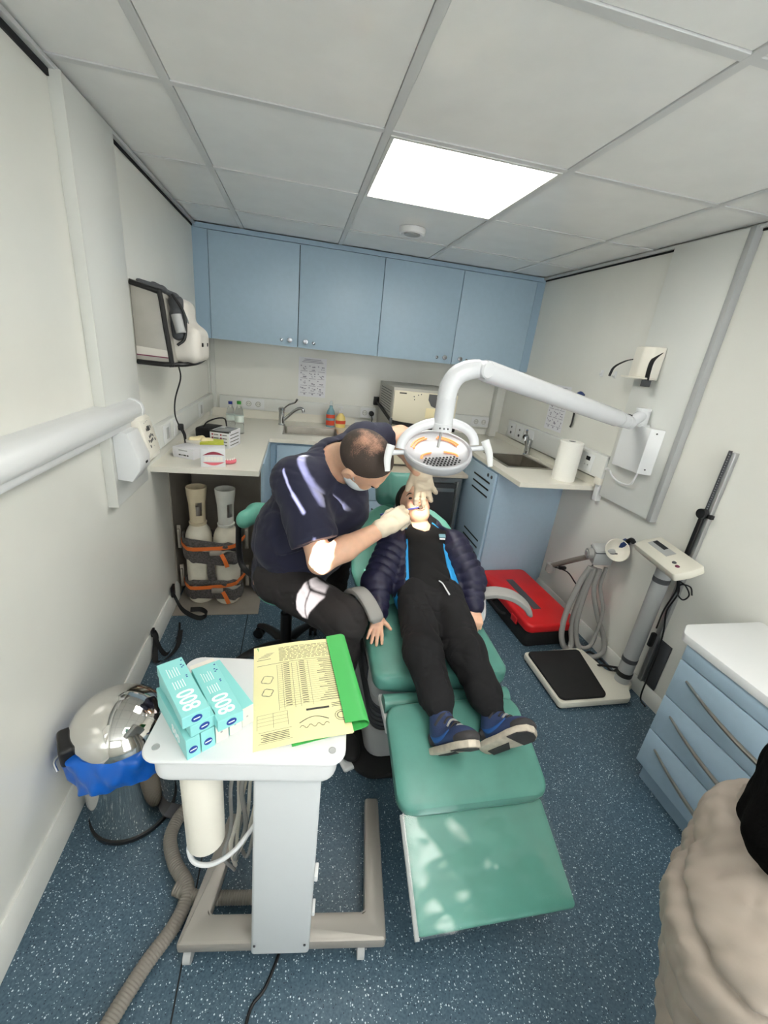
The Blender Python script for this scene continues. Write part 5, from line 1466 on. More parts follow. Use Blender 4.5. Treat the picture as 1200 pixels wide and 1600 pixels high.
poster(1.585, 1.79, 1.075, 1.37, 'x', W, 'picture instruction sheet on the wall behind the lamp arm', 8)

# ================================================================== right wall things
t = thing('paper_towel_roll', 'white kitchen paper roll standing on the worktop end', 'paper roll', (2.225, 1.22, CT))
T = Matrix.Translation((2.222, 1.225, CT))
MB().lathe([(0.020, 0.0), (0.064, 0.0), (0.066, 0.004), (0.066, 0.226), (0.063, 0.230), (0.020, 0.230), (0.020, 0.0)], 44, T).build('roll', M_tissue, t)
MB().lathe([(0.0195, 0.002), (0.0195, 0.2295), (0.0185, 0.2295), (0.0185, 0.002)], 24, T).build('core', M_greyd, t)
t = thing('cup_dispenser', 'cream wall holder with black straps hanging from it', 'dispenser', (W - 0.06, 0.965, 1.47))
MB().prism([(W - 0.034, 0.885), (W - 0.085, 0.905), (W - 0.10, 0.955), (W - 0.085, 1.03), (W - 0.034, 1.045)], 1.475, 1.615, bev=0.004, corner=0.01).build('body', M_whitew, t)
MB().box(W - 0.11, W - 0.034, 0.89, 1.05, 1.468, 1.476, 0.003).build('lip', M_whitew, t)
MB().ribbon([(W - 0.040, 0.905, 1.60), (W - 0.088, 0.895, 1.555), (W - 0.094, 0.892, 1.50), (W - 0.086, 0.895, 1.455)], (0, 0.026, 0), 0.003, None).build('strap', M_strap, t)
MB().box(W - 0.10, W - 0.075, 0.876, 0.914, 1.435, 1.465, 0.003).build('buckle', M_greyd, t)
MB().ribbon([(W - 0.045, 1.055, 1.56), (W - 0.085, 1.075, 1.545), (W - 0.125, 1.095, 1.51), (W - 0.135, 1.10, 1.465)], (0.006, 0.024, 0), 0.003, None).build('strap', M_strap, t)
for k, (yy, lab) in enumerate(((1.338, 'small white adhesive wall hook further from the cup holder'), (1.228, 'small white adhesive wall hook nearer the cup holder'))):
    t = thing('wall_hook', lab, 'hook', (W, yy, 1.46), group='adhesive hooks')
    MB().box(W - 0.003, W - 0.0002, yy - 0.012, yy + 0.012, 1.455, 1.492, 0.001).build('plate', M_white, t)
    MB().tube([(W - 0.003, yy, 1.475), (W - 0.012, yy, 1.466), (W - 0.014, yy, 1.474)], 0.003, 8).build('hook', M_white, t)
t = thing('wall_bracket', 'dark blue and black gun-shaped holder on the wall above lamp arm', 'holder', (W - 0.02, 1.46, 1.23))
MB().tube([(W - 0.004, 1.445, 1.335), (W - 0.03, 1.445, 1.345), (W - 0.045, 1.455, 1.325), (W - 0.035, 1.465, 1.29), (W - 0.03, 1.465, 1.26)], [0.011, 0.014, 0.013, 0.013, 0.011], 10).build('clip', M_denim, t)
MB().tube([(W - 0.03, 1.465, 1.27), (W - 0.02, 1.468, 1.22), (W - 0.018, 1.468, 1.16), (W - 0.022, 1.47, 1.135)], 0.006, 8).build('tip', M_black, t)
t = thing('lamp_cable', 'white cord looping from the trunking end to the lamp box', 'cable', (W - 0.05, 0.95, 0.97))
MB().cyl((W - 0.022, 1.046, 0.985), (W - 0.022, 1.020, 0.985), 0.014, n=16).build('gland', M_white, t)
MB().tube([(W - 0.022, 1.022, 0.985), (W - 0.045, 0.985, 0.975), (W - 0.055, 0.94, 0.96), (W - 0.055, 0.875, 0.952), (W - 0.055, 0.82, 0.968), (W - 0.055, 0.80, 1.036)], 0.005, 10).build('cord', M_white, t)
t = thing('folding_bracket', 'white folding support bracket at the worktop end', 'bracket', (W - 0.02, 1.08, 0.78))
MB().box(W - 0.036, W - 0.0002, 1.05, 1.085, 0.79, 0.915, 0.004).build('arm', M_white, t)
MB().box(W - 0.05, W - 0.0005, 1.044, 1.092, 0.885, 0.925, 0.004).build('block', M_whitew, t)

# weighing scale with column, display and separate height rod
t = thing('weighing_scale', 'medical floor scale with black platform, grey column and cream display', 'scale', (2.1, 0.48, 0))
MB().prism([(1.878, 0.335), (2.262, 0.335), (2.30, 0.40), (2.345, 0.42), (2.345, 0.505), (2.27, 0.52), (2.235, 0.70), (1.878, 0.685)], 0.012, 0.045, bev=0.006, corner=0.02, cseg=4).build('base', M_scale, t)
for k, (x, y) in enumerate(((1.90, 0.36), (2.23, 0.36), (1.90, 0.665), (2.21, 0.67), (2.32, 0.46))): MB().cyl((x, y, 0), (x, y, 0.013), 0.014, n=12).build('foot', M_black, t)
MB().prism([(1.888, 0.348), (2.135, 0.348), (2.200, 0.675), (1.888, 0.672)], 0.045, 0.060, bev=0.005, corner=0.025, cseg=5).build('platform_mat', M_rubber, t)
CXs, CYs = 2.298, 0.450
MB().lathe([(0.034, 0.045), (0.034, 0.70)], 28, Matrix.Translation((CXs, CYs, 0))).build('column', M_grey, t)
for zz in (0.168, 0.62): MB().lathe([(0.0345, zz), (0.0352, zz + 0.002), (0.0352, zz + 0.022), (0.0345, zz + 0.024)], 28, Matrix.Translation((CXs, CYs, 0))).build('ring', M_greyd, t)
MB().lathe([(0.0345, 0.08), (0.037, 0.082), (0.037, 0.105), (0.0345, 0.107)], 28, Matrix.Translation((CXs, CYs, 0))).build('cable_tie', M_black, t)
dsp = MB(); FD = frame((2.255, 0.475, 0.72), _n((0.35, -0.93, 0)), _n((0.93, 0.35, 0.0)), (0, 0, 1))
fdx = _n((-0.20, -0.98, 0.0)); fdy = _n(np.array((0.86, -0.18, 0.40)) - fdx * np.dot((0.86, -0.18, 0.40), fdx)); fdz = np.cross(fdx, fdy)
FD = frame((2.262, 0.435, 0.752), tuple(fdx), tuple(fdy), tuple(fdz))
dsp.prism([(-0.15, -0.062), (0.15, -0.062), (0.160, 0.0), (0.15, 0.062), (-0.14, 0.062), (-0.155, 0.0)], -0.016, 0.020, bev=0.007, corner=0.01, M=FD).build('display_head', M_scale, t)
MB().box(-0.12, 0.02, -0.012, 0.03, 0.020, 0.0212, M=FD).build('display_window', M_grey, t)
MB().box(-0.115, -0.03, 0.008, 0.028, 0.0212, 0.0220, M=FD).build('screen', M_screen, t)
for (a, b, mm) in ((0.075, -0.012, M_greyd), (0.105, -0.018, M_plum)): MB().lathe([(0.008, 0), (0.006, 0.003), (0.0001, 0.003)], 14, FD @ Matrix.Translation((a, b, 0.020)) @ Matrix.Diagonal((1.4, 1, 1, 1))).build('button', mm, t)
m = MB()
m.tube([(2.315, 0.40, 0.68), (2.335, 0.395, 0.61), (2.325, 0.405, 0.50), (2.318, 0.40, 0.40)], 0.0035, 8)
m.tube([(2.32, 0.395, 0.67), (2.34, 0.385, 0.60), (2.33, 0.395, 0.5), (2.34, 0.38, 0.40), (2.345, 0.37, 0.28), (2.335, 0.36, 0.15), (2.33, 0.35, 0.03), (2.33, 0.31, 0.012)], 0.0035, 8)
m.tube([(2.335, 0.40, 0.655), (2.345, 0.37, 0.645), (2.35, 0.345, 0.615), (2.34, 0.355, 0.585), (2.335, 0.385, 0.60), (2.34, 0.39, 0.64), (2.352, 0.355, 0.65), (2.353, 0.335, 0.62)], 0.0032, 8)
m.build('cable', M_black, t)
MB().box(2.306, 2.328, 0.388, 0.408, 0.30, 0.375, 0.006).build('inline_adapter', M_black, t)
t = thing('height_rod', 'steel and black measuring rod fixed to the wall behind the scale', 'measuring rod', (W - 0.015, 0.42, 0.08))
MB().box(W - 0.022, W - 0.001, 0.400, 0.424, 0.08, 1.235, 0.002).build('rail', M_alu, t)
MB().box(W - 0.027, W - 0.022, 0.414, 0.428, 0.98, 1.240, 0.001).build('ruler', M_greyd, t)
m = MB()
for k in range(24): m.box(W - 0.0275, W - 0.0265, 0.416, 0.4205, 0.99 + 0.0102 * k, 0.995 + 0.0102 * k)
m.build('ruler_marks', M_alu, t)
MB().box(W - 0.034, W - 0.022, 0.416, 0.434, 0.66, 0.965, 0.002).build('slider_arm', M_black, t)
MB().cyl((W - 0.045, 0.424, 0.968), (W - 0.012, 0.424, 0.968), 0.021, n=20).box(W - 0.03, W - 0.012, 0.385, 0.408, 0.955, 0.972, 0.002).build('slider_joint', M_black, t)
MB().box(W - 0.008, W - 0.0005, 0.335, 0.398, 0.082, 0.335, 0.002).build('wall_plate', M_greyd, t)
t = thing('cable_loop', 'black cable lying on the floor behind the scale platform', 'cable', (2.26, 0.62, 0))
MB().tube([(2.28, 0.485, 0.095), (2.25, 0.54, 0.062), (2.24, 0.60, 0.012), (2.26, 0.68, 0.01), (2.31, 0.70, 0.01), (2.33, 0.62, 0.012), (2.31, 0.53, 0.03), (2.305, 0.49, 0.09)], 0.006, 8).build('cable', M_black, t)
MB().box(2.225, 2.285, 0.56, 0.625, 0.0, 0.03, 0.006).build('adapter', M_black, t)

# red tool case
t = thing('tool_case', 'red-lidded black plastic case on the floor by the wall', 'case', (2.07, 1.07, 0))
FC = frame((2.075, 1.075, 0), tuple(_n((1, 0.05, 0))), tuple(_n((-0.05, 1, 0))), (0, 0, 1))
MB().prism([(-0.155, -0.295), (0.155, -0.295), (0.155, 0.295), (-0.155, 0.295)], 0.0, 0.098, bev=0.012, corner=0.03, M=FC).build('lower_shell', M_rubber, t)
MB().prism([(-0.168, -0.310), (0.168, -0.310), (0.168, 0.310), (-0.168, 0.310)], 0.100, 0.155, bev=0.016, seg=4, corner=0.04, cseg=6, M=FC).build('lid', M_red, t)
MB().box(-0.045, 0.005, -0.16, 0.17, 0.1548, 0.1562, M=FC).build('lid_inlay', M_greyd, t)
for y in (-0.17, 0.17): MB().box(-0.172, -0.160, y - 0.03, y + 0.03, 0.085, 0.125, 0.004, M=FC).build('latch', M_red, t)
MB().tube([tuple(FC @ Vector((-0.16, -0.07, 0.07))), tuple(FC @ Vector((-0.19, -0.05, 0.07))), tuple(FC @ Vector((-0.19, 0.05, 0.07))), tuple(FC @ Vector((-0.16, 0.07, 0.07)))], 0.008, 8, sub=4).build('handle', M_black, t)

# suction unit on its wall arm with hoses
t = thing('suction_unit', 'grey suction hose holder on jointed wall arm with cream funnel', 'suction unit', (2.25, 0.9, 0.4))
MB().tube([(W - 0.022, 1.30, 0.20), (2.30, 1.22, 0.24), (2.20, 1.08, 0.335)], 0.020, 14, sub=3).build('wall_arm', M_whitew, t)
MB().cyl((2.20, 1.08, 0.315), (2.20, 1.08, 0.365), 0.028, n=20).build('arm_joint', M_greyhose, t)
MB().tube([(2.20, 1.08, 0.35), (2.215, 0.97, 0.44), (2.24, 0.84, 0.545)], 0.015, 12, sub=3).build('fore_arm', M_cordhose, t)
FS = frame((2.270, 0.80, 0.580), tuple(_n((0.95, -0.25, 0.1))), tuple(_n((0.25, 0.95, 0.15))), (0, 0, 1))
MB().box(-0.05, 0.05, -0.035, 0.045, -0.05, 0.04, 0.008, M=FS).build('holder_block', M_grey, t)
MB().box(-0.05, 0.06, -0.036, 0.046, 0.02, 0.026, 0.002, M=FS).build('holder_band', M_greyd, t)
MB().cyl(FS @ Vector((-0.05, 0, 0.0)), FS @ Vector((-0.078, 0, 0.0)), 0.028, n=20).cyl(FS @ Vector((-0.05, 0, 0.0)), FS @ Vector((-0.084, 0, 0.0)), 0.018, n=16).build('knob', M_greyhose, t)
fd_ = _n((-0.35, -0.75, 0.55))
MB().lathe([(0.014, -0.060), (0.020, -0.034), (0.038, -0.020), (0.053, 0.0), (0.061, 0.022), (0.057, 0.022), (0.047, 0.004), (0.026, -0.012), (0.0001, -0.016)], 30, aim((2.305, 0.755, 0.622), fd_)).build('funnel', M_whitew, t)
MB().tube([(2.33, 0.80, 0.605), (2.348, 0.775, 0.645), (2.352, 0.755, 0.675)], [0.018, 0.022, 0.02], 12, sub=4).build('blue_handpiece', M_denim, t)
MB().tube([(2.352, 0.758, 0.67), (2.356, 0.735, 0.695), (2.354, 0.715, 0.69)], 0.012, 10).build('handpiece_tip', M_black, t)
hoses = [
    ([(2.225, 0.80, 0.50), (2.20, 0.81, 0.40), (2.155, 0.79, 0.24), (2.135, 0.76, 0.12), (2.145, 0.73, 0.045), (2.18, 0.72, 0.022), (2.205, 0.74, 0.05), (2.20, 0.78, 0.16), (2.225, 0.80, 0.34), (2.24, 0.80, 0.50)], 0.0155),
    ([(2.265, 0.775, 0.50), (2.262, 0.77, 0.38), (2.30, 0.73, 0.24), (2.345, 0.69, 0.13), (2.345, 0.655, 0.055), (2.295, 0.65, 0.020), (2.235, 0.68, 0.022), (2.215, 0.735, 0.10), (2.215, 0.765, 0.2), (2.235, 0.79, 0.36), (2.25, 0.79, 0.50)], 0.013),
    ([(2.30, 0.775, 0.51), (2.292, 0.765, 0.40), (2.315, 0.72, 0.28), (2.305, 0.70, 0.15), (2.275, 0.68, 0.075), (2.24, 0.695, 0.05), (2.22, 0.73, 0.07)], 0.010),
]
for P, r in hoses: MB().tube(P, r, 12).build('hose', M_greyhose, t)
MB().tube([(2.20, 1.05, 0.36), (2.22, 0.95, 0.38), (2.245, 0.88, 0.34), (2.23, 0.84, 0.40), (2.25, 0.81, 0.52)], 0.004, 8).build('thin_cable', M_black, t)
MB().box(2.19, 2.235, 0.985, 1.005, 0.375, 0.393, 0.004).build('cable_clip', M_black, t)

# black straps at the skirting
t = thing('loose_strap', 'black webbing strap looped at the skirting board', 'strap', (0.06, 0.85, 0))
MB().ribbon([(0.018, 0.845, 0.125), (0.035, 0.83, 0.10), (0.055, 0.815, 0.045), (0.075, 0.82, 0.012), (0.09, 0.86, 0.012), (0.10, 0.95, 0.03), (0.095, 1.0, 0.06)], (0.004, 0.024, 0.004), 0.002, None).build('webbing', M_strap, t)
MB().ribbon([(0.018, 0.855, 0.120), (0.03, 0.845, 0.09), (0.034, 0.80, 0.03), (0.05, 0.77, 0.012), (0.09, 0.80, 0.010), (0.115, 0.87, 0.02), (0.11, 0.95, 0.05)], (0.022, 0.010, 0.004), 0.002, None).build('webbing', M_strap, t)
MB().box(0.012, 0.024, 0.835, 0.865, 0.10, 0.135, 0.003).build('anchor', M_black, t)
t = thing('loose_strap', 'black webbing strap lying on the floor beside gas cylinders', 'strap', (0.12, 1.12, 0))
MB().ribbon([(0.018, 1.20, 0.10), (0.06, 1.17, 0.03), (0.11, 1.13, 0.016), (0.17, 1.10, 0.012), (0.20, 1.13, 0.016), (0.165, 1.165, 0.022), (0.11, 1.155, 0.03)], (0.004, 0.010, 0.024), 0.002, None).build('webbing', M_strap, t)
MB().box(0.010, 0.022, 1.18, 1.225, 0.09, 0.155, 0.003).build('anchor', M_black, t)

# dentist's stool
t = thing('dentist_stool', 'black five-star stool with mint green seat under the dentist', 'stool', (0.64, 0.74, 0))
SX, SY = 0.632, 0.755
for k in range(5):
    a = math.radians(126 + 72 * k)
    ex, ey = SX + 0.235 * math.cos(a), SY + 0.235 * math.sin(a)
    g = MB().tube([(SX, SY, 0.105), (SX + 0.09 * math.cos(a), SY + 0.09 * math.sin(a), 0.108), (SX + 0.18 * math.cos(a), SY + 0.18 * math.sin(a), 0.092), (ex, ey, 0.068)], [0.028, 0.024, 0.020, 0.015], 12, flat=0.75).build('leg', M_black, t)
    p = Vector((-math.sin(a + 0.6), math.cos(a + 0.6), 0))
    MB().cyl(Vector((ex, ey, 0.026)) - p * 0.020, Vector((ex, ey, 0.026)) - p * 0.006, 0.026, n=18).cyl(Vector((ex, ey, 0.026)) + p * 0.006, Vector((ex, ey, 0.026)) + p * 0.020, 0.026, n=18).cyl((ex, ey, 0.03), (ex, ey, 0.07), 0.009, n=10).build('caster', M_black, g)
MB().cyl((SX, SY, 0.09), (SX, SY, 0.28), 0.026, n=20).cyl((SX, SY, 0.26), (SX, SY, 0.39), 0.016, n=16).build('gas_lift', M_black, t)
MB().lathe([(0.0001, 0.385), (0.105, 0.385), (0.130, 0.40), (0.137, 0.42), (0.130, 0.435), (0.105, 0.443), (0.0001, 0.443)], 40, Matrix.Translation((SX, SY, 0))).build('seat', M_greenl, t)
MB().tube([(SX - 0.05, SY + 0.05, 0.38), (SX - 0.19, SY + 0.19, 0.385), (SX - 0.235, SY + 0.235, 0.45), (SX - 0.235, SY + 0.23, 0.66)], 0.014, 12).build('back_post', M_black, t)
soft('backrest', [Cone((0.355 + 0.075, 0.955, 0.665), (0.465, 1.035, 0.665), 0.045, 0.045, k=0.02, flat=((0.7, -0.7, 0), 0.7)), Cone((0.465, 1.035, 0.665), (0.56, 1.09, 0.665), 0.045, 0.04, k=0.03, flat=((0.5, -0.86, 0), 0.7))], 0.007, M_greenl, t)
# ================================================================== people
def head_prims(c, f, u, s=1.0, mouth_open=False):
    c = np.array(c, float); f = _n(f); u = _n(np.array(u, float) - f * np.dot(u, f)); r = np.cross(f, u)
    R = np.stack([r, f, u], 1)
    def pt(a, b, d): return c + s * (r * a + f * b + u * d)
    P = [Ell(pt(0, -0.012, 0.030), s * np.array((0.076, 0.098, 0.090)), R, 0.02),
         Ell(pt(0, 0.030, -0.028), s * np.array((0.063, 0.064, 0.088)), R, 0.03 * s),
         Ell(pt(0, 0.040, -0.086), s * np.array((0.046, 0.046, 0.034)), R, 0.03 * s),
         Cone(pt(0, 0.090, 0.005), pt(0, 0.108, -0.034), 0.008 * s, 0.014 * s, 0.012 * s),
         Ell(pt(0, 0.083, 0.020), s * np.array((0.048, 0.014, 0.011)), R, 0.015 * s),
         Ell(pt(0.032, 0.072, -0.03), s * np.array((0.026, 0.022, 0.024)), R, 0.02 * s),
         Ell(pt(-0.032, 0.072, -0.03), s * np.array((0.026, 0.022, 0.024)), R, 0.02 * s)]
    for q in (-1, 1):
        P += [Ell(pt(q * 0.031, 0.098, 0.000), s * np.array((0.016, 0.012, 0.009)), R, 0.008 * s, 's'),
              Ell(pt(q * 0.079, -0.008, -0.010), s * np.array((0.010, 0.020, 0.032)), R, 0.008 * s),
              Ell(pt(q * 0.090, -0.004, -0.008), s * np.array((0.008, 0.010, 0.018)), R, 0.004 * s, 's')]
    if mouth_open:
        P.append(Ell(pt(0, 0.098, -0.068), s * np.array((0.020, 0.026, 0.015)), R, 0.004, 's'))
    else:
        P += [Ell(pt(0, 0.088, -0.066), s * np.array((0.024, 0.009, 0.006)), R, 0.006 * s)]
    return P, pt, R

def hand_prims(Wp, d, n, t, curls, spread=0.10, s=1.0, thumb=(0.6, 0.75, -0.25), thumb_curl=0.3, grow=0.0):
    """wrist, finger direction, back-of-hand normal, thumb side; curls = 4 x (a1,a2,a3) in degrees"""
    Wp = np.array(Wp, float); d = _n(d); n = _n(np.array(n, float) - d * np.dot(n, d)); t = _n(np.array(t, float) - d * np.dot(t, d)); t = _n(t - n * np.dot(t, n))
    R = np.stack([t, d, n], 1)
    P = [RBox(Wp + s * (d * 0.050), s * np.array((0.038, 0.046, 0.014)) + grow, 0.0135 * s + grow, R, 0.012 * s),
         Ell(Wp + s * (d * 0.030 + t * 0.022 - n * 0.008), s * np.array((0.018, 0.030, 0.014)) + grow, R, 0.012 * s),
         Cone(Wp - d * 0.02 * s, Wp + d * 0.02 * s, 0.026 * s + grow, 0.028 * s + grow, 0.015 * s, flat=(n, 0.78))]
    lens_ = [(0.043, 0.026, 0.021), (0.047, 0.030, 0.022), (0.043, 0.028, 0.022), (0.034, 0.021, 0.019)]
    tips = []
    for i in range(4):
        b = Wp + s * (d * (0.090 - 0.004 * abs(i - 1.0)) + t * (0.030 - 0.0195 * i))
        sp = spread * (1.2 - i)
        dd = _n(d + t * math.tan(sp))
        ang = 0.0; q = b
        rad = [0.0098, 0.0090, 0.0082, 0.0070] if i < 3 else [0.0085, 0.0078, 0.0072, 0.0062]
        for k in range(3):
            ang += math.radians(curls[i][k])
            v = dd * math.cos(ang) - n * math.sin(ang)
            q2 = q + v * lens_[i][k] * s
            P.append(Cone(q, q2, rad[k] * s + grow, rad[k + 1] * s + grow, 0.004 * s))
            q = q2
        tips.append(q)
    tb = Wp + s * (d * 0.022 + t * 0.030 - n * 0.006)
    td = _n(t * thumb[0] + d * thumb[1] + n * thumb[2])
    q1 = tb + td * 0.042 * s
    td2 = _n(td * math.cos(thumb_curl) + (d * 0.8 - t * 0.6 - n * 0.2) * math.sin(thumb_curl))
    q2 = q1 + td2 * 0.032 * s
    P += [Cone(tb, q1, 0.0135 * s + grow, 0.0110 * s + grow, 0.008 * s), Cone(q1, q2, 0.0108 * s + grow, 0.0082 * s + grow, 0.004 * s)]
    tips.append(q2)
    return P, tips

def lerp(a, b, u): return np.array(a, float) * (1 - u) + np.array(b, float) * u

# ------------------------------------------------------------------ the dentist
D = dict(pel=(0.640, 0.735, 0.53), bel=(0.668, 0.695, 0.71), che=(0.745, 0.690, 0.90), nb=(0.805, 0.690, 1.030),
         sr=(0.662, 0.565, 0.985), sl=(0.935, 0.810, 1.098), er=(0.752, 0.405, 0.742), wr=(1.012, 0.545, 0.824),
         el=(1.115, 0.905, 1.115), wl=(1.147, 0.655, 1.030), hd=(0.900, 0.553, 1.084))
D = {k: np.array(v) for k, v in D.items()}
HF, HU = (0.66, 0.0, -0.75), (0.45, -0.80, 0.40)
doc = thing('person', 'balding dentist in navy tunic and gloves bending over the boy', 'person', (0.64, 0.72, 0.0))
HS = 1.07
hp, hpt, hR = head_prims(D['hd'], HF, HU, HS)
body = hp + [Cone(D['nb'] - np.array((0.02, -0.02, 0.02)), hpt(0, -0.035, -0.06), 0.066, 0.057, 0.03),
             Cone(D['pel'], D['bel'], 0.12, 0.125, 0.04), Cone(D['bel'], D['che'], 0.125, 0.115, 0.04), Cone(D['che'], D['nb'], 0.105, 0.07, 0.05),
             Cone(D['nb'], D['sr'], 0.05, 0.055, 0.04), Cone(D['nb'], D['sl'], 0.05, 0.055, 0.04),
             Cone(D['sr'], D['er'], 0.050, 0.044, 0.02), Cone(D['er'], lerp(D['er'], D['wr'], 0.35), 0.044, 0.046, 0.02), Cone(lerp(D['er'], D['wr'], 0.35), D['wr'], 0.046, 0.029, 0.02),
             Cone(D['wr'], lerp(D['wr'], (1.16, 0.65, 0.84), 0.12), 0.024, 0.018, 0.01),
             Cone(D['sl'], D['el'], 0.050, 0.043, 0.02), Cone(D['el'], lerp(D['el'], D['wl'], 0.35), 0.046, 0.050, 0.02), Cone(lerp(D['el'], D['wl'], 0.35), D['wl'], 0.050, 0.031, 0.02),
             Cone(D['wl'], D['wl'] + np.array((0.004, 0.006, -0.025)), 0.024, 0.018, 0.01),
             Cone((0.57, 0.64, 0.53), (0.85, 0.345, 0.53), 0.075, 0.055, 0.03), Cone((0.85, 0.345, 0.53), (0.835, 0.335, 0.09), 0.05, 0.035, 0.02),
             Cone((0.70, 0.80, 0.53), (0.89, 1.02, 0.50), 0.075, 0.055, 0.03), Cone((0.89, 1.02, 0.50), (0.885, 1.03, 0.09), 0.05, 0.035, 0.02)]
soft('body', body, 0.0048, M_skin, doc)
# short thinning hair
hm = bpy.data.materials.new('hair_thinning'); hm.use_nodes = True
nt = hm.node_tree; bs = nt.nodes['Principled BSDF']; bs.inputs['Roughness'].default_value = 0.75
geo = nt.nodes.new('ShaderNodeTexCoord')
crown = hpt(0.006, -0.062, 0.088) - np.array((0.64, 0.72, 0.0))
dist_ = nt.nodes.new('ShaderNodeVectorMath'); dist_.operation = 'DISTANCE'; dist_.inputs[1].default_value = tuple(crown)
nt.links.new(geo.outputs['Object'], dist_.inputs[0])
n1 = nt.nodes.new('ShaderNodeTexNoise'); n1.inputs['Scale'].default_value = 420; n1.inputs['Detail'].default_value = 2
n2 = nt.nodes.new('ShaderNodeTexNoise'); n2.inputs['Scale'].default_value = 28; n2.inputs['Detail'].default_value = 3
nt.links.new(geo.outputs['Object'], n1.inputs['Vector']); nt.links.new(geo.outputs['Object'], n2.inputs['Vector'])
mr = nt.nodes.new('ShaderNodeMapRange'); mr.inputs['From Min'].default_value = 0.010; mr.inputs['From Max'].default_value = 0.085; mr.inputs['To Min'].default_value = 0.15; mr.inputs['To Max'].default_value = 0.62
nt.links.new(dist_.outputs['Value'], mr.inputs['Value'])
ad1 = nt.nodes.new('ShaderNodeMath'); ad1.operation = 'MULTIPLY_ADD'; ad1.inputs[1].default_value = 0.5; 
nt.links.new(n1.outputs['Fac'], ad1.inputs[0]); nt.links.new(mr.outputs['Result'], ad1.inputs[2])
ad2 = nt.nodes.new('ShaderNodeMath'); ad2.operation = 'MULTIPLY_ADD'; ad2.inputs[1].default_value = 0.6
nt.links.new(n2.outputs['Fac'], ad2.inputs[0]); nt.links.new(ad1.outputs[0], ad2.inputs[2])
rp = nt.nodes.new('ShaderNodeValToRGB'); rp.color_ramp.elements[0].position = 0.66; rp.color_ramp.elements[1].position = 1.25 if False else 1.0
rp.color_ramp.elements[0].color = lin((196, 148, 124)); rp.color_ramp.elements[1].color = lin((66, 55, 49))
nt.links.new(ad2.outputs[0], rp.inputs['Fac']); nt.links.new(rp.outputs['Color'], bs.inputs['Base Color'])
bpn = nt.nodes.new('ShaderNodeBump'); bpn.inputs['Strength'].default_value = 0.5; bpn.inputs['Distance'].default_value = 0.002
nt.links.new(n1.outputs['Fac'], bpn.inputs['Height']); nt.links.new(bpn.outputs['Normal'], bs.inputs['Normal'])
hu_ = hR[:, 2]; hf_ = hR[:, 1]
soft('hair', [Ell(hpt(0, -0.012, 0.030), HS * np.array((0.0775, 0.0995, 0.0915)) + 0.001, hR, 0.01), Half(hpt(0, 0.055, 0.072), hf_ * 0.72 - hu_ * 0.69, 0.006)], 0.0045, hm, doc)
# mask with ear loop, eyes
mk = soft('face_mask', [Ell(hpt(0, 0.040, -0.060), (0.074, 0.076, 0.064), hR, 0.01), Half(hpt(0, 0.012, -0.05), -hf_ * 0.97 - hu_ * 0.1, 0.004), Half(hpt(0, 0.09, -0.012), hu_, 0.006)], 0.005, M_mask, doc)
MB().tube([hpt(0.055, 0.045, -0.03), hpt(0.070, 0.025, -0.018), hpt(0.080, 0.002, 0.010), hpt(0.083, -0.018, 0.006)], 0.0022, 8).tube([hpt(0.055, 0.04, -0.085), hpt(0.068, 0.01, -0.06), hpt(0.082, -0.016, -0.03)], 0.0022, 8).build('ear_loop', M_mask, mk)
for q in (-1, 1): MB().ell(hpt(q * 0.031, 0.086, 0.0), (0.011, 0.011, 0.011), 10).build('eye', M_eye, doc)
# tunic
SRD = _n(D['er'] - D['sr']); SLD = _n(D['el'] - D['sl'])
cutR = D['sr'] + SRD * 0.235; cutL = lerp(D['sl'], D['el'], 0.62)
ndir = _n(D['hd'] - D['nb'])
fw_ = waves(0.004, [38, 55, 26, 70], 21); fc_ = creases(0.012, [70, 95, 60, 110, 80], 5)
fold = lambda P: fw_(P) + fc_(P)
def tunic_disp(P):
    # diagonal pulls from the shoulder to the belly
    a = (P - D['sr']) @ _n((0.25, 0.15, -0.95)); b = (P - D['sr']) @ _n((-0.7, 0.7, 0.1))
    return fold(P) + 0.004 * np.sin(52 * a + 9 * b + 2.0 * np.sin(14 * b)) * np.exp(-np.abs(a - 0.22) / 0.2)
tun = [Cone((0.640, 0.740, 0.475), D['bel'], 0.165, 0.162, 0.05), Cone(D['bel'], D['che'], 0.168, 0.150, 0.06), Cone(D['che'], D['nb'] - np.array((0, 0, 0.01)), 0.145, 0.100, 0.06),
       Cone((0.835, 0.755, 0.985), (0.855, 0.725, 0.83), 0.115, 0.100, 0.06), Cone((0.855, 0.725, 0.83), (0.78, 0.70, 0.66), 0.100, 0.12, 0.06),
       Cone(D['nb'] - np.array((0.01, 0, 0.02)), D['sr'], 0.085, 0.085, 0.05), Cone(D['nb'] - np.array((0, 0, 0.02)), D['sl'], 0.085, 0.078, 0.05),
       Cone(D['sr'], D['sr'] + SRD * 0.28, 0.090, 0.086, 0.05), Cone(D['sl'], lerp(D['sl'], D['el'], 0.8), 0.076, 0.070, 0.04),
       Half(cutR, SRD, 0.004, D['er'] - 0.15 + np.array((0.02, 0, 0)), D['er'] + np.array((0.16, 0.10, 0.10))),
       Half(cutL, SLD, 0.004, D['el'] - np.array((0.10, 0.16, 0.16)), D['el'] + np.array((0.2, 0.2, 0.2))),
       Half((0.62, 0.74, 0.452), (0, 0, -1), 0.006, np.array((0.3, 0.4, 0.2)), np.array((0.95, 1.05, 0.52))),
       Cone(D['nb'] + ndir * 0.045, D['nb'] + ndir * 0.16, 0.084, 0.105, 0.012, 's'),
       Cone(D['er'], D['er'] + SRD * 0.001, 0.03, 0.03, 0.001, 's')]
tu = soft('tunic', tun, 0.0055, M_navy, doc, disp=tunic_disp)
cp = _n(np.cross(ndir, (0, 0, 1))); cq = np.cross(cp, ndir)
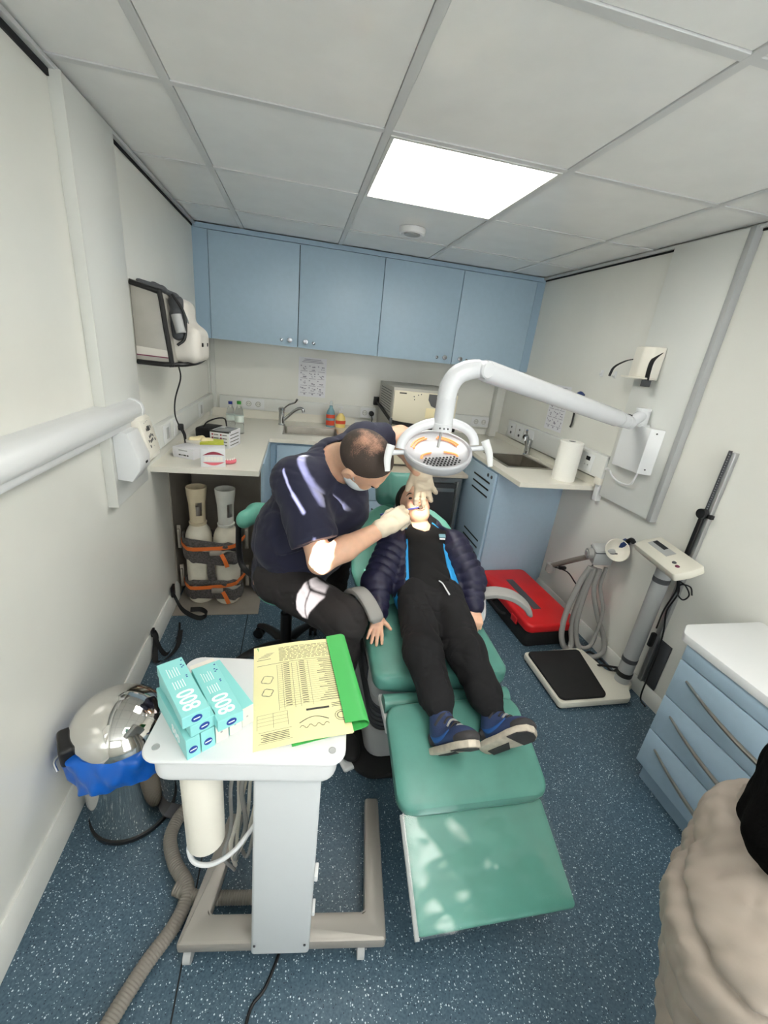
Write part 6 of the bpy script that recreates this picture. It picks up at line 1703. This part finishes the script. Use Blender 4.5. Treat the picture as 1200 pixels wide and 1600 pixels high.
# trousers and shoes
tc_ = creases(0.009, [90, 120, 75], 9)
def trouser_disp(P): return waves(0.004, [60, 44, 85], 33)(P) + tc_(P)
soft('trousers', [Ell((0.655, 0.735, 0.515), (0.150, 0.150, 0.080), None, 0.04), Cone((0.592, 0.640, 0.53), (0.852, 0.345, 0.535), 0.100, 0.079, 0.04),
                  Cone((0.852, 0.345, 0.535), (0.838, 0.335, 0.12), 0.074, 0.056, 0.03), Cone((0.70, 0.80, 0.525), (0.89, 1.02, 0.50), 0.098, 0.078, 0.04),
                  Cone((0.89, 1.02, 0.50), (0.885, 1.03, 0.12), 0.074, 0.056, 0.03)], 0.006, M_trouser, doc, disp=trouser_disp)
for (x, y, dx, dy) in ((0.835, 0.345, 0.06, -0.17), (0.885, 1.035, 0.16, 0.06)):
    d_ = _n((dx, dy, 0)); R_ = np.stack([np.cross(d_, (0, 0, 1)), d_, (0, 0, 1)], 1)
    o0 = np.array((x, y, 0))
    sh = soft('shoe', [Ell(o0 + d_ * 0.02 + np.array((0, 0, 0.062)), (0.042, 0.06, 0.045), R_, 0.03), Ell(o0 + d_ * 0.13 + np.array((0, 0, 0.045)), (0.045, 0.075, 0.032), R_, 0.04), Half((0, 0, 0.02), (0, 0, -1), 0.002)], 0.006, M_rubber, doc)
    soft('sole', [RBox(o0 + d_ * 0.08 + np.array((0, 0, 0.011)), (0.045, 0.13, 0.010), 0.009, R_)], 0.006, M_white, sh)
# gloves
pg, _t = hand_prims(D['wr'], (0.80, 0.52, 0.36), (-0.10, -0.62, 0.78), (0.35, 0.45, 0.55), [(28, 42, 28), (36, 52, 34), (48, 58, 36), (56, 60, 36)], 0.03, 1.06, (0.40, 0.90, -0.35), 0.35, 0.0018)
TIPR = _t
pg.append(Cone(D['wr'] + _n((0.86, 0.5, 0.10)) * -0.030, D['wr'] + _n((0.86, 0.5, 0.1)) * 0.02, 0.038, 0.034, 0.012))
soft('glove', pg, 0.0032, M_glove, doc, disp=waves(0.0012, [240, 180, 300], 2))
lw = D['wl'] + np.array((0.008, 0.0, 0.004)); ld = _n((0.34, 0.18, -0.92))
pg, TIPL = hand_prims(lw, ld, (-0.02, -0.97, -0.2), (-0.92, 0.05, -0.34), [(6, 10, 8), (4, 10, 8), (6, 12, 10), (12, 16, 12)], 0.17, 1.04, (0.55, 0.92, -0.15), 0.05, 0.0026)
pg.append(Cone(lw - ld * 0.035, lw + ld * 0.02, 0.036, 0.032, 0.012))
soft('glove', pg, 0.0032, M_glove, doc, disp=waves(0.0012, [240, 180, 300], 6))

# ------------------------------------------------------------------ the boy
boy = thing('person', 'boy in navy quilted jacket and black joggers lying with mouth open', 'person', (1.20, 0.40, 0.48))
B = dict(pel=(1.202, 0.475, 0.563), che=(1.210, 0.640, 0.665), nb=(1.208, 0.705, 0.722), hr=(1.138, 0.44, 0.562), hl=(1.262, 0.44, 0.562), kr=(1.088, 0.135, 0.548), kl=(1.238, 0.125, 0.548),
         ar=(1.103, -0.055, 0.480), al=(1.264, -0.060, 0.480), sr=(1.078, 0.640, 0.695), sl=(1.332, 0.610, 0.712), er=(0.988, 0.500, 0.600), el=(1.392, 0.485, 0.615), wr=(0.976, 0.372, 0.540), wl=(1.368, 0.385, 0.548), hd=(1.184, 0.785, 0.826))
B = {k: np.array(v) for k, v in B.items()}
BF, BU = (-0.08, -0.62, 0.78), (-0.22, 0.74, 0.62)
hp, bpt, bR = head_prims(B['hd'], BF, BU, 0.84, True)
RH, _ = hand_prims(B['wr'] + np.array((-0.002, -0.012, -0.004)), (-0.22, -0.93, -0.28), (0, -0.22, 0.97), (1, -0.2, 0), [(4, 16, 14), (6, 18, 14), (6, 20, 14), (8, 20, 14)], 0.12, 0.64, (0.75, 0.62, -0.1), 0.1, 0.0012)
LH, _ = hand_prims(B['wl'] + np.array((0, -0.01, -0.004)), (-0.10, -0.93, -0.34), (0.1, -0.34, 0.93), (-1, 0, 0), [(55, 75, 45), (58, 78, 45), (60, 80, 45), (62, 80, 45)], 0.03, 0.72, (0.5, 0.8, -0.4), 0.5)
tn = _n((0, -0.485, 0.87))
body = hp + [Cone(B['nb'] - tn * 0.01, bpt(0, -0.02, -0.07), 0.045, 0.043, 0.02), Cone(B['pel'], B['che'], 0.085, 0.09, 0.03, flat=(tn, 0.75)), Cone(B['che'], B['nb'], 0.085, 0.05, 0.03),
             Cone(B['nb'], B['sr'], 0.04, 0.038, 0.03), Cone(B['nb'], B['sl'], 0.04, 0.038, 0.03), Cone(B['sr'], B['er'], 0.036, 0.030, 0.02), Cone(B['er'], B['wr'], 0.030, 0.021, 0.015),
             Cone(B['sl'], B['el'], 0.036, 0.030, 0.02), Cone(B['el'], B['wl'], 0.030, 0.021, 0.015), Cone(B['hr'], B['kr'], 0.060, 0.042, 0.03), Cone(B['kr'], lerp(B['kr'], B['ar'], 0.90), 0.042, 0.026, 0.02),
             Cone(B['hl'], B['kl'], 0.060, 0.042, 0.03), Cone(B['kl'], lerp(B['kl'], B['al'], 0.90), 0.042, 0.026, 0.02)] + RH + LH
soft('body', body, 0.0036, M_skinb, boy)
bf_, bu_ = bR[:, 1], bR[:, 2]
soft('hair', [Ell(bpt(0, -0.014, 0.032), 0.84 * np.array((0.080, 0.102, 0.094)) + 0.002, bR, 0.01), Half(bpt(0, 0.058, 0.062), bf_ * 0.80 - bu_ * 0.60, 0.006)], 0.0045, M_hairboy, boy, disp=waves(0.003, [150, 210, 120], 8))
for q in (-1, 1):
    MB().ell(bpt(q * 0.031, 0.083, 0.0), (0.009, 0.009, 0.006), 10).build('eye', M_eye, boy)
    MB().tube([bpt(q * 0.016, 0.094, 0.020), bpt(q * 0.032, 0.095, 0.025), bpt(q * 0.048, 0.084, 0.018)], [0.002, 0.003, 0.0015], 8).build('eyebrow', M_hairboy, boy)
lipP = [bpt(0.023 * math.cos(a), 0.0945 - 0.006 * abs(math.cos(a)), -0.068 + 0.0165 * math.sin(a)) for a in np.linspace(0, 2 * math.pi, 17)[:-1]]
MB().tube(lipP, 0.0034, 8, sub=2, closed=True).build('lips', M_lip, boy)
MB().ell(bpt(0, 0.078, -0.068), (0.014, 0.012, 0.014), 10).build('mouth_cavity', M_cavity, boy)
for q in range(-2, 3):
    MB().ell(bpt(q * 0.0066, 0.0885 - 0.0008 * q * q, -0.0585), (0.0032, 0.0028, 0.0045), 8).build('tooth', M_tooth, boy)
# hoodie
hood = [Cone(B['pel'] - np.array((0, 0.01, 0)), B['che'], 0.118, 0.116, 0.04, flat=(tn, 0.76)), Cone(B['che'], lerp(B['che'], B['nb'], 0.75), 0.108, 0.070, 0.04, flat=(tn, 0.85)),
        Cone(B['nb'] - tn * 0.012, B['sr'], 0.055, 0.052, 0.03), Cone(B['nb'] - tn * 0.012, B['sl'], 0.055, 0.052, 0.03),
        Cone(B['nb'] + np.array((0.062, 0.03, 0.03)), B['nb'] + np.array((0.03, -0.045, 0.022)), 0.030, 0.020, 0.02), Cone(B['nb'] + np.array((-0.055, 0.03, 0.025)), B['nb'] + np.array((-0.025, -0.045, 0.022)), 0.026, 0.020, 0.02), Cone(bpt(0, -0.045, -0.10), bpt(0.05, -0.055, -0.09), 0.050, 0.045, 0.03), Cone(bpt(0, -0.045, -0.10), bpt(-0.05, -0.055, -0.09), 0.050, 0.045, 0.03),
        Cone(B['nb'] + tn * 0.03 + np.array((0, -0.015, -0.01)), bpt(0, 0.03, -0.11), 0.026, 0.050, 0.012, 's')]
hw1 = waves(0.0028, [55, 80, 40], 15); hw2 = creases(0.007, [90, 120], 6)
hw = lambda P: hw1(P) + hw2(P)
soft('hoodie', hood, 0.005, M_hoodie, boy, disp=lambda P: hw(P))
LG = lerp(B['che'], B['nb'], 0.2) + np.array((0.062, -0.02, 0)) + tn * 0.094
td_ = _n(B['nb'] - B['pel']); tr_ = np.cross(td_, tn)
emb = MB().box(-0.014, 0.014, 0.002, 0.017, -0.004, 0.0012, M=frame(LG, tuple(-tr_ if tr_[0] < 0 else tr_), tuple(td_), tuple(tn))).build('chest_emblem', M_soapb, boy)
MB().box(-0.014, 0.010, -0.008, -0.003, -0.004, 0.0012, M=frame(LG, tuple(-tr_ if tr_[0] < 0 else tr_), tuple(td_), tuple(tn))).build('chest_lettering', M_paper, boy)
# quilted jacket, open at the front
qa = 0.011
wx = np.array((1.0, 0, 0))
jp = []
jp += [Cone(B['pel'] - np.array((0, 0.015, 0.0)) - tn * 0.008, B['che'] - tn * 0.008, 0.150, 0.143, 0.03, flat=(tn, 0.66), quilt=(0.034, qa)),
       Cone(B['che'] - tn * 0.004, lerp(B['che'], B['nb'], 0.9) - tn * 0.006, 0.140, 0.098, 0.03, flat=(tn, 0.80), quilt=(0.034, qa)),
       Cone(B['nb'] - tn * 0.012, B['sr'], 0.066, 0.066, 0.03), Cone(B['nb'] - tn * 0.012, B['sl'], 0.066, 0.066, 0.03)]
# front opening: a tapered slot through to the hoodie
op0 = B['pel'] + tn * 0.13 + np.array((0.006, -0.10, -0.055)); op1 = B['nb'] + tn * 0.08 + np.array((0.004, 0.03, 0.02))
jp += [Cone(op0, op1, 0.130, 0.084, 0.006, 's', flat=(tn, 1.55))]
for s_, e_, w_ in ((B['sr'], B['er'], B['wr']), (B['sl'], B['el'], B['wl'])):
    jp += [Cone(s_, e_, 0.066, 0.058, 0.02, quilt=(0.034, qa)), Cone(e_, lerp(e_, w_, 0.94), 0.057, 0.040, 0.02, quilt=(0.032, qa * 0.8))]
jp += [Cone(bpt(0.075, -0.055, -0.125), bpt(-0.075, -0.055, -0.125), 0.040, 0.040, 0.03)]
jw = waves(0.0022, [90, 130, 70], 18)
jk = soft('jacket', jp, 0.0044, M_jacket, boy, disp=lambda P: jw(P))
# cyan lining: the same shell a little thinner, with a narrower slot so that it shows along the opening
lp = [Cone(B['pel'] - np.array((0, 0.012, 0.0)) - tn * 0.008, B['che'] - tn * 0.008, 0.146, 0.140, 0.03, flat=(tn, 0.67)),
      Cone(B['che'] - tn * 0.004, lerp(B['che'], B['nb'], 0.9) - tn * 0.006, 0.137, 0.096, 0.03, flat=(tn, 0.79)),
      Cone(op0 + np.array((-0.012, 0, 0)), op1 + np.array((-0.012, 0, 0)), 0.111, 0.058, 0.004, 's', flat=(tn, 1.55))]
soft('lining', lp, 0.0044, M_cyan, jk)
# joggers
jw1 = waves(0.004, [70, 100, 48, 130], 25); jw2 = creases(0.008, [110, 150, 90], 14)
jgw = lambda P: jw1(P) + jw2(P)
jg = [Ell(B['pel'] + np.array((0, -0.02, -0.004)), (0.128, 0.10, 0.080), None, 0.04), Cone(B['hr'], B['kr'], 0.078, 0.063, 0.03), Cone(B['kr'], lerp(B['kr'], B['ar'], 0.75), 0.063, 0.054, 0.03), Cone(lerp(B['kr'], B['ar'], 0.75), lerp(B['kr'], B['ar'], 0.98), 0.052, 0.034, 0.02),
      Cone(B['hl'], B['kl'], 0.078, 0.063, 0.03), Cone(B['kl'], lerp(B['kl'], B['al'], 0.75), 0.063, 0.054, 0.03), Cone(lerp(B['kl'], B['al'], 0.75), lerp(B['kl'], B['al'], 0.98), 0.052, 0.034, 0.02)]
jo = soft('joggers', jg, 0.005, M_jogger, boy, disp=jgw)
MB().tube([(1.222, 0.425, 0.647), (1.228, 0.40, 0.650), (1.234, 0.365, 0.642), (1.240, 0.345, 0.634)], [0.0025, 0.0025, 0.003, 0.0035], 8).build('drawstring', M_paper, jo)
# trainers
def trainer(ank, L, U):
    L = _n(L); U = _n(np.array(U, float) - L * np.dot(U, L)); S = np.cross(L, U)
    R_ = np.stack([S, L, U], 1); o = np.array(ank, float) - U * 0.050 - L * 0.030
    def pt(a, b, c): return o + S * a + L * b + U * c
    up = soft('shoe', [Ell(pt(0, 0.030, 0.042), (0.030, 0.044, 0.036), R_, 0.02), Ell(pt(0, 0.085, 0.030), (0.034, 0.055, 0.026), R_, 0.03), Ell(pt(0, 0.125, 0.024), (0.034, 0.038, 0.020), R_, 0.02),
                       Cone(pt(0, 0.030, 0.050), pt(0, 0.026, 0.082), 0.032, 0.033, 0.02), Cone(pt(0, 0.055, 0.066), pt(0, 0.045, 0.095), 0.022, 0.018, 0.015), Half(pt(0, 0, 0.012), -U, 0.002),
                       Cone(pt(0, 0.022, 0.084), pt(0, 0.018, 0.12), 0.026, 0.030, 0.004, 's')], 0.0038, M_shoe, boy)
    outl = [(-0.024, -0.012), (-0.012, -0.020), (0.012, -0.020), (0.024, -0.012), (0.030, 0.02), (0.031, 0.06), (0.037, 0.10), (0.036, 0.135), (0.024, 0.160), (0.004, 0.168), (-0.016, 0.162), (-0.031, 0.145), (-0.036, 0.115), (-0.033, 0.08), (-0.027, 0.05), (-0.027, 0.02)]
    FM = frame(o, tuple(S), tuple(L), tuple(U))
    MB().prism(outl, -0.008, 0.011, bev=0.004, M=FM).build('sole', M_sole, up)
    tre = [(-0.030, 0.105), (0.033, 0.095), (0.034, 0.13), (0.022, 0.156), (0.004, 0.163), (-0.015, 0.157), (-0.029, 0.14)]
    MB().prism(tre, -0.0105, -0.0075, M=FM).build('tread', M_shoed, up)
    MB().prism([(-0.026, 0.0), (0.0, 0.0), (0.004, 0.08), (-0.026, 0.06)], -0.0100, -0.0078, M=FM).build('tread', M_shoed, up)
    soft('toe_cap', [Ell(pt(0, 0.126, 0.020), (0.0375, 0.042, 0.022), R_, 0.01), Half(pt(0, 0.108, 0.0), -L, 0.004), Half(pt(0, 0, 0.008), -U, 0.002)], 0.004, M_shoed, up)
    for sg in (-1, 1):
        MB().tube([pt(sg * 0.031, 0.012, 0.040), pt(sg * 0.0345, 0.035, 0.024), pt(sg * 0.0365, 0.065, 0.026), pt(sg * 0.0345, 0.10, 0.042)], [0.003, 0.0075, 0.006, 0.002], 8, flat=0.35, up=tuple(S)).build('side_flash', M_swoosh, up)
    for k in range(4):
        b = 0.070 + 0.013 * k; h = 0.078 - 0.0085 * k
        MB().tube([pt(-0.024, b, h - 0.016), pt(-0.012, b + 0.001, h - 0.002), pt(0, b + 0.002, h + 0.002), pt(0.012, b + 0.001, h - 0.002), pt(0.024, b, h - 0.016)], 0.0032, 8).build('lace', M_grey if k % 2 else M_shoed, up)
    MB().tube([pt(-0.032, 0.040, 0.060), pt(-0.020, 0.056, 0.084), pt(0, 0.062, 0.094), pt(0.020, 0.056, 0.084), pt(0.032, 0.040, 0.060)], 0.0065, 8, flat=0.6).build('strap', M_shoed, up)
    soft('heel_counter', [Ell(pt(0, 0.006, 0.034), (0.031, 0.026, 0.026), R_, 0.01)], 0.004, M_shoed, up)
    MB().tube([pt(-0.029, 0.03, 0.082), pt(0, 0.0, 0.088), pt(0.029, 0.03, 0.082)], 0.005, 8).build('collar', M_shoed, up)
for a_, k_ in ((B['ar'], B['kr']), (B['al'], B['kl'])):
    soft('sock', [Cone(lerp(k_, a_, 0.85), a_ + np.array((0, -0.018, -0.012)), 0.033, 0.030, 0.01)], 0.005, M_hoodie, boy)
trainer((1.097, -0.094, 0.456), (0.36, -0.52, 0.78), (0.10, 0.75, 0.60))
trainer((1.258, -0.098, 0.456), (0.52, -0.36, 0.78), (0.30, 0.85, 0.32))
# instruments in the dentist's hand
tip = (np.array(TIPR[0]) + np.array(TIPR[4])) / 2
mouth = bpt(0, 0.092, -0.066)
dd_ = _n(mouth - tip)
t = thing('dental_mirror', 'blue-handled dental mirror held at the boy\'s mouth', 'dental mirror', tuple(tip))
MB().tube([tip - dd_ * 0.075, tip + dd_ * 0.005, mouth - dd_ * 0.012], [0.0042, 0.0038, 0.0028], 10, sub=2).build('handle', M_violet, t)
MB().lathe([(0.0001, 0), (0.009, 0), (0.010, 0.0012), (0.009, 0.0025), (0.0001, 0.0025)], 20, aim(mouth + dd_ * 0.0, (0.1, -0.6, 0.8))).build('mirror', M_chrome, t)

# ------------------------------------------------------------------ person in the taupe puffer jacket, close to the viewer
wom = thing('person', 'black-haired person in a taupe quilted puffer jacket, seated beside the drawers', 'person', (1.46, -0.77, 0.0))
Wp = dict(pel=(1.45, -0.78, 0.49), che=(1.392, -0.735, 0.69), nb=(1.415, -0.70, 0.85), hd=(1.430, -0.662, 0.962), sl=(1.43, -0.625, 0.785), sr=(1.42, -0.83, 0.79), el=(1.465, -0.60, 0.60), er=(1.50, -0.90, 0.56), wl=(1.63, -0.67, 0.56), wr=(1.66, -0.82, 0.56))
Wp = {k: np.array(v) for k, v in Wp.items()}
hp, wpt, wR = head_prims(Wp['hd'], (0.90, 0.25, -0.36), (0.36, 0.08, 0.93), 0.88)
h1, _ = hand_prims(Wp['wl'], (0.95, -0.2, -0.1), (0, 0, 1), (-0.2, -0.95, 0), [(20, 25, 15)] * 4, 0.06, 0.78)
h2, _ = hand_prims(Wp['wr'], (0.95, 0.2, -0.1), (0, 0, 1), (-0.2, 0.95, 0), [(20, 25, 15)] * 4, 0.06, 0.78)
legs = []
for y0, y1 in ((-0.72, -0.69), (-0.84, -0.87)):
    legs.append(((1.46, y0, 0.485), (1.80, y1, 0.475), (1.80, y1, 0.085)))
body = hp + h1 + h2 + [Cone(Wp['nb'], wpt(0, -0.03, -0.06), 0.045, 0.043, 0.03), Cone(Wp['pel'], Wp['che'], 0.095, 0.095, 0.05), Cone(Wp['che'], Wp['nb'], 0.09, 0.05, 0.05), Cone(Wp['nb'], Wp['sl'], 0.042, 0.042, 0.03), Cone(Wp['nb'], Wp['sr'], 0.042, 0.042, 0.03),
             Cone(Wp['sl'], Wp['el'], 0.038, 0.034, 0.02), Cone(Wp['el'], Wp['wl'], 0.034, 0.023, 0.02), Cone(Wp['sr'], Wp['er'], 0.038, 0.034, 0.02), Cone(Wp['er'], Wp['wr'], 0.034, 0.023, 0.02)]
for a, b, c in legs: body += [Cone(a, b, 0.065, 0.05, 0.03), Cone(b, c, 0.045, 0.034, 0.03)]
soft('body', body, 0.005, M_skin, wom)
pw = waves(0.003, [70, 110, 150, 45], 41); pc = creases(0.005, [120, 150, 100], 17, 2.0)
def puff(P):
    u = (P - Wp['nb']) @ _n((-0.1, 0.1, -0.98))
    streak = 0.0028 * np.sin(210 * ((P - Wp['nb']) @ _n((0.75, 0.6, 0.1))) + 3 * np.sin(22 * u))
    ws = P[:, 2] + 0.10 * (P[:, 1] + 0.7) - 0.12 * (P[:, 0] - 1.4) + 0.004 * np.sin(40 * P[:, 1]) + 0.004 * np.sin(33 * P[:, 0])
    seam = 0.017 * (1 - np.abs(np.sin(math.pi * (ws - 0.745) / 0.115))) ** 3.5
    return pw(P) + pc(P) + streak * 0.8 + seam
pj_ = [Cone(Wp['pel'] - np.array((0, 0, 0.03)), Wp['che'], 0.165, 0.150, 0.03, quilt=(0.115, 0.020, 0.3)), Cone(Wp['che'], Wp['nb'] - np.array((0, 0, 0.03)), 0.145, 0.095, 0.05, quilt=(0.115, 0.014, 0.15)), Cone(Wp['nb'] - np.array((0, 0, 0.02)), Wp['sl'], 0.080, 0.078, 0.04), Cone(Wp['nb'] - np.array((0, 0, 0.02)), Wp['sr'], 0.080, 0.078, 0.04),
       Cone(Wp['sl'], Wp['el'], 0.082, 0.076, 0.02, quilt=(0.095, 0.016, 0.35)), Cone(Wp['el'], Wp['wl'], 0.074, 0.046, 0.02, quilt=(0.08, 0.012)), Cone(Wp['sr'], Wp['er'], 0.082, 0.076, 0.02, quilt=(0.095, 0.016, 0.35)), Cone(Wp['er'], Wp['wr'], 0.074, 0.046, 0.02, quilt=(0.08, 0.012)),
       Cone(Wp['nb'] + np.array((-0.035, -0.03, 0.0)), Wp['nb'] + np.array((-0.01, 0.05, 0.0)), 0.052, 0.045, 0.03)]
soft('puffer_jacket', pj_, 0.0055, M_puffer, wom, disp=puff)
soft('hair', [Ell(wpt(0, -0.014, 0.028), (0.078, 0.098, 0.090), wR, 0.03), Cone(wpt(0, -0.045, -0.01), wpt(0.0, -0.05, -0.11), 0.066, 0.058, 0.04), Cone(wpt(-0.055, -0.01, -0.02), wpt(-0.055, 0.0, -0.13), 0.034, 0.026, 0.03), Cone(wpt(0.055, -0.01, -0.02), wpt(0.055, 0.0, -0.13), 0.034, 0.026, 0.03),
              Ell(wpt(0, 0.085, -0.03), (0.050, 0.055, 0.088), wR, 0.02, 's')], 0.005, M_hairb, wom, disp=waves(0.003, [160, 220, 90], 3))
tp = [Ell((1.45, -0.78, 0.49), (0.12, 0.145, 0.075), None, 0.04)]
for a, b, c in legs: tp += [Cone(a, b, 0.080, 0.062, 0.03), Cone(b, np.array(c) + np.array((0, 0, 0.02)), 0.058, 0.046, 0.03)]
soft('trousers', tp, 0.008, M_trouser, wom)
for a, b, c in legs:
    soft('shoe', [Ell((1.85, c[1], 0.040), (0.085, 0.038, 0.040), None, 0.03), Ell((1.80, c[1], 0.052), (0.045, 0.036, 0.045), None, 0.03), Half((0, 0, 0.0), (0, 0, -1), 0.002)], 0.007, M_rubber, wom)
t = thing('visitor_stool', 'low dark grey stool under the person in the puffer jacket', 'stool', (1.45, -0.78, 0))
MB().prism([(1.36, -0.91), (1.60, -0.91), (1.60, -0.67), (1.36, -0.67)], 0.375, 0.412, bev=0.01, corner=0.06, cseg=6).build('seat', M_greyd, t)
for y in (-0.87, -0.71):
    for x in (1.40, 1.56): MB().cyl((x, y, 0), (x, y, 0.38), 0.012, n=12).build('leg', M_alu, t)
M_sunmask = mat('sun_mask_white', (215, 214, 208), 0.8)
# holes (y, z) shaped to cast the sun patches: polygons 'p', slits 'l', and bars 'c' left across them
SUN_PATCH_HOLES = [
    ('p', [(-0.470, 0.965), (-0.447, 1.016), (-0.455, 1.066), (-0.475, 1.100), (-0.540, 1.122), (-0.600, 1.120), (-0.632, 1.100), (-0.606, 1.060), (-0.575, 1.010), (-0.560, 0.975), (-0.520, 0.960)]),
    ('c', ([(-0.455, 1.075), (-0.510, 1.070), (-0.545, 1.078), (-0.625, 1.105)], 0.0045)),
    ('c', ([(-0.520, 1.072), (-0.530, 1.03), (-0.560, 0.965)], 0.0045)),
    ('p', [(-0.555, 1.205), (-0.560, 1.270), (-0.575, 1.312), (-0.625, 1.315), (-0.655, 1.275), (-0.655, 1.225), (-0.630, 1.195)]),
    ('c', ([(-0.590, 1.19), (-0.595, 1.26), (-0.585, 1.32)], 0.005)),
    ('l', ([(-0.330, 1.516), (-0.404, 1.489), (-0.477, 1.452), (-0.535, 1.425)], 0.0115)),
    ('l', ([(-0.300, 1.440), (-0.350, 1.415), (-0.395, 1.390)], 0.0045)),
    ('l', ([(-0.395, 1.390), (-0.440, 1.375), (-0.478, 1.362)], 0.0075)),
]
# ------------------------------------------------ unseen sheet added in the side window: its holes shape the sun patches
def mask_holes(x, z):
    inside = np.zeros(x.shape, bool)
    for kind, a in SUN_PATCH_HOLES:
        if kind == 'e':
            cx, cz, rx, rz, rot = a
            c, s = math.cos(rot), math.sin(rot)
            dx, dz = x - cx, z - cz
            u, w = (dx * c + dz * s) / rx, (-dx * s + dz * c) / rz
            inside |= (u * u + w * w) < 1
        elif kind == 'p':
            c = np.zeros(x.shape, bool)
            for (p, q) in zip(a, a[1:] + a[:1]):
                cr = ((p[1] > z) != (q[1] > z)) & (x < (q[0] - p[0]) * (z - p[1]) / (q[1] - p[1] + 1e-12) + p[0])
                c ^= cr
            inside |= c
        else:
            pts, hw = a
            for (p, q) in zip(pts[:-1], pts[1:]):
                p, q = np.array(p), np.array(q)
                d = q - p
                t = np.clip(((x - p[0]) * d[0] + (z - p[1]) * d[1]) / (d @ d), 0, 1)
                hit = (x - p[0] - t * d[0]) ** 2 + (z - p[1] - t * d[1]) ** 2 < hw * hw
                inside = (inside | hit) if kind == 'l' else (inside & ~hit)
    return inside
NX, NZ = 260, 300
fx = np.linspace(SY0 + 0.03, SY1 - 0.03, NX + 1); fz = np.linspace(SZ0 + 0.03, SZ1 - 0.03, NZ + 1)
cx = (fx[:-1] + fx[1:]) / 2; cz = (fz[:-1] + fz[1:]) / 2
hole = mask_holes(cx[:, None] + 0 * cz[None, :], cz[None, :] + 0 * cx[:, None])
vid = lambda i, k: i * (NZ + 1) + k
vv = [(-0.02, x, z) for x in fx for z in fz]
ff = []
for i in range(NX):          # merge runs of cells in each column to keep it light
    k = 0
    while k < NZ:
        if hole[i, k]: k += 1; continue
        k0 = k
        while k < NZ and not hole[i, k]: k += 1
        ff.append([vid(i, k0), vid(i + 1, k0), vid(i + 1, k), vid(i, k)])
mbf = MB(); mbf.v = vv; mbf.f = ff
fo = mbf.build('sun_patch_mask', M_sunmask, w1, smooth=False)
